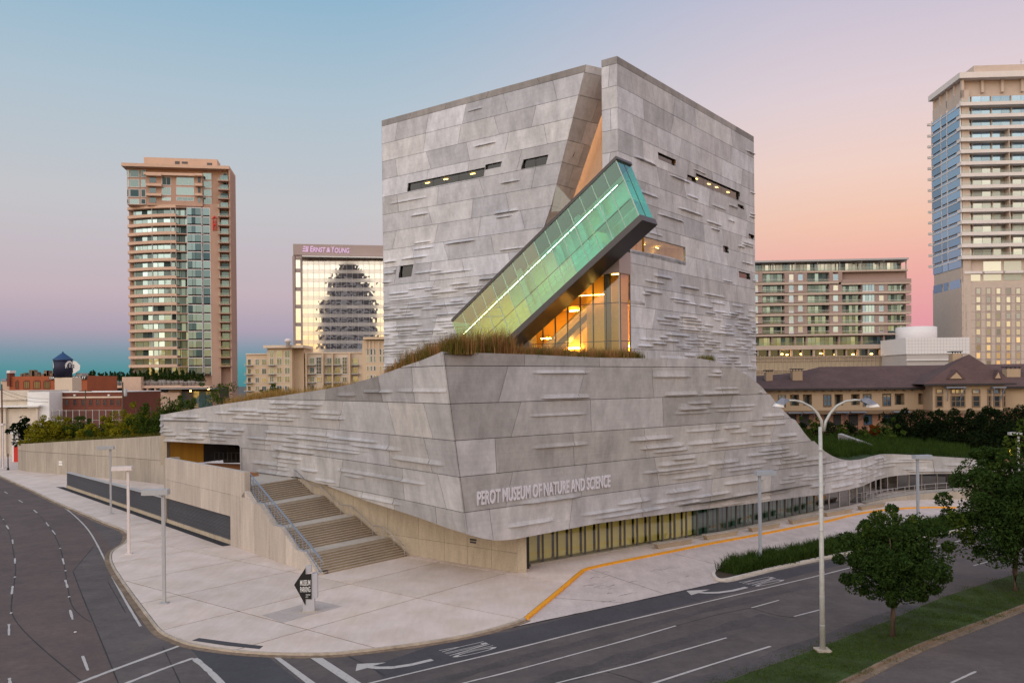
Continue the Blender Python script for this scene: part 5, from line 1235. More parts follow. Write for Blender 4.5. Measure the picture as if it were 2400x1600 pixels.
on_sign('MUSEUM', 705, 1357.5, 728.3, 1370.5, .01); on_sign('PARKING', 705, 1373, 728.3, 1386, .01); on_sign('PEDESTRIAN', 717.5, 1391, 728.3, 1394); on_sign('ENTRY', 717.5, 1396, 723, 1399)
# ---- benches
bpx = [((1541, 1287), (1624, 1274)), ((1656, 1266), (1732, 1254)), ((1762, 1247), (1830, 1236)), ((1857, 1229), (1922, 1217)), ((1938, 1211), (2000, 1201)), ((2019, 1196), (2076, 1187))]
bl = ['in front of the amber-lit windows', 'at the first dark green windows', 'behind the island lamp post', 'beside the street light pole', 'past the street light pole', 'nearest the entrance ramp']
for (a, b), lb_ in zip(bpx, bl):
    A_, B_ = G(*a), G(*b); f_ = Fac(A_, B_); L = (B_ - A_).length; bt = thing('bench', 'long low concrete bench ' + lb_, 'bench', tuple(A_), 'concrete benches along the orange kerb')
    x = MB(); f_.panel(x, [(.25, 0), (L - .35, 0), (L, .42), (0, .42)], -.52, -.04); x.build('base', MT['step'], bt)
    x = MB(); f_.box(x, -.04, L + .05, .42, .5, -.58, .0); x.build('seat', MT['beige'], bt)
# ---- trees on the median
def branch_tree(name, label, base, height, cz, rad, mat, seed, clumps=70, per=150, size=.14, trunk=.16, group=None, limbs=7):
    t = thing(name, label, 'tree', tuple(base), group); r_ = random.Random(seed); b = Vector(base)
    fork = b + Vector((r_.uniform(-.1, .1), 0, (cz - rad[2]) * .95 - b.z * 0)); fork.z = max(b.z + .5, cz - rad[2] * .85)
    mb_ = MB(); mb_.tube([b - Vector((0, 0, .1)), b.lerp(fork, .5) + Vector((r_.uniform(-.08, .08), 0, 0)), fork], [trunk * 1.25, trunk, trunk * .85], 9)
    for i in range(limbs):
        w = 2 * math.pi * i / limbs + r_.uniform(-.4, .4); k = r_.uniform(.45, .8); e = Vector((b.x + rad[0] * k * math.cos(w), b.y + rad[1] * k * math.sin(w), cz + rad[2] * r_.uniform(-.25, .6)))
        m = fork.lerp(e, .5) + Vector((0, 0, rad[2] * .18)); mb_.tube([fork, m, e], [trunk * .55, trunk * .34, trunk * .12], 6)
    mb_.build('trunk', MT['bark'], t, True); c = crown('crown', t, mat, (b.x, b.y, cz), rad, clumps, per, size, seed + 100)
    return t
tb1 = G(2092, 1490); u1 = tb1.y / 2000
t1 = branch_tree('street_tree', 'round-crowned dark green tree on the median beside the street light', tb1, 7.4, 4.6, (3.05, 2.9, 2.55), MT['leaf_dark'], 5, 135, 270, .10, .15)
rngt = random.Random(8); mb = MB()
for (px, py, r) in ((2043, 1222, .45), (2062, 1212, .4), (2078, 1208, .5), (2095, 1215, .4), (2135, 1225, .45), (2180, 1262, .5), (2008, 1290, .5), (2030, 1245, .5)):
    u, v = uv(px, py); leaves(mb, (u * tb1.y, tb1.y + rngt.uniform(-.5, .5), CAMZ + v * tb1.y), (r * .6, r * .6, r * 1.2), 70, .12, rngt)
tag(mb.build('twigs', MT['leaf_mid'], t1, fix=False), kind='stuff')
tb2 = G(2380, 1384)
t2 = branch_tree('street_tree', 'large dense dark tree on the median hiding the driveway end', tb2, 9.5, 5.9, (4.7, 4.2, 3.9), MT['leaf_dark'], 15, 160, 270, .125, .17)
mb = MB()
for (px, py, r) in ((2240, 1215, .6), (2255, 1235, .6), (2285, 1165, .5), (2300, 1120, .6), (2330, 1100, .6), (2265, 1260, .5), (2380, 1040, .8), (2395, 1000, .7), (2360, 1075, .7)):
    u, v = uv(px, py); leaves(mb, (u * tb2.y, tb2.y + rngt.uniform(-.5, .5), CAMZ + v * tb2.y), (r, r, r), 120, .15, rngt)
tag(mb.build('twigs', MT['leaf_mid'], t2, fix=False), kind='stuff')
# ---- grasses on the plinth roof
rng = random.Random(9); mb = MB(); mb2 = MB(); UG = hitR(1507, 838)[0]; UH = hitR(1255, 832)[0]
for i in range(1500):
    u = -(rng.random() ** 1.3) * 8 + 0 if rng.random() < .22 else rng.random() * 31
    back_ = rng.uniform(.4, 2.6)
    if u < 0:
        uu = -u; q = SPL(uu, 16, -back_); zt_ = tL(uu) - .15; h = 1.5 if uu < 6 else 1.0
    else:
        q = SPR(u, 16, -back_); zt_ = tR(u) - .15; h = (1.75 if u < UH * .75 else .95) * (.65 + .5 * abs(math.sin(u * 1.9 + math.sin(u * .8) * 2)))
        if u > UG: continue
    blades(mb if rng.random() < .62 else mb2, (q.x, q.y, zt_), 22, h * rng.uniform(.6, 1.15), .22, rng, .014, .45)
for u0, n_ in ((hitR(1672, 843)[0], 30), (hitR(1498, 838)[0], 26)):
    for i in range(n_):
        q = SPR(u0 + rng.uniform(-.9, .9), 16, -rng.uniform(.3, 1.2)); blades(mb2, (q.x, q.y, tR(u0) - .15), 14, .75, .2, rng, .014, .5)
tag(mb.build('roof_grass', MT['reed_red'], fix=False), 'russet feathery grass along the rim of the museum plinth roof', 'grass', kind='stuff')
tag(mb2.build('roof_grass', MT['reed_olive'], fix=False), 'olive grass growing between the russet tufts on the plinth roof', 'grass', kind='stuff')
mb = MB()
for i in range(420):
    uu = rng.uniform(14, 40); q = SPL(uu, 12, -rng.uniform(.5, 3.)); den = 1 if 26 < uu < 36 or 14 < uu < 16 else .25
    if rng.random() < den: blades(mb, (q.x, q.y, tL(uu) - .2), 16, 1.15 if uu > 26 else .8, .25, rng, .016, .5)
tag(mb.build('roof_grass', MT['reed_gold'], fix=False), 'golden grass on the low sloping end of the plinth roof', 'grass', kind='stuff')
for k, (px, py, Z, r) in enumerate(((640, 925, 99, 1.3), (520, 925, 118, 3.0))):
    c = P(px, py, Z); t_ = thing('roof_shrub', ('small bright shrub on the sloping plinth roof in front of the tan flats', 'leafy green shrub behind the golden roof grass')[k], 'shrub', (c.x, c.y, c.z - r)); MB().tube([(c.x, c.y, c.z - r * 1.4), (c.x, c.y, c.z)], .06, 6).build('stem', MT['bark'], t_); crown('foliage', t_, MT['leaf_bright'] if k == 0 else MT['leaf_mid'], tuple(c), (r * 1.2, r, r * .9), 20, 60, .14, 40 + k)
# ================================================================== buildings behind
MT['tw_brown'] = M('terracotta tower concrete', (.44, .285, .215), .85, .07, ((.05, (1, 1, 1)), (.6, (1, 1, .3))))
MT['tw_band'] = M('peach balcony concrete', (.60, .415, .31), .85, .06, ((.05, (1, 1, 1)), (.8, (1, 1, 1))))
MT['g_green'] = window_glass('green tower glass', (.035, .07, .08), (.66, .86, .86), .22, .22, .05, .15)
MT['g_blue'] = window_glass('blue tower glass', (.07, .15, .24), (.6, .8, .98), .48, .16, .05, .1)
MT['g_gold'] = window_glass('pale curtained glass', (.22, .24, .22), (.92, .92, .86), .34, .26, .06)
MT['g_dark'] = window_glass('dark window glass', (.022, .028, .034), (.6, .75, .8), .13, .1, .05)
MT['g_mirror'] = window_glass('mirror curtain wall', (.16, .15, .15), (.98, .95, .92), .80, .06, .012, .09)
MT['g_spandrel'] = window_glass('pale spandrel glass', (.62, .58, .54), (.98, .95, .92), .46, .04, .05)
MT['g_bay'] = window_glass('teal bay glass', (.045, .10, .12), (.66, .88, .92), .15, .13, .05, .1)
MT['bal_far'] = clear_glass('balcony glass', (.80, .88, .86), .05, power=.15)
MT['frame_w'] = M('white window frame', (.62, .60, .60), .6, .03)
def rail_glass(fac, x0, y0, x1, y1, dep, parent, mat='bal_far'):
    a0, a1, z0, z1 = fac.rect(x0, y0, x1, y1, dep); return MB().quad(fac.w(a0, dep, z0), fac.w(a1, dep, z0), fac.w(a1, dep, z1), fac.w(a0, dep, z1)).build('balcony_glass', MT[mat], parent, fix=False)
def part(fac, name, x0, y0, x1, y1, d0, d1, mat, parent):
    m_ = MB(); fac.pbox(m_, x0, y0, x1, y1, d0, d1); return m_.build(name, MT[mat] if isinstance(mat, str) else mat, parent)
def pane(fac, x0, y0, x1, y1, dep, mat, parent, name='pane', n=1):
    a0, a1, z0, z1 = fac.rect(x0, y0, x1, y1, dep); o = None
    for i in range(n):
        p, q = lerp(a0, a1, i / n) + (.04 if n > 1 else 0), lerp(a0, a1, (i + 1) / n) - (.04 if n > 1 else 0)
        o = MB().quad(fac.w(p, dep, z0), fac.w(q, dep, z0), fac.w(q, dep, z1), fac.w(p, dep, z1)).build(name, MT[mat], parent, fix=False)
    return o
def window(fac, x0, y0, x1, y1, parent, glass, frame='frame_w', dep=0., t=.12, bars=(1, 1), out=.10):
    """framed window: ring proud of the wall, pane set inside it, glazing bars"""
    a0, a1, z0, z1 = fac.rect(x0, y0, x1, y1, dep); m_ = MB()
    for p, q, r, s in ((a0, a1, z0, z0 + t), (a0, a1, z1 - t, z1), (a0, a0 + t, z0 + t, z1 - t), (a1 - t, a1, z0 + t, z1 - t)): fac.box(m_, p, q, r, s, dep - .02, dep + out)
    for i in range(1, bars[0]): c = lerp(a0, a1, i / bars[0]); fac.box(m_, c - .05, c + .05, z0 + t, z1 - t, dep - .02, dep + out * .7)
    for i in range(1, bars[1]): c = lerp(z0, z1, i / bars[1]); fac.box(m_, a0 + t, a1 - t, c - .05, c + .05, dep - .02, dep + out * .6)
    w = m_.build('window', MT[frame], parent, fix=False)
    MB().quad(fac.w(a0 + t * .5, dep + .03, z0 + t * .5), fac.w(a1 - t * .5, dep + .03, z0 + t * .5), fac.w(a1 - t * .5, dep + .03, z1 - t * .5), fac.w(a0 + t * .5, dep + .03, z1 - t * .5)).build('pane', MT[glass], w, fix=False)
    return w
GY = 1300        # far below the ground line: boxes are clipped to z = 0 by hand
def ground_box(fac, name, x0, x1, ytop, d0, d1, mat, parent, z0=-.3):
    a0, a1, _z, z1 = fac.rect(x0, ytop, x1, ytop, d1); m_ = MB(); fac.box(m_, a0, a1, z0, z1, d0, d1); return m_.build(name, MT[mat], parent)
# ------------------------------------------------------------------ 1 round-fronted tower
_q = P(285, 895, 346); f1 = Fac(_q, (_q.x + math.cos(.166), _q.y + math.sin(.166))); base = f1.w(f1.hit(415, 895)[0], 0, 0)
tw = thing('apartment_tower', 'tall terracotta apartment tower with curved balcony bands and a red logo', 'tower', tuple(base))
ground_box(f1, 'wall', 302, 440, 480, -16, -11, 'tw_brown', tw); ground_box(f1, 'wall', 437, 537, 480, -15, -2.6, 'tw_brown', tw); ground_box(f1, 'upper_wall', 298, 538, 394, -15, -3.2, 'tw_brown', tw, z0=f1.hit(400, 479)[1])
ground_box(f1, 'side_wall', 535.5, 539, 397, -15, -.2, 'tw_brown', tw); ground_box(f1, 'blank_wall', 492, 514, 478, -6, -.3, 'tw_brown', tw)
rf_ = part(f1, 'roof', 284, 385, 537, 392.5, -16.5, .6, 'tw_band', tw); part(f1, 'plant_room', 337, 371, 509, 386, -14, -6, 'tw_band', tw)
for x0, y0, x1, y1 in ((410, 378, 421, 386), (426, 379, 440, 384), (485, 382, 497, 389)): part(f1, 'vent', x0, y0, x1, y1, -6, -5.9, 'trim', rf_)
FH = 20.62; aL, aS, aR = f1.hit(285, 482)[0], f1.hit(411, 482)[0], f1.hit(437, 482)[0]; zb0 = f1.hit(400, 486)[1]; zst = 20.62 * 352 / 2000
cdp = lambda a: -8. * max(0, (aR - a) / (aR - aL)) ** 2
def curved(a0, a1, z0, z1, t0, t1, n=10):
    m_ = MB()
    for i in range(n):
        p, q = lerp(a0, a1, i / n), lerp(a0, a1, (i + 1) / n); m_.hexa([f1.w(p, cdp(p) + t1, z0), f1.w(q, cdp(q) + t1, z0), f1.w(q, cdp(q) + t0, z0), f1.w(p, cdp(p) + t0, z0)], [f1.w(p, cdp(p) + t1, z1), f1.w(q, cdp(q) + t1, z1), f1.w(q, cdp(q) + t0, z1), f1.w(p, cdp(p) + t0, z1)])
    return m_
me_band = curved(aL, aS, zb0, zb0 + 1.2, -2.6, 0).mesh('balcony_band', MT['tw_band']); me_slab = curved(aS, aR, zb0, zb0 + .35, -2.6, 0, 4).mesh('balcony_slab', MT['tw_brown'])
me_posts = []
for px in (352, 399, 411):
    a = f1.hit(px, 500)[0]; me_posts.append(MB().bar(f1.w(a, cdp(a) - .25, zb0 - zst + 1.2), f1.w(a, cdp(a) - .25, zb0), .25, .25).mesh('balcony_post', MT['lamp_grey']))
gx = [298, 304, 322, 336, 350, 362, 378, 395, 408, 420, 430, 437]; panes = []
for p, q in zip(gx, gx[1:]): a, b = f1.hit(p, 490)[0] + .06, f1.hit(q, 490)[0] - .06; panes.append(curved(a, b, zb0 + .3, zb0 + zst, -2.75, -2.55, 1).mesh('pane', MT['g_green']))
b1 = []
for p, q, d in ((438.5, 449, .2), (449.6, 457, .2), (457.6, 471.5, .2), (474.5, 491, -.3)): a, b = f1.hit(p, 490)[0], f1.hit(q, 490)[0]; m_ = MB(); f1.box(m_, a, b, zb0 - zst + .75, zb0 - .1, d - .2, d); b1.append(m_.mesh('pane', MT['g_bay']))
m_ = MB()
for p, q, d in ((437.5, 472.5, .26), (473.6, 492, -.24)):
    a, b = f1.hit(p, 490)[0], f1.hit(q, 490)[0]; f1.box(m_, a, b, zb0 - .12, zb0 + .2, -2.4, d); f1.box(m_, a, a + .2, zb0 - zst, zb0, -2.4, d); f1.box(m_, b - .2, b, zb0 - zst, zb0, -2.4, d)
me_bay = m_.mesh('bay_frame', MT['frame_w'])
m_ = MB(); a, b = f1.hit(511, 490)[0], f1.hit(537, 490)[0]; f1.box(m_, a, b, zb0, zb0 + .4, -2.4, 1.2); me_rs = m_.mesh('side_balcony', MT['tw_brown'])
m_ = MB(); f1.box(m_, a + .1, b - .1, zb0 + .4, zb0 + 1.35, 1.12, 1.18); me_rg = m_.mesh('balcony_glass', MT['bal_far'])
m_ = MB(); f1.box(m_, f1.hit(515, 490)[0], f1.hit(533, 490)[0], zb0 + .4, zb0 + zst - .5, -2.5, -2.3); me_rw = m_.mesh('window', MT['g_bay'])
for k in range(19):
    for me in [me_band, me_slab, me_bay, me_rs, me_rg, me_rw] + b1: o = link(me.name, me, tw); o.location.z = -k * zst
    for me in me_posts: o = link('balcony_post', me, tw); o.location.z = -k * zst
    if k < 18 or True:
        for me in panes: o = link('pane', me, tw); o.location.z = -(k + 1) * zst
for k in range(1, 4):
    for me in (me_rs, me_rg, me_rw): o = link(me.name, me, tw); o.location.z = k * zst * 1.02
for x0, x1 in ((297, 303), (304, 327), (330, 342)):
    for y0, y1 in ((397, 416), (420, 439), (443, 462), (466, 479)): window(f1, x0, y0, x1, y1, tw, 'g_green', dep=-3.1, t=.25, bars=(1, 1))
ground_box(f1, 'penthouse_wall', 342, 474, 406, -4, -1.6, 'tw_brown', tw, z0=f1.hit(400, 480)[1])
for x0, x1, n_ in ((379, 401, 4), (413, 455, 7)):
    for y0, y1 in ((414.5, 434.5), (438.5, 457.5), (462, 471)): window(f1, x0, y0, x1, y1, tw, 'g_green', dep=-1.6, t=.2, bars=(n_ // 2, 1))
for x0, x1 in ((342, 378), (456, 474)):
    for y in (406, 430, 453): part(f1, 'balcony_band', x0, y, x1, y + 5.5, -1.6, .5, 'tw_band', tw)
    for y in (412, 436, 459): pane(f1, x0 + 8, y + 3, x1 - 12 if x1 < 400 else x1 - 4, y + 16, -1.52, 'g_dark', tw)
part(f1, 'balcony_band', 336, 405, 475, 411, -1.6, .2, 'tw_band', tw)
for y in (405, 424, 443, 462): window(f1, 475, y, 496, y + 17, tw, 'g_green', dep=-3.1, t=.25, bars=(2, 1))
for y in (405, 424): window(f1, 522, y, 533, y + 16, tw, 'g_green', dep=-3.1, t=.25)
MT['logo_red'] = M('red sign', (.55, .03, .02), .5, 0)
lg = MB(); z_ = lambda px, py: f1.hit(px, py, .0)
for seg in ([(499, 516), (499, 540), (501, 540), (501, 516)], [(505, 516), (505, 540), (507, 540), (507, 516)], [(501, 525), (505, 525), (505, 528), (501, 528)], [(496.5, 512), (503, 505.5), (503, 508.5), (498, 514)], [(503, 505.5), (508, 511), (507, 514), (503, 508.5)]): f1.panel(lg, [z_(*p) for p in seg], -.25, .25)
lg.build('logo', MT['logo_red'], tw)
# ------------------------------------------------------------------ 2 mirror-glass office block
_p = P(687, 895, 440); f2 = Fac(_p, (_p.x + math.cos(.183), _p.y + math.sin(.183))); of = thing('office_block', 'mirror-glass office block with a brown frame and rooftop name sign', 'office building', tuple(f2.w(f2.hit(780, 895)[0], 0, 0)))
MT['of_brown'] = M('brown granite', (.40, .315, .29), .6, .05, ((.08, (1, 1, 1)), (1, (1, 1, 1))))
ground_box(f2, 'wall', 687, 1010, 575, -30, -.6, 'of_brown', of); part(f2, 'parapet', 687, 574.5, 1010, 600, -.6, .3, 'of_brown', of)
part(f2, 'corner_pier', 687, 600, 693, 990, -.6, .3, 'of_brown', of); part(f2, 'corner_pier', 705.5, 600, 709, 990, -.6, .3, 'of_brown', of)
for y0, y1 in ((609, 629.5), (638, 673), (680, 714), (721.5, 756), (762.5, 797), (804, 838)):
    pane(f2, 693.3, y0, 705.2, y1, -.5, 'g_mirror', of); 
for y in (600, 630.5, 674, 715, 757, 798): part(f2, 'spandrel', 693.3, y, 705.2, y + 7.4, -.6, .1, 'of_brown', of)
part(f2, 'cornice', 708, 601, 1010, 604, -.5, 3.5, 'white', of)
for i in range(16): part(f2, 'bracket', 722 + i * 13.2, 604, 724 + i * 13.2, 608, -.4, 2.8, 'trim', of)
y = 612.
for r in range(11):
    for c in range(18):
        x0 = 709 + c * 13.05; pane(f2, x0 + .25, y + 8.5, x0 + 12.8, y + 20.3, -.45, 'g_mirror', of)
    for c in range(9):
        x0 = 709 + c * 26.1; pane(f2, x0 + .1, y, x0 + 26, y + 8.3, -.4, 'g_spandrel', of, 'spandrel_glass')
    y += 20.55
for c in range(19): part(f2, 'mullion', 708.8 + c * 13.05, 608, 709.2 + c * 13.05, 835, -.5, -.3, 'frame_w', of)
MT['sign_pink'] = emit('lit pink sign', (.86, .56, .82), .95)
def f2text(body, x0, y0, x1, y1, par=of):
    a0, z0 = f2.hit(x0, y1, .5); a1, z1 = f2.hit(x1, y0, .5); o = f2.w(a0, .5, z0); return text_on(body, o, f2.w(a1, .5, z0) - o, Vector((0, 0, z1 - z0)) + (f2.w(a0 + .6, .5, z0) - o) * .35, Vector((f2.n.x, f2.n.y, 0)), MT['sign_pink'], 'lettering', par, .2, .012)
for s_, x0, y0, x1, y1 in (('E', 727, 577, 733, 590), ('RNST', 734, 580, 762, 590.5), ('&', 765, 580.5, 774, 591), ('Y', 776, 578, 783, 591.5), ('OUNG', 784, 581.5, 818, 592.5)): f2text(s_, x0, y0, x1, y1)
lg = MB()
for seg in ([(711, 577), (716, 577), (716, 579), (711, 579)], [(710, 582), (716, 582), (715, 584), (709.5, 584)], [(709, 587), (715, 587), (715, 589.5), (709, 589.5)], [(717, 577), (719, 577), (718.5, 589.5), (716.5, 589.5)], [(721, 577), (723, 577), (722, 590), (715, 590), (715, 588.5), (720, 588)]): f2.panel(lg, [f2.hit(*p, .5) for p in seg], .3, .7)
lg.build('logo', MT['sign_pink'], of)
# ------------------------------------------------------------------ 3 tan flats
f3 = pfac(575, 300, 920, 300); fl = thing('tan_flats', 'tan stucco block of flats with small balconies and green windows', 'apartment building', tuple(f3.w(f3.hit(700, 895)[0], 0, 0)))
MT['stucco'] = M('tan stucco', (.58, .43, .29), .9, .05, ((.05, (1, 1, 1)), (.5, (1, 1, 1))), rand=.02); MT['stucco2'] = M('pale stucco', (.66, .53, .41), .9, .05)
for x0, x1, yt, d, m_ in ((577, 632, 830, 0, 'stucco'), (626, 684, 814, 1.5, 'stucco'), (683, 712, 814, -2, 'stucco'), (697, 860, 827, -3.2, 'stucco2'), (849, 930, 797, 1.0, 'stucco')): ground_box(f3, 'wall', x0, x1, yt, -16, d, m_, fl)
part(f3, 'roof_slab', 617, 808.5, 710, 815, -12, 3, 'stucco2', fl); part(f3, 'roof_slab', 851, 789, 930, 795, -14, 2.5, 'stucco', fl); part(f3, 'roof_edge', 576, 828, 628, 831, -12, .4, 'stucco2', fl); part(f3, 'roof_edge', 700, 825, 852, 828, -12, -2.8, 'stucco2', fl)
rws = [(841, 856), (863, 877), (884, 897), (904, 916), (924, 936)]
for y0, y1 in rws:
    for x0, x1 in ((598, 608), (613.5, 624.5)): window(f3, x0, y0, x1, y1, fl, 'g_green', dep=0, t=.14, bars=(2, 1))
    window(f3, 580, y0, 589, y1, fl, 'g_dark', dep=0, t=.14, bars=(1, 1))
    part(f3, 'balcony', 571.5, y1 - .5, 590, y1 + 1, 0, 1.8, 'lamp_grey', fl); rail_glass(f3, 571.5, y1 - 6, 590, y1 - .5, 1.75, fl); part(f3, 'balcony', 625, y1 - 1, 643, y1 + .5, 1.5, 3.2, 'lamp_grey', fl); rail_glass(f3, 625, y1 - 6.5, 643, y1 - 1, 3.15, fl)
for x0, x1 in ((632, 642), (648.5, 661), (667, 680)):
    for y0, y1 in ((821, 838), (839.5, 855), (860.5, 876), (880.5, 896), (903, 917), (924, 936)): window(f3, x0, y0, x1, y1, fl, 'g_green', dep=1.5, t=.14, bars=(2, 1))
for x in (700, 712):
    for y0, y1 in rws: window(f3, x if x > 700 else 701.5, y0 - 3, (x if x > 700 else 701.5) + 6, y1 - 1, fl, 'g_dark', dep=-3.2 if x > 712 else -2.9, t=.14)
for x0, x1, tall in ((726, 737, 0), (740.5, 754, 1), (766, 778, 0), (785, 798, 0), (801.5, 814.5, 1), (827, 839, 0)):
    if tall: window(f3, x0, 836, x1, 877, fl, 'g_dark', dep=-3.1, t=.2, bars=(2, 5)); window(f3, x0 + 1, 883, x1 - 1, 895, fl, 'g_green', dep=-3.1, t=.14, bars=(2, 1))
    else:
        for y0, y1 in rws: window(f3, x0, y0 - 3, x1, y1 - 2, fl, 'g_green', dep=-3.1, t=.14, bars=(2, 1))
for y0, y1 in rws:
    for x0, x1 in ((720, 738), (760, 778), (780.5, 798), (822, 840)): part(f3, 'balcony', x0, y1 - 1.5, x1, y1, -3.2, -1.4, 'lamp_grey', fl); rail_glass(f3, x0, y1 - 6.5, x1, y1 - 1.5, -1.45, fl)
for x in (718, 757, 779.5, 820): part(f3, 'pier', x - 2, 827, x + 1, 940, -3.2, -1.2, 'stucco', fl)
for x in (859.5, 867.5, 875.5, 889, 897):
    for y0, y1 in ((817, 832), (833.5, 849), (857, 869), (878, 891)): window(f3, x, y0, x + 5.5, y1, fl, 'g_dark' if y0 < 830 else 'g_green', dep=1.0, t=.14)
for x in (857, 865.5, 873.5, 887): part(f3, 'rib', x, 799, x + 2.2, 817, 1.0, 1.4, 'stucco2', fl)
MB().lathe(P(675, 806, 296), [(.7, -1), (.7, .5), (1.2, .7), (1.25, 1.4), (.6, 1.9)], 12).build('roof_vent', MT['lamp_pale'], fl, True)
# ------------------------------------------------------------------ 4 long condominium block
f4 = pfac(1755, 284, 2136, 280); cd = thing('condominium', 'long mid-rise condominium with deep balconies above a screened garage', 'apartment building', tuple(f4.w(f4.hit(1950, 895)[0], 0, 0)))
MT['cd_brown'] = M('mauve brown render', (.34, .245, .215), .85, .05); MT['cd_band'] = M('pale concrete band', (.48, .38, .31), .85, .06)
ground_box(f4, 'core', 1757, 2122, 640, -20, -2.2, 'cd_brown', cd)
bays = [(1769, 1777, 'w'), (1787, 1839, 'b'), (1848.6, 1860.5, 'w'), (1870, 1882.5, 'w'), (1892, 1944, 'b'), (1952, 1965, 'w'), (1974, 2020, 'b'), (2021, 2050.5, 'g'), (2059.5, 2072, 'w'), (2080.5, 2123.5, 'b')]
fy = [663.7, 687.5, 711.6, 736, 760.4, 784.6]; ftop = [638] + fy[:-1]
edges = [1757] + [e for b in bays for e in b[:2]] + [2136]
for k, (y0, y1) in enumerate(zip(ftop, fy)):
    for a, b in zip(edges[::2], edges[1::2]):
        if k == 0 and a > 1966: continue
        part(f4, 'pier', a, y0 + 3 if k else y0, b, y1 - 2.5, -2.2, 0, 'cd_brown', cd)
    for x0, x1, kind in bays:
        if k == 0 and x0 > 1966: continue
        g0, g1 = y0 + 3.6, y1 - 3.
        if kind == 'w':
            part(f4, 'spandrel', x0, y0 + 2.5, x1, y0 + 4.2, -2.2, -.05, 'cd_brown', cd); part(f4, 'spandrel', x0, y1 - 6.3, x1, y1 - 2.5, -2.2, -.05, 'frame_w' if x0 < 1862 else 'cd_brown', cd); window(f4, x0, g0, x1, y1 - 6.3, cd, 'g_blue' if (k + int(x0)) % 3 else 'g_gold', dep=-.25, t=.18)
        elif kind == 'g': pane(f4, x0 + .5, g0, x1 - .5, y1 - 6.3, -.2, 'g_blue', cd, n=4); part(f4, 'spandrel', x0, y1 - 6.3, x1, y1 - 2.5, -2.2, -.1, 'frame_w', cd)
        else:
            pane(f4, x0 + .5, g0 - .5, x1 - .5, y1 - 3, -2.1, 'g_green', cd, n=6); rail_glass(f4, x0, y1 - 9, x1, y1 - 3, -.02, cd); MB().bar(f4.w(f4.hit(x0, y1 - 9)[0], 0, f4.hit(x0, y1 - 9)[1]), f4.w(f4.hit(x1, y1 - 9)[0], 0, f4.hit(x1, y1 - 9)[1]), .08, .08).build('balcony_rail', MT['frame_w'], cd)
    part(f4, 'floor_band', 1757, y1 - 2.6, 2136 if k else 1966, y1 + 2.6 if k < 5 else y1 + 1.6, -2.2, .35, 'cd_band', cd)
part(f4, 'parapet', 1974, 654, 2136, 661, -6, .4, 'cd_brown', cd); part(f4, 'floor_band', 1972, 661, 2136, 666, -6, .3, 'cd_band', cd)
ground_box(f4, 'setback_wall', 1966, 2125, 634, -18, -4, 'cd_brown', cd, z0=f4.hit(2050, 664)[1])
for x0, x1 in ((1975, 2015), (2021, 2066), (2072, 2118)): pane(f4, x0, 639, x1, 654, -3.9, 'g_gold', cd, n=5)
part(f4, 'floor_band', 1757, 634, 2128, 638, -18, -.5, 'cd_band', cd); ground_box(f4, 'penthouse_core', 1760, 2112, 612, -16, -3.2, 'cd_brown', cd, z0=f4.hit(1950, 637)[1])
for i in range(21): x0 = 1769 + i * 16.3; pane(f4, x0, 615, x0 + 15.8, 634, -3.1, 'g_gold' if i % 4 else 'g_dark', cd, n=2)
rail_glass(f4, 1769, 626, 2127, 634, -.6, cd); part(f4, 'roof', 1757, 607.5, 2130, 611.5, -18, .8, 'lamp_grey', cd)
for i in range(7): x = 1811 + i * 52; part(f4, 'roof_post', x, 611, x + 2, 634, -1.2, -.8, 'lamp_grey', cd); q0, q1 = f4.hit(x - 12, 615), f4.hit(x + 1, 611); MB().bar(f4.w(q0[0], -3, q0[1]), f4.w(q1[0], .3, q1[1]), .3, .4).build('roof_bracket', MT['lamp_grey'], cd)
pane(f4, 1769, 790, 2118, 808, -2.0, 'g_green', cd, n=34)
for x in (1808, 1862, 1889, 1965, 2018, 2070): part(f4, 'pier', x, 787, x + 4, 808, -2.2, -.6, 'cd_brown', cd)
rail_glass(f4, 1769, 800, 2120, 808, -.1, cd); part(f4, 'floor_band', 1757, 808, 2122, 818, -20, .3, 'cd_band', cd)
pane(f4, 1760, 818, 2122, 834, -1.9, 'g_dark', cd)
for i in range(14): x = 1776 + i * 26; part(f4, 'garage_post', x, 818, x + (4 if i % 2 else 1.5), 834, -1.5, -.2, 'cd_band', cd)
for x, y in ((1833, 829.5), (1845, 831), (1878, 829.5), (1924, 828), (1958, 830.5), (2000, 830), (2043, 829), (2096, 828.5)): part(f4, 'garage_lamp', x - 2, y - 1, x + 2.5, y + 1, -1.7, -1.2, 'lamp_warm', cd)
MT['screen_tan'] = M('tan screen panel', (.40, .32, .22), .8, .06)
ground_box(f4, 'garage_wall', 1757, 2125, 834, -18, 0, 'screen_tan', cd)
for i in range(35): x = 1772 + i * 10.3; part(f4, 'screen_bar', x, 834, x + .8, 900, 0, .35, 'cd_band', cd)
for y in (835, 838.5, 844, 866, 870, 876, 885): part(f4, 'screen_bar', 1770, y, 2125, y + .8, .05, .42, 'cd_band', cd)
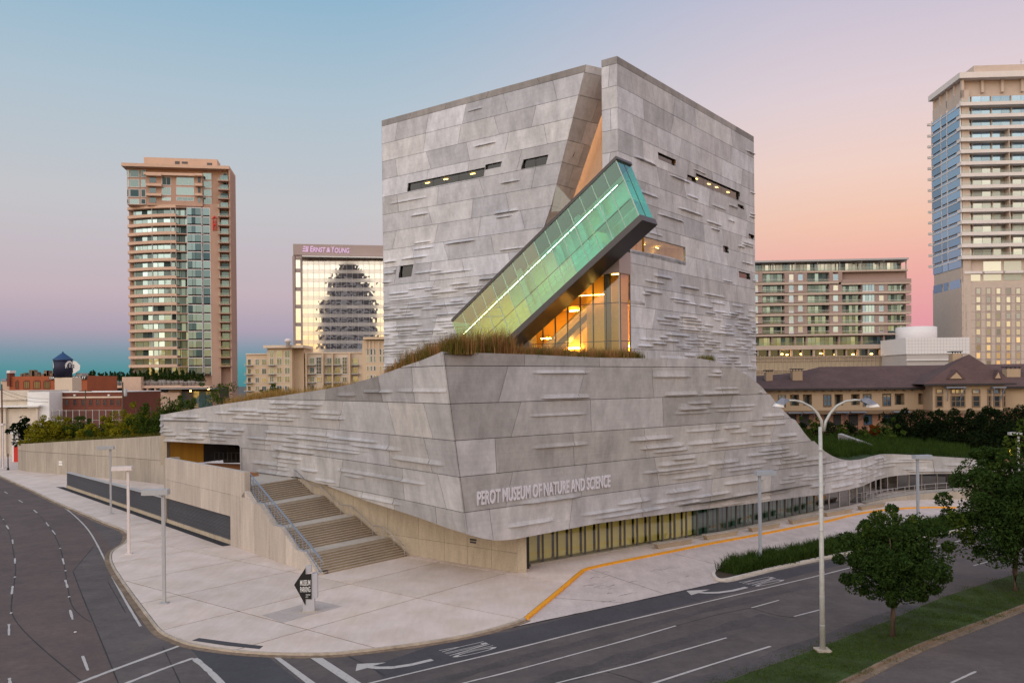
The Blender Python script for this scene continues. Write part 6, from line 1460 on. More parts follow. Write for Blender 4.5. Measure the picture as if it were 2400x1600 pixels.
# ------------------------------------------------------------------ 5 tall tower on the right
pc = P(2257, 895, 290); dl5 = Vector((.054, 1.)).normalized(); f5 = Fac((pc.x, pc.y), (pc.x + 1, pc.y - .054)); f5l = Fac((pc.x + dl5.x * 22.8, pc.y + dl5.y * 22.8), (pc.x, pc.y))
rt_ = thing('hotel_tower', 'tall pale tower with white balcony bands above a stone-faced hotel base', 'tower', (pc.x, pc.y, 0))
MT['rt_stone'] = M('pale tower stone', (.55, .45, .38), .85, .05, ((.05, (1, 1, 1)), (.8, (1, 1, 1)))); MT['rt_white'] = M('white balcony concrete', (.72, .66, .63), .8, .05)
zT = lambda y, dep=0.: f5.hit(2320, y, dep)[1]; WL5, WR5 = 22.8, 34.
def b5(fac, name, a0, a1, z0, z1, d0, d1, mat): m_ = MB(); fac.box(m_, a0, a1, z0, z1, d0, d1); return m_.build(name, MT[mat], rt_)
b5(f5, 'core', 1.2, WR5, 0, zT(180), -22, -2.0, 'rt_stone'); b5(f5, 'base_wall', 0, WR5, -.3, zT(662), -22.6, -.1, 'rt_stone'); b5(f5, 'mid_wall', .2, WR5, zT(662), zT(606), -22, -.9, 'rt_stone')
b5(f5, 'roof', -.6, WR5, zT(184), zT(170.5), -23.5, 1.2, 'rt_white'); b5(f5, 'plant_room', 5.4, WR5, zT(171), zT(149.5), -18, -1.5, 'rt_stone')
b5(f5l, 'left_core', .4, WL5, 0, zT(210), -3, -.5, 'rt_stone')
for k in range(14):
    yb = 245 + 27.5 * k if k else 244
    b5(f5, 'balcony_band', -.4, WR5, zT(yb + 4.5), zT(yb - 3.5), -2, 1.2, 'rt_white'); z0, z1 = zT(yb + 23), zT(yb + 4.6)
    MB().quad(f5.w(-.4, 1.1, zT(yb - 3.5)), f5.w(WR5, 1.1, zT(yb - 3.5)), f5.w(WR5, 1.1, zT(yb - 10)), f5.w(-.4, 1.1, zT(yb - 10))).build('balcony_glass', MT['bal_far'], rt_, fix=False)
    a = 1.3
    for i in range(7):
        w_ = 3.3
        MB().quad(f5.w(a, -1.9, zT(yb - 4)), f5.w(a + w_ - .12, -1.9, zT(yb - 4)), f5.w(a + w_ - .12, -1.9, zT(yb - 22.5)), f5.w(a, -1.9, zT(yb - 22.5))).build('pane', MT['g_blue'] if k < 6 else MT['g_gold'], rt_, fix=False)
        if i % 2: b5(f5, 'pier', a - .25, a + .05, zT(yb - 4), zT(yb - 22.5), -2, -1.4, 'rt_stone')
        a += w_
    if 2 < k: b5(f5, 'balcony_divider', 15.4, 15.7, zT(yb - 3), zT(yb - 23), -2, 1.0, 'cd_band')
    for a0, a1 in ((.6, 8.0), (8.3, 12.6), (12.9, 22.5)):
        MB().quad(f5l.w(a0, .0, zT(yb + 22)), f5l.w(a1, .0, zT(yb + 22)), f5l.w(a1, .0, zT(yb - 2)), f5l.w(a0, .0, zT(yb - 2))).build('pane', MT['g_blue'], rt_, fix=False)
    b5(f5l, 'floor_edge', .3, WL5, zT(yb + 5.0), zT(yb + 2.2), -.4, .12, 'rt_white'); b5(f5l, 'balcony_end', -.5, .3, zT(yb + 2.5), zT(yb - 3.5), -3, 1.2, 'rt_white')
for a in (.4, 8.15, 12.75, 22.6): b5(f5l, 'mullion', a - .12, a + .12, zT(606), zT(236), -.3, .1, 'rt_white')
for a in (1, 6.2, 11.6, 17, 22.4): b5(f5l, 'roof_column', a - .4, a + .4, zT(228), zT(184), -1.4, -.5, 'rt_stone')
for i in range(5): b5(f5, 'roof_column', 1 + i * 6.6, 1.9 + i * 6.6, zT(214), zT(184), -2, -1, 'rt_stone')
for i, (a0, a1) in enumerate(((.9, 6.5), (7.5, 13.4), (14.3, 20.1), (21, 27))):
    if i: MB().quad(f5.w(a0, -.8, zT(636)), f5.w(a1, -.8, zT(636)), f5.w(a1, -.8, zT(612)), f5.w(a0, -.8, zT(612))).build('pane', MT['g_gold'], rt_, fix=False)
    MB().quad(f5.w(a0, -.8, zT(657.5)), f5.w(a1, -.8, zT(657.5)), f5.w(a1, -.8, zT(642)), f5.w(a0, -.8, zT(642))).build('pane', MT['g_gold'], rt_, fix=False); b5(f5, 'awning', a0 - .1, a1 + .1, zT(641), zT(635), -.9, .3, 'rt_white')
for a0, a1 in ((.8, 7.8), (9, 12.4), (13.6, 21.8)): MB().quad(f5l.w(a0, .02, zT(672)), f5l.w(a1, .02, zT(672)), f5l.w(a1, .02, zT(652)), f5l.w(a0, .02, zT(652))).build('pane', MT['g_blue'], rt_, fix=False)
for px in (2269.5, 2293, 2317, 2340, 2363.5, 2386.5):
    for r, y in enumerate((682, 702, 721, 740, 759, 777.5, 796, 814.5, 833, 851)): window(f5, px - 6.6, y - 8.2, px + 6.6, y + 8.2, rt_, 'g_gold' if not (px < 2270 and r in (1, 3, 4, 5)) else 'g_blue', 'of_brown', dep=-.1, t=.28)
for y in (692, 711.5, 730.5, 749.5, 768, 787, 805.5, 824, 842): b5(f5, 'stone_joint', 0, WR5, zT(y + .35), zT(y - .35), -.1, -.06, 'cd_brown'); b5(f5l, 'stone_joint', .4, WL5, zT(y + .35), zT(y - .35), -.52, -.45, 'cd_brown')
mb = MB(); q = f5.w(24.5, -8, zT(150)); 
for dx in (0, 1.4): mb.tube([(q.x + dx, q.y, q.z), (q.x + dx, q.y, q.z + 4.2)], .10, 5)
for h in (1.2, 2.2, 3.2): mb.bar((q.x - .5, q.y, q.z + h), (q.x + 2, q.y, q.z + h), .08, .08)
mb.build('antenna', MT['lamp_grey'], rt_)
# ------------------------------------------------------------------ 6 white drum building
f6 = pfac(2120, 262, 2280, 262); wd = thing('white_hall', 'white tiled building with a low round drum on its roof', 'building', tuple(f6.w(f6.hit(2200, 895)[0], 0, 0)))
MT['tile_w'] = M('white wall tiles', (.72, .69, .69), .5, .03); MT['tile_g'] = M('grey render', (.46, .42, .40), .8, .04)
ground_box(f6, 'wall', 2123, 2272, 791, -18, 0, 'tile_w', wd, z0=f6.hit(2200, 829)[1]); ground_box(f6, 'lower_wall', 2125, 2250, 829, -18, -.3, 'tile_g', wd); part(f6, 'ledge', 2125, 842, 2250, 844.5, -.4, .2, 'tile_w', wd)
c = f6.w(f6.hit(2180, 800)[0], -9, f6.hit(2180, 792)[1]); MB().lathe(c, [(6.0, -.5), (6.0, f6.hit(2180, 763)[1] - c.z), (5.7, f6.hit(2180, 763)[1] - c.z + .1)], 40).build('drum', MT['tile_w'], wd, True)
for x in (2130 + 7.4 * i for i in range(19)): part(f6, 'tile_joint', x, 791.5, x + .5, 829, -.02, .02, 'tile_g', wd)
for y in (797.5, 805, 812.5, 820): part(f6, 'tile_joint', 2123.5, y, 2271.5, y + .5, -.02, .015, 'tile_g', wd)
# ------------------------------------------------------------------ 7 brown-roofed apartments
f7 = pfac(1770, 152, 2420, 150); ap = thing('roofed_apartments', 'two-storey tan and brick apartment row under a long brown shingle roof', 'apartment building', tuple(f7.w(f7.hit(2050, 895)[0], 0, 0)))
MT['shingle'] = M('brown shingles', (.115, .068, .062), .95, .16, ((.3, (1, 1, 1)), (3, (.5, .5, 2)), (12, (1, 1, 1)))); MT['ap_tan'] = M('tan siding', (.47, .34, .225), .85, .06, ((.1, (1, 1, 1)), (2, (3, 3, .2)))); MT['ap_brick'] = M('salmon brick', (.40, .215, .145), .9, .12, ((.4, (1, 1, 1)), (9, (1, 1, 2.5)))); MT['ap_trim'] = M('brown trim', (.22, .145, .09), .8, .06)
Z7 = lambda y, x=2000: f7.hit(x, y)[1]
a0, a1 = f7.hit(1772, 930)[0], f7.hit(2440, 930)[0]; zE, z2 = Z7(913), Z7(962)
def b7(name, p, q, r, s, d0, d1, mat, par=None): m_ = MB(); f7.box(m_, p, q, r, s, d0, d1); return m_.build(name, MT[mat], par or ap)
b7('upper_wall', a0, a1, z2 + .1, zE + .3, -14, -1.7, 'ap_tan'); b7('brick_wall', a0, a1, -.3, z2 - .6, -14, -1.6, 'ap_brick'); b7('trim_band', a0, a1, z2 - .6, z2 + .1, -14, .12, 'ap_trim')
# openings: wall is built as pieces between windows and loggias
ops = [(1823, 1842, 'w'), (1852, 1873, 'l'), (1882, 1903, 'l'), (1929, 1949, 'w'), (1956, 1976, 'l'), (1995, 2015, 'l'), (2022, 2043, 'w'), (2068, 2089, 'w'), (2097, 2120, 'l'), (2152, 2183, 'l')]
cur = a0
for x0, x1, kind in ops + [(2420, 2440, 'end')]:
    p, q = f7.hit(x0, 938)[0], f7.hit(x1, 938)[0]; b7('siding', cur, p, z2 + .1, zE + .2, -1.7, 0, 'ap_tan'); cur = q
    if kind == 'end': break
    zt_, zb_ = Z7(923), (Z7(953) if kind == 'w' else Z7(949)); b7('siding', p, q, zt_, zE + .2, -1.7, 0, 'ap_tan'); b7('siding', p, q, z2 + .1, zb_, -1.7, 0, 'ap_tan')
    if kind == 'w': window(f7, x0, 924, x1, 952, ap, 'g_blue', 'ap_trim', dep=-.25, t=.16, bars=(2, 2), out=.2)
    else: pane(f7, x0 + 4, 926, x1 - 2, 949, -1.62, 'g_dark', ap); rail_glass(f7, x0, 941, x1, 949, -.1, ap)
for i, (x0, x1) in enumerate(((1850, 1872), (1880, 1902), (1960, 1978), (1996, 2018), (2095, 2120))): m_ = MB(); p, q = f7.hit(x0, 967)[0], f7.hit(x1, 967)[0]; f7.box(m_, p, q, 6.6, Z7(968), -1.6, -1.5); m_.build('porch_opening', MT['dark'], ap); b7('porch_roof', p - .4, q + .6, Z7(966.5), Z7(964), -1.6, 1.1, 'rail_blue'); MB().bar(f7.w(q + .4, 1.0, Z7(966)), f7.w(q + .4, -.0 - 1.5, Z7(985)), .12, .12).build('porch_strut', MT['rail_blue'], ap)
for x0, x1 in ((2024, 2044), (2070, 2091), (1932, 1944)): window(f7, x0, 971, x1, 996, ap, 'g_blue', 'trim', dep=-1.6, t=.14, bars=(2, 2))
# roof: long gable slope with rafters' ends
zR = P(2000, 861, 160).z; m_ = MB()
pE = lambda a, d, z: f7.w(a, d, z)
ridge = [(a0 - 2, zR - 1.9), (f7.hit(1900, 870)[0], zR - 1.0), (f7.hit(1960, 862)[0], zR + .05), (a1 + 4, zR + .2)]
for (p, zp), (q, zq) in zip(ridge, ridge[1:]):
    m_.hexa([pE(p, .9, zE + .05), pE(q, .9, zE + .05), pE(q, -9, zq - .15), pE(p, -9, zp - .15)], [pE(p, .9, zE + .35), pE(q, .9, zE + .35), pE(q, -9, zq + .15), pE(p, -9, zp + .15)]); m_.hexa([pE(p, -9, zp - .15), pE(q, -9, zq - .15), pE(q, -18, zE), pE(p, -18, zE)], [pE(p, -9, zp + .15), pE(q, -9, zq + .15), pE(q, -18, zE + .3), pE(p, -18, zE + .3)])
rfo = m_.build('roof', MT['shingle'], ap); b7('gutter', a0 - 1, a1, zE + .0, zE + .3, .9, 1.1, 'dark', rfo)
for i in range(20): a = lerp(a0 + 1, f7.hit(2180, 915)[0], i / 19); b7('rafter_end', a - .12, a + .12, zE - .25, zE, 0, .75, 'ap_trim')
f7b = pfac(2185, 146.5, 2420, 145); m_ = MB(); p0, p1 = f7b.hit(2186, 930)[0], f7b.hit(2356, 930)[0]; z7b = f7b.hit(2270, 899)[1]
def b8(name, p, q, r, s, d0, d1, mat, par=None): m_ = MB(); f7b.box(m_, p, q, r, s, d0, d1); return m_.build(name, MT[mat], par or ap)
b8('pavilion_wall', p0, p1, z2 + .1, z7b, -8, 0, 'ap_tan'); b8('pavilion_brick', p0 + .1, p1 - .1, -.3, z2 - .5, -8, -.1, 'ap_brick'); b8('trim_band', p0 - .1, p1 + .1, z2 - .5, z2 + .1, -8, .15, 'ap_trim')
pk = P(2271, 830, 150.5); ex0, ex1 = f7b.hit(2160, 901)[0], f7b.hit(2375, 901)[0]; ze = z7b
m_ = MB(); ap_ = Vector((pk.x, pk.y, pk.z)); r_ = [f7b.w(ex0, 1.0, ze), f7b.w(ex1, 1.0, ze), f7b.w(ex1, -10, ze), f7b.w(ex0, -10, ze)]
for i in range(4): m_.quad(r_[i], r_[(i + 1) % 4], ap_)
m_.quad(*r_[::-1]); hip = m_.build('hip_roof', MT['shingle'], ap); b8('gutter', ex0, ex1, ze - .25, ze + .05, 1.0, 1.15, 'dark', hip)
for x0, x1, xp, yp, yb in ((2218, 2262, 2242, 866, 888), (2328, 2348, 2340, 866, 887)):
    q0, q1, qp = f7b.hit(x0, yb, .2), f7b.hit(x1, yb, .2), f7b.hit(xp, yp, .2); m_ = MB(); f7b.panel(m_, [q0, q1, qp], -3.0, .25); dm = m_.build('dormer', MT['shingle'], hip); k = .65; m_ = MB(); cxa = (q0[0] + q1[0] + qp[0]) / 3; cza = (q0[1] + q1[1] + qp[1]) / 3; f7b.panel(m_, [(cxa + (a - cxa) * k, cza + (z - cza) * k - .12) for a, z in (q0, q1, qp)], .1, .32); m_.build('gable_face', MT['ap_tan'], dm)
for x0, x1, b_ in ((2193, 2210, (1, 1)), (2228, 2262, (3, 1)), (2278, 2297, (1, 1)), (2314, 2323, (1, 1)), (2328, 2344, (1, 1)), (2349, 2357, (1, 1))): window(f7b, x0, 926 if x0 != 2228 else 926, x1, 954, ap, 'g_dark', 'ap_trim', t=.18, bars=(b_[0], 2), out=.15); window(f7b, x0, 911, x1, 923, ap, 'g_blue', 'ap_trim', t=.16, bars=(b_[0], 1), out=.15)
for x0, x1 in ((2217, 2263), (2326, 2357)): q0 = f7b.hit(x0, 909, 1); q1 = f7b.hit(x1, 909, 1); b8('awning_bar', q0[0], q1[0], q0[1], q0[1] + .2, .2, 1.3, 'rail_blue'); [MB().bar(f7b.w(q[0] + s_, 1.2, q[1]), f7b.w(q[0] + s_ * 3, .1, q[1] - 2.2), .12, .12).build('awning_strut', MT['rail_blue'], ap) for q, s_ in ((q0, .2), (q1, -.2))]
for x0, x1, y0, y1, d in ((1796, 1811, 872, 898, -4), (1858, 1881, 869, 902, -4), (2233, 2254, 828, 868, -1.5), (2360, 2392, 864, 898, -3)):
    a, b, c, d_ = f7.rect(x0, y0, x1, y1, d); ch = b7('chimney', a, b, c - 1.0, d_, d - 1.6, d, 'ap_tan'); b7('chimney_cap', a - .15, b + .15, d_ + .25, d_ + .42, d - 1.75, d + .15, 'dark', ch)
    for k in range(4): b7('cap_leg', lerp(a, b - .12, k / 3), lerp(a, b - .12, k / 3) + .12, d_, d_ + .25, d - .3, d - .15, 'dark', ch)
# ================================================================== left background
# ---- garage podium of the apartment tower
f9 = pfac(205, 302, 560, 300); gq = thing('parking_garage', 'peach concrete parking garage below the apartment tower', 'parking garage', tuple(f9.w(f9.hit(380, 895)[0], 0, 0)))
ground_box(f9, 'core', 242, 495, 907, -20, -3, 'dark', gq); ground_box(f9, 'stair_tower', 286, 330, 883, -8, 1, 'tw_band', gq)
for x0, x1, y0, y1, d in ((242, 286, 903, 909, 0), (330, 424, 903, 909, 0), (424, 492, 904, 908, 0), (326, 372, 921, 927, 0), (326, 366, 938, 945, 0), (330, 366, 956, 966, 0)): part(f9, 'deck_edge', x0, y0, x1, y1, -12, d, 'tw_band', gq)
part(f9, 'canopy', 374, 909.5, 502, 911.5, -6, 2.5, 'lamp_grey', gq); part(f9, 'block', 370, 919, 421, 960, -8, .6, 'tw_band', gq); part(f9, 'wall', 395, 911, 424, 919, -8, -2, 'stucco', gq)
for x in (344, 362, 300): part(f9, 'column', x, 908, x + 3, 985, -2.6, -.3, 'tw_band', gq)
part(f9, 'entry_lamp', 300, 930, 304, 938, 1, 1.1, 'lamp_warm', gq); part(f9, 'entry_lamp', 307, 930, 310, 938, 1, 1.1, 'lamp_warm', gq)
for i in range(5): pane(f9, 421 + i * 15.4, 917, 436 + i * 15.4, 955, -1, 'g_green', gq)
ground_box(f9, 'glass_block_core', 421, 498, 917, -8, -1.2, 'tw_brown', gq)
for x, y in ((446, 916), (488, 911), (246, 913)): part(f9, 'deck_lamp', x - 2, y - 1, x + 2, y + 1, 1, 1.4, 'lamp_warm', gq)
rail_ = MB(); f9.pbox(rail_, 330, 895, 480, 895.6, -.2, 0); rail_.build('deck_rail', MT['lamp_grey'], gq)
mp = MB(); mp.lathe((0, 0, 0), [(.55, 0), (.95, 1.6), (1.0, 1.65)], 12); me_pot = mp.mesh('planter', MT['lamp_grey'], True)
crowns = []
for s_ in range(4):
    r_ = random.Random(s_ + 70); m_ = MB()
    for k in range(15): hh = k / 14; leaves(m_, (r_.uniform(-.4, .4), r_.uniform(-.3, .3), 2.0 + hh * 3.0), (1.25 * (1.1 - hh), 1.1 * (1.1 - hh), .45), 26, .30, r_)
    crowns.append(m_.mesh('crown', MT['leaf_dark']))
m_ = MB(); m_.tube([(0, 0, 1.5), (0, 0, 3.2)], .09, 6); me_tr = m_.mesh('trunk', MT['bark'])
for i in range(28):
    px = 212 + i * 9.7 + random.Random(i).uniform(-2, 2); deep = px < 286
    Zp = 318 if deep else 303; q = P(px, 903 if not deep else 904, Zp); t_ = thing('potted_tree', 'small potted evergreen in a pale planter on the garage roof', 'potted tree', (q.x, q.y, q.z), 'potted evergreens along the garage roof')
    for nm, me in (('planter', me_pot), ('trunk', me_tr), ('crown', crowns[i % 4])): o = bpy.data.objects.new(nm, me); COL.objects.link(o); o.parent = t_
    t_.rotation_euler.z = i * 1.3; sc = random.Random(i + 5).uniform(.8, 1.2); t_.scale = (1, 1, sc)
# ---- water tower, red brick hall, white dome
f10 = pfac(0, 262, 206, 262); rb = thing('brick_hall', 'red brick hall with arched dark windows and a black name board', 'building', tuple(f10.w(f10.hit(100, 895)[0], 0, 0)))
MT['red_brick'] = M('orange red brick', (.36, .10, .045), .9, .1, ((.2, (1, 1, 1)), (4, (1, 1, 2)))); MT['dk_brick'] = M('dark red brick', (.17, .055, .035), .9, .12, ((.2, (1, 1, 1)), (4, (1, 1, 2))))
ground_box(f10, 'wall', 22, 204, 881, -20, 0, 'red_brick', rb); ground_box(f10, 'end_wall', 2, 22, 893, -18, -1, 'tw_band', rb); part(f10, 'end_wall_sign', 3, 887, 15, 893, -1.2, -.8, 'rail_blue', rb); part(f10, 'flue', 16, 872, 22.5, 905, -2, .8, 'dk_brick', rb); part(f10, 'flue_cap', 15.5, 868, 23, 874, -2.2, 1, 'white', rb)
for x0, x1 in ((36, 44), (55, 70), (78, 95), (102, 118), (172, 180)):
    w_ = window(f10, x0, 893, x1, 911, rb, 'g_dark', 'dk_brick', t=.2, bars=(3, 1)); part(f10, 'window_arch', x0 + 2, 890.5, x1 - 2, 893, -.05, .1, 'dk_brick', w_)
nb = part(f10, 'name_board', 115, 880.5, 203, 889, 0, .4, 'black', rb)
def f10text(s_, x0, y0, x1, y1): a0, z0 = f10.hit(x0, y1, .45); a1, z1 = f10.hit(x1, y0, .45); o = f10.w(a0, .45, z0); text_on(s_, o, f10.w(a1, .45, z0) - o, Vector((0, 0, z1 - z0)), Vector((f10.n.x, f10.n.y, 0)), MT['white'], 'lettering', nb, .05, .02)
f10text('DA', 116.5, 882.5, 128, 888); f10text('ORT', 170, 881.5, 190, 887.5); f10text('IT', 193, 881.5, 201.5, 887.5)
mb = MB(); rg = random.Random(4)
for i in range(14): px = 30 + i * 7; q = f10.hit(px, 881)[0]; h = rg.uniform(.5, 2.2); f10.box(mb, q, q + rg.uniform(.4, 1.8), f10.hit(px, 882)[1], f10.hit(px, 882)[1] + h, -6, -4)
mb.build('roof_units', MT['kerb_dirty'], rb); tag(bpy.data.objects[rb.children[-1].name], kind='stuff')
wt_c = P(148, 895, 232); u2 = 232 / 2000
wt = thing('water_tower', 'dark blue water tank with a conical cap on a cream block', 'water tower', (wt_c.x, wt_c.y, 0)); MT['navy'] = M('navy tank paint', (.020, .020, .045), .6, .08); MT['navy_roof'] = M('blue tank roof', (.025, .06, .15), .5, .06)
zpx = lambda y: CAMZ + uv(148, y)[1] * wt_c.y
f11 = pfac(127, 230, 170, 230); ground_box(f11, 'block', 128, 169, 884.5, -5, 0, 'stucco2', wt)
MB().lathe((wt_c.x, wt_c.y, zpx(884)), [(19.5 * u2, 0), (19.5 * u2, zpx(874) - zpx(884)), (21 * u2, zpx(873) - zpx(884)), (20 * u2, zpx(843) - zpx(884)), (0.1, zpx(843) - zpx(884))], 28).build('tank', MT['navy'], wt, True)
MB().lathe((wt_c.x, wt_c.y, zpx(844)), [(22 * u2, 0), (21.5 * u2, .3), (1.4 * u2, zpx(826) - zpx(844)), (.2, zpx(824) - zpx(844))], 28).build('tank_roof', MT['navy_roof'], wt)
for sx_, w in ((-1, 2.25), (1, .78)):
    a = math.radians(180 + 18) if sx_ < 0 else math.radians(-18); m_ = MB(); R_ = 20.6 * u2
    for k in range(14):
        w0, w1 = k / 14 * 2 * math.pi, (k + 1) / 14 * 2 * math.pi; q = []
        for rr, ww in ((1.35, w0), (1.35, w1), (.85, w1), (.85, w0)): th = a + math.cos(ww) * rr / R_; q.append((wt_c.x + R_ * math.cos(th), wt_c.y + R_ * math.sin(th), zpx(858) + math.sin(ww) * rr * 1.1))
        m_.quad(*q)
    for dz_ in (-.35, .25): q = [(wt_c.x + R_ * math.cos(a + da), wt_c.y + R_ * math.sin(a + da), zpx(858) + dz_ + h) for da, h in ((-.13, 0), (.13, 0), (.1, .35), (-.1, .35))]; m_.quad(*q)
    m_.build('emblem', MT['white'], wt, fix=False)
wd_c = P(182, 870, 420); MB_ = MB(); m_ = MB(); m_.hexa([P(166, 876, 420), P(176, 874, 420), P(187, 866, 420), P(187, 866, 432), P(168, 876, 432)], [P(166, 846, 420), P(178, 846, 420), P(188, 856, 420), P(188, 856, 432), P(168, 846, 432)]); ar_ = thing('arena_dome', 'small white angular dome showing behind the water tank', 'building', (wd_c.x, wd_c.y, 0)); m_.build('dome', MT['white'], ar_); m_ = MB(); m_.box(wd_c.x - 2, wd_c.x + 1, 422, 430, 0, P(172, 874, 420).z); m_.build('dome_base', MT['tile_g'], ar_)
m_ = MB()
for q in ((170, 854), (170, 858.5)): m_.hexa([P(q[0], q[1] + 3, 419.6), P(q[0] + 2.4, q[1] + 3, 419.6), P(q[0] + 2.4, q[1] + 3, 420), P(q[0], q[1] + 3, 420)], [P(q[0], q[1], 419.6), P(q[0] + 2.4, q[1], 419.6), P(q[0] + 2.4, q[1], 420), P(q[0], q[1], 420)])
m_.build('lettering', MT['black'], ar_)
# ---- brown brick workshop and white shed
f12 = pfac(112, 192, 292, 190); ws = thing('brick_workshop', 'low dark brick workshop with a row of small dark windows and a cream stripe', 'building', tuple(f12.w(f12.hit(200, 895)[0], 0, 0)))
ground_box(f12, 'wall', 116, 289, 919, -16, 0, 'dk_brick', ws); part(f12, 'coping', 116, 917, 289, 919.2, -16, .2, 'white', ws); part(f12, 'stripe', 116.5, 929, 288, 932.5, -.1, .12, 'stucco2', ws)
for x0 in (118, 133, 151.5, 171, 190, 208, 225, 241, 257.5, 273): window(f12, x0, 935, x0 + 9.5, 950, ws, 'g_dark', 'dk_brick', t=.15, bars=(1, 2))
for x in (172, 252): part(f12, 'wall_box', x, 924, x + 4.5, 927.5, 0, .3, 'white', ws)
f13 = pfac(-40, 186, 120, 186); sh = thing('white_shed', 'cream and white industrial shed with large closed doors', 'building', tuple(f13.w(f13.hit(60, 895)[0], 0, 0)))
MT['cream_wall'] = M('cream painted wall', (.60, .52, .43), .85, .07, ((.15, (1, 1, 1)), (1.5, (1, 1, .3))))
ground_box(f13, 'wall', -45, 67, 915, -18, -1, 'cream_wall', sh); ground_box(f13, 'block_wall', 64, 115.5, 918, -18, -.2, 'white', sh); part(f13, 'lintel', -45, 950, 90, 954, -1, 1.4, 'white', sh)
for x in (8, 83): ground_box(f13, 'door_frame', x, x + 5, 953, -1, .5, 'cream_wall', sh)
ground_box(f13, 'door', 13, 83, 957, -1, -.1, 'cream_wall', sh); part(f13, 'beam', 0, 934, 62, 937, -1, -.4, 'cream_wall', sh); part(f13, 'base_panel', 42, 1010, 72, 1025, -1, .1, 'rail_blue', sh)
for k in range(3): q0, q1 = f13.hit(2, 916 + 6 * k)[1], 0
# ---- chain-link fence, poles, wires
fn = thing('chain_fence', 'tall chain-link fence with steel posts in front of the brick workshop', 'fence', tuple(P(200, 895, 178).xy) + (0,)); f14 = pfac(116, 178, 300, 177)
for i in range(11): x = 124 + i * 15.5; m_ = MB(); a, z = f14.hit(x, 960); m_.tube([f14.w(a, 0, 0), f14.w(a, 0, z)], .07, 6); m_.build('post', MT['galv'], fn)
for y in (962, 985): a, z = f14.hit(120, y); b, _z = f14.hit(292, y); MB().bar(f14.w(a, 0, z), f14.w(b, 0, z), .06, .06).build('rail', MT['galv'], fn)
mesh_m, n_, l_, out_ = nmat('chain link'); tr_ = n_.new('ShaderNodeBsdfTransparent'); df_ = n_.new('ShaderNodeBsdfDiffuse'); df_.inputs[0].default_value = (.08, .07, .07, 1); mx_ = n_.new('ShaderNodeMixShader'); mx_.inputs[0].default_value = .35; l_.new(tr_.outputs[0], mx_.inputs[1]); l_.new(df_.outputs[0], mx_.inputs[2]); l_.new(mx_.outputs[0], out_.inputs[0])
a, z = f14.hit(120, 962); b, _z = f14.hit(292, 962); MB().quad(f14.w(a, .02, 0), f14.w(b, .02, 0), f14.w(b, .02, z), f14.w(a, .02, z)).build('mesh', mesh_m, fn, fix=False)
def pole(label, px, y0, Z, r=.14, arm=0.):
    b = P(px, 895, Z); zt_ = CAMZ + uv(px, y0)[1] * Z; t_ = thing('utility_pole', label, 'utility pole', (b.x, b.y, 0), 'utility poles on the left'); MB().tube([(b.x, b.y, -.2), (b.x, b.y, zt_)], [r, r * .75], 8).build('pole', MT['bark'], t_)
    if arm: MB().bar((b.x - arm, b.y, zt_ - .4), (b.x + arm, b.y, zt_ - .4), .14, .16).build('crossarm', MT['bark'], t_)
    return b, zt_
p1_ = pole('wooden utility pole at the corner of the brick workshop and the garage', 287.5, 895, 186, .2); p2_ = pole('wooden utility pole with a crossarm in front of the brick workshop stripe', 200, 912, 184, .13, 1.4)
m_ = MB(); q = P(294, 918, 185.5); m_.lathe((q.x, q.y, q.z - 1), [(.3, 0), (.35, .3), (.35, 1.5), (.2, 1.7)], 10); t_ = [o for o in bpy.data.objects if o.get('label', '').startswith('wooden utility pole at the corner')][0]; m_.build('transformer', MT['lamp_grey'], t_, True)
p3_ = pole('leaning dark pole in front of the white shed', 4, 900, 160, .16); lp = P(7, 1098, 1); g_ = G(7, 1098); 
for (x0, y0, x1, y1) in ((4, 912, 116, 934), (4, 920, 116, 942)):
    m_ = MB(); A_, B_ = P(x0, y0, 160), P(x1, y1, 187); m_.tube([A_.lerp(B_, k / 8) + Vector((0, 0, -.6 * math.sin(math.pi * k / 8))) for k in range(9)], .03, 4); tag(m_.build('overhead_wire', MT['dark']), ('upper' if y0 < 915 else 'lower') + ' thin black overhead wire crossing the white shed', 'wire')
ped_lamp((7, 1097), 992, 'pale lamp post by the white shed corner', MT['lamp_pale'], 0, 1.5)
b = G(19, 1101); bo = thing('bollard_lamp', 'short black post with a flared foot at the end of the retaining wall', 'post', tuple(b)); MB().lathe(b, [(.22, 0), (.22, .25), (.1, .45), (.09, 2.9), (.05, 3.0)], 12).build('post', MT['black'], bo, True)
bt_ = branch_tree('roadside_tree', 'small dark roadside tree behind the short black post', G(14, 1098) + Vector((0, 6, 0)), 6, 6.2, (3.0, 2.5, 3.2), MT['leaf_deep'], 91, 26, 60, .28, .14)
k_ = G(30, 1080); kb_ = thing('ticket_booth', 'small white booth with a flat canopy by the end of the retaining wall', 'booth', (k_.x - 2, 172, 0)); fk = pfac(16, 172, 50, 172)
ground_box(fk, 'booth', 28, 43, 1015, -2, 0, 'white', kb_, z0=0); part(fk, 'canopy', 16, 1012, 42, 1016.5, -3, 1.2, 'white', kb_); pane(fk, 31, 1018, 35.5, 1027, .03, 'g_dark', kb_); ground_box(fk, 'red_panel', 32, 42.5, 1045, -2, .6, 'logo_red', kb_, z0=0); part(fk, 'shelf', 30, 1036, 50, 1040, -.5, 1.4, 'trim', kb_)
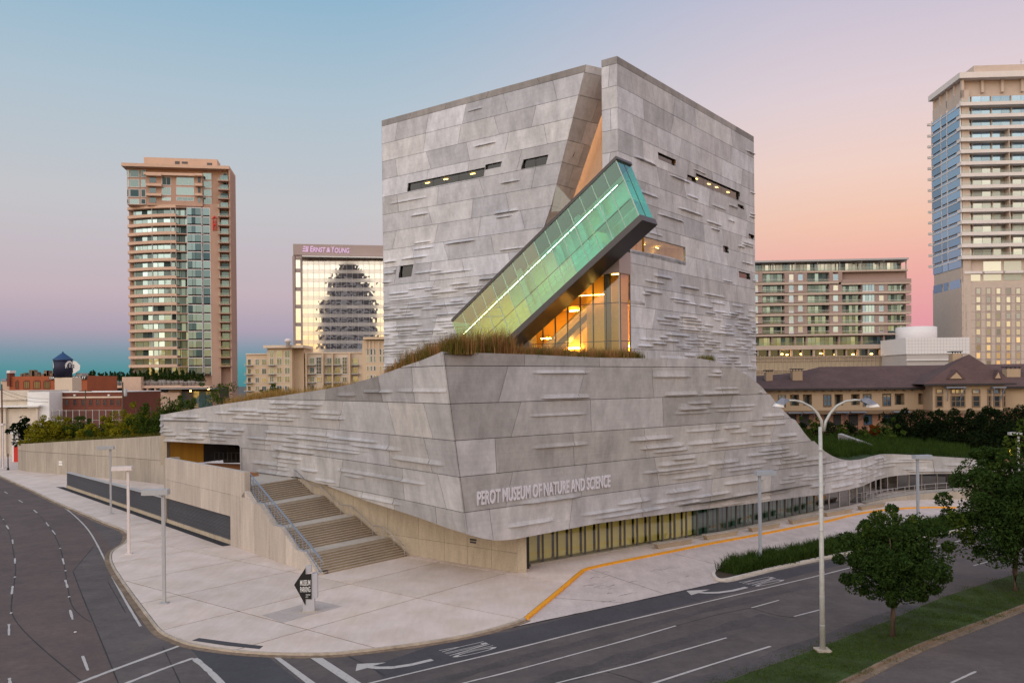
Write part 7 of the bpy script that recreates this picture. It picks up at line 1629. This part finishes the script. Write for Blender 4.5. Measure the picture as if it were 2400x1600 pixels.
# ---- hedge behind the retaining wall
hd = [(98, 990, 156, 3.4, 'leaf_yellow'), (130, 978, 158, 3.6, 'leaf_yellow'), (172, 976, 160, 4.2, 'leaf_mid'), (212, 996, 155, 3.6, 'leaf_yellow'), (250, 992, 155, 3.8, 'leaf_mid'), (288, 966, 150, 3.6, 'leaf_yellow'), (318, 956, 147, 3.6, 'leaf_yellow'), (352, 952, 142, 3.8, 'leaf_mid'), (396, 930, 139, 4.0, 'leaf_mid'), (448, 945, 136, 2.6, 'leaf_bright')]
hl_ = ['at the low end of the retaining wall', 'second from the low end of the wall', 'dark green and rounded below the brick workshop', 'with golden leaves below the chain-link fence', 'deep green below the fence posts', 'golden and broad right of the fence', 'tallest golden one below the garage steps', 'leafy green beside the tall dark one', 'tall and dark next to the museum canopy nose', 'bright and small above the museum canopy edge']
for i, ((px, py, Z, r, m), lb_) in enumerate(zip(hd, hl_)):
    c = P(px, py, Z); t_ = thing('large_shrub', 'bushy shrub behind the retaining wall, ' + lb_, 'shrub', (c.x, c.y, 0), 'shrubs behind the retaining wall')
    MB().tube([(c.x, c.y, -.2), (c.x + .1, c.y, c.z)], [.2, .08], 7).build('trunk', MT['bark'], t_); h = max(2.4, c.z * .36); crown('foliage', t_, MT[m], (c.x, c.y, c.z - h * .92), (r * 1.05, r * .9, h), 56, 120, .19, 200 + i)
mb = MB(); rg = random.Random(77)
for i in range(260): k = rg.random(); p = Vector(rwp[1]).lerp(Vector(rwp[4]), k); blades(mb, (p.x + rg.uniform(.8, 4), p.y + rg.uniform(.8, 3), lerp(4.6, 7.4, k)), 8, .9, .3, rg, .03, .6)
tag(mb.build('wall_grass', MT['reed_olive'], fix=False), 'rough grass along the top of the retaining wall', 'grass', kind='stuff')
bank = MB(); rp = [Vector(p) for p in rwp]
for (a, za), (b, zb) in zip(zip(rp, rwz), zip(rp[1:], rwz[1:])): bank.quad((a.x + .5, a.y + .6, za - .3), (b.x + .5, b.y + .6, zb - .3), (b.x + 10, b.y + 16, zb - .6), (a.x + 10, a.y + 16, za - .6))
tag(bank.build('planted_bank', MT['roof_green'], fix=False), kind='structure')
# ---- right: roof garden of the entrance wing, evergreens, path walls
gd = MB(); rimg = [SPR(UEND * (i / 40), tR(UEND * (i / 40)) - .12, -.25) for i in range(22, 41)]
for a, b in zip(rimg, rimg[1:]):
    a2, b2 = a + Vector((1, 9, .6)), b + Vector((1, 9, .6)); a3, b3 = a2 + Vector((2, 16, .3)), b2 + Vector((2, 16, .3)); gd.quad(a, b, b2, a2); gd.quad(a2, b2, b3, a3)
tag(gd.build('roof_garden', MT['meadow'], fix=False), kind='structure')
mb = MB(); rg = random.Random(55)
for i in range(2300):
    u = rg.uniform(50, UEND); k = rg.uniform(.8 if u > 66 else 2.5, 12) if rg.random() < .7 else rg.uniform(10, 22); q = SPR(u, tR(u), -.2); blades(mb, (q.x + k * .12, q.y + k, tR(u) - .15 + min(k, 9) * .066 + max(0, k - 9) * .02), 9, rg.uniform(.6, 1.1), .3, rg, .022, .5)
tag(mb.build('meadow_grass', MT['reed_green'], fix=False), 'tall green meadow grass on the roof of the entrance wing', 'grass', kind='stuff')
ev = [(1905, 1000, 140, 3.6), (1958, 1002, 138, 3.6), (2010, 1000, 141, 3.4), (2065, 1000, 137, 3.6), (2108, 985, 138, 4.2), (2150, 995, 133, 4.4), (2190, 985, 136, 4.6), (2232, 990, 130, 4.8), (2275, 985, 134, 5.0), (2318, 985, 128, 5.0), (2362, 975, 132, 5.4), (2400, 985, 126, 5.2)]
el = ['beside the porch posts', 'below the first brick windows', 'left of the orange shrub', 'right of the orange shrub', 'in front of the loggia at the pavilion corner', 'below the pavilion left window', 'below the wide pavilion window', 'under the small pavilion gable', 'under the pavilion right windows', 'left of the yellow globe lamp', 'tallest, near the end of the pavilion', 'behind the yellow globe lamp']
for i, ((px, py, Z, r), lb_) in enumerate(zip(ev, el)):
    c = P(px, py, Z); g0 = 6.2; t_ = thing('evergreen_tree', 'dark evergreen behind the roof garden, ' + lb_, 'tree', (c.x, c.y, g0 - 1), 'dark evergreens in front of the apartments'); MB().tube([(c.x, c.y, g0 - 1.5), (c.x, c.y, c.z)], [.2, .08], 7).build('trunk', MT['bark'], t_); crown('crown', t_, MT['leaf_deep'], (c.x, c.y, c.z - (3.1 if i < 4 else 2.5)), (r * 1.05, r * .8, 3.9 + (i % 3) * .4), 60, 100, .21, 300 + i)
for i, (px, py, Z, r, m, lb_) in enumerate(((2085, 1018, 128, 2.6, 'leaf_bright', 'rounded bright green shrub on the roof garden'), (2028, 1022, 130, 1.5, 'leaf_bright', 'small fresh green shrub beside the pale sloping wall'), (2046, 1006, 131, .9, 'leaf_orange', 'small orange-leaved shrub on the roof garden'), (1968, 1014, 131, 1.3, 'leaf_mid', 'low green shrub at the top of the pale sloping wall'), (1895, 1010, 128, 2.4, 'leaf_mid', 'grassy green shrub against the swooping museum wall'))):
    c = P(px, py, Z); t_ = thing('garden_shrub', lb_, 'shrub', (c.x, c.y, c.z - r)); MB().tube([(c.x, c.y, c.z - r * 1.6), (c.x, c.y, c.z)], .05, 6).build('stem', MT['bark'], t_); crown('foliage', t_, MT[m], tuple(c), (r * 1.1, r, r), 22, 60, .16, 400 + i)
m_ = MB(); A_, B_, C_ = P(1964, 1016, 122), P(2042, 1042, 116), P(1964, 1025, 126); m_.hexa([A_ - Vector((0, 0, 2.5)), B_ - Vector((0, 0, 1.2)), B_ + Vector((.5, .5, -1.2)), A_ + Vector((.9, .9, -2.5))], [A_, B_, B_ + Vector((.5, .5, 0)), A_ + Vector((.9, .9, 0))]); tag(m_.build('sloping_wall', MT['panel']), 'pale sloping concrete wall rising from the roof garden', 'wall')
c = P(2367, 1065, 118); gl_ = thing('globe_lamp', 'glowing yellow globe lamp in front of the dark evergreens', 'lamp', (c.x, c.y, c.z - 2.6)); MB().tube([(c.x, c.y, c.z - 3.4), (c.x, c.y, c.z - .3)], .05, 6).build('post', MT['dark'], gl_); MB().lathe((c.x, c.y, c.z - .35), [(.05, 0), (.30, .12), (.40, .4), (.25, .7), (.08, .95), (.03, 1.1)], 14).build('globe', emit('yellow globe', (1, .62, .05), 2.6), gl_, True)
# ---- the office tower that stands behind the viewpoint and shows in the mirror glass
sk = thing('skyscraper', 'dark stepped office tower mirrored in the glass of the office block', 'skyscraper', (88, -500, 0)); fsx = Fac((132, -500), (44, -500)); MT['sk_dark'] = M('dark granite tower', (.12, .11, .11), .5, .1); MT['sk_band'] = M('pale tower band', (.62, .58, .54), .7, .05)
for nm, a0, a1, z0, z1, d0, d1, m in (('shaft', 0, 88, -.3, 150, -40, 0, 'sk_dark'), ('shaft', 8, 76, 150, 185, -36, -1, 'sk_dark'), ('crown', 22, 64, 185, 203, -30, -4, 'sk_dark'), ('crown', 34, 54, 203, 214, -24, -8, 'sk_dark')): m_ = MB(); fsx.box(m_, a0, a1, z0, z1, d0, d1); m_.build(nm, MT[m], sk)
for k in range(14): z = 20 + k * 12; m_ = MB(); fsx.box(m_, 0 if z < 148 else 8, 88 if z < 148 else 76, z, z + 5.5, -1, .4 if z < 148 else -.6); m_.build('floor_band', MT['sk_band'], sk)
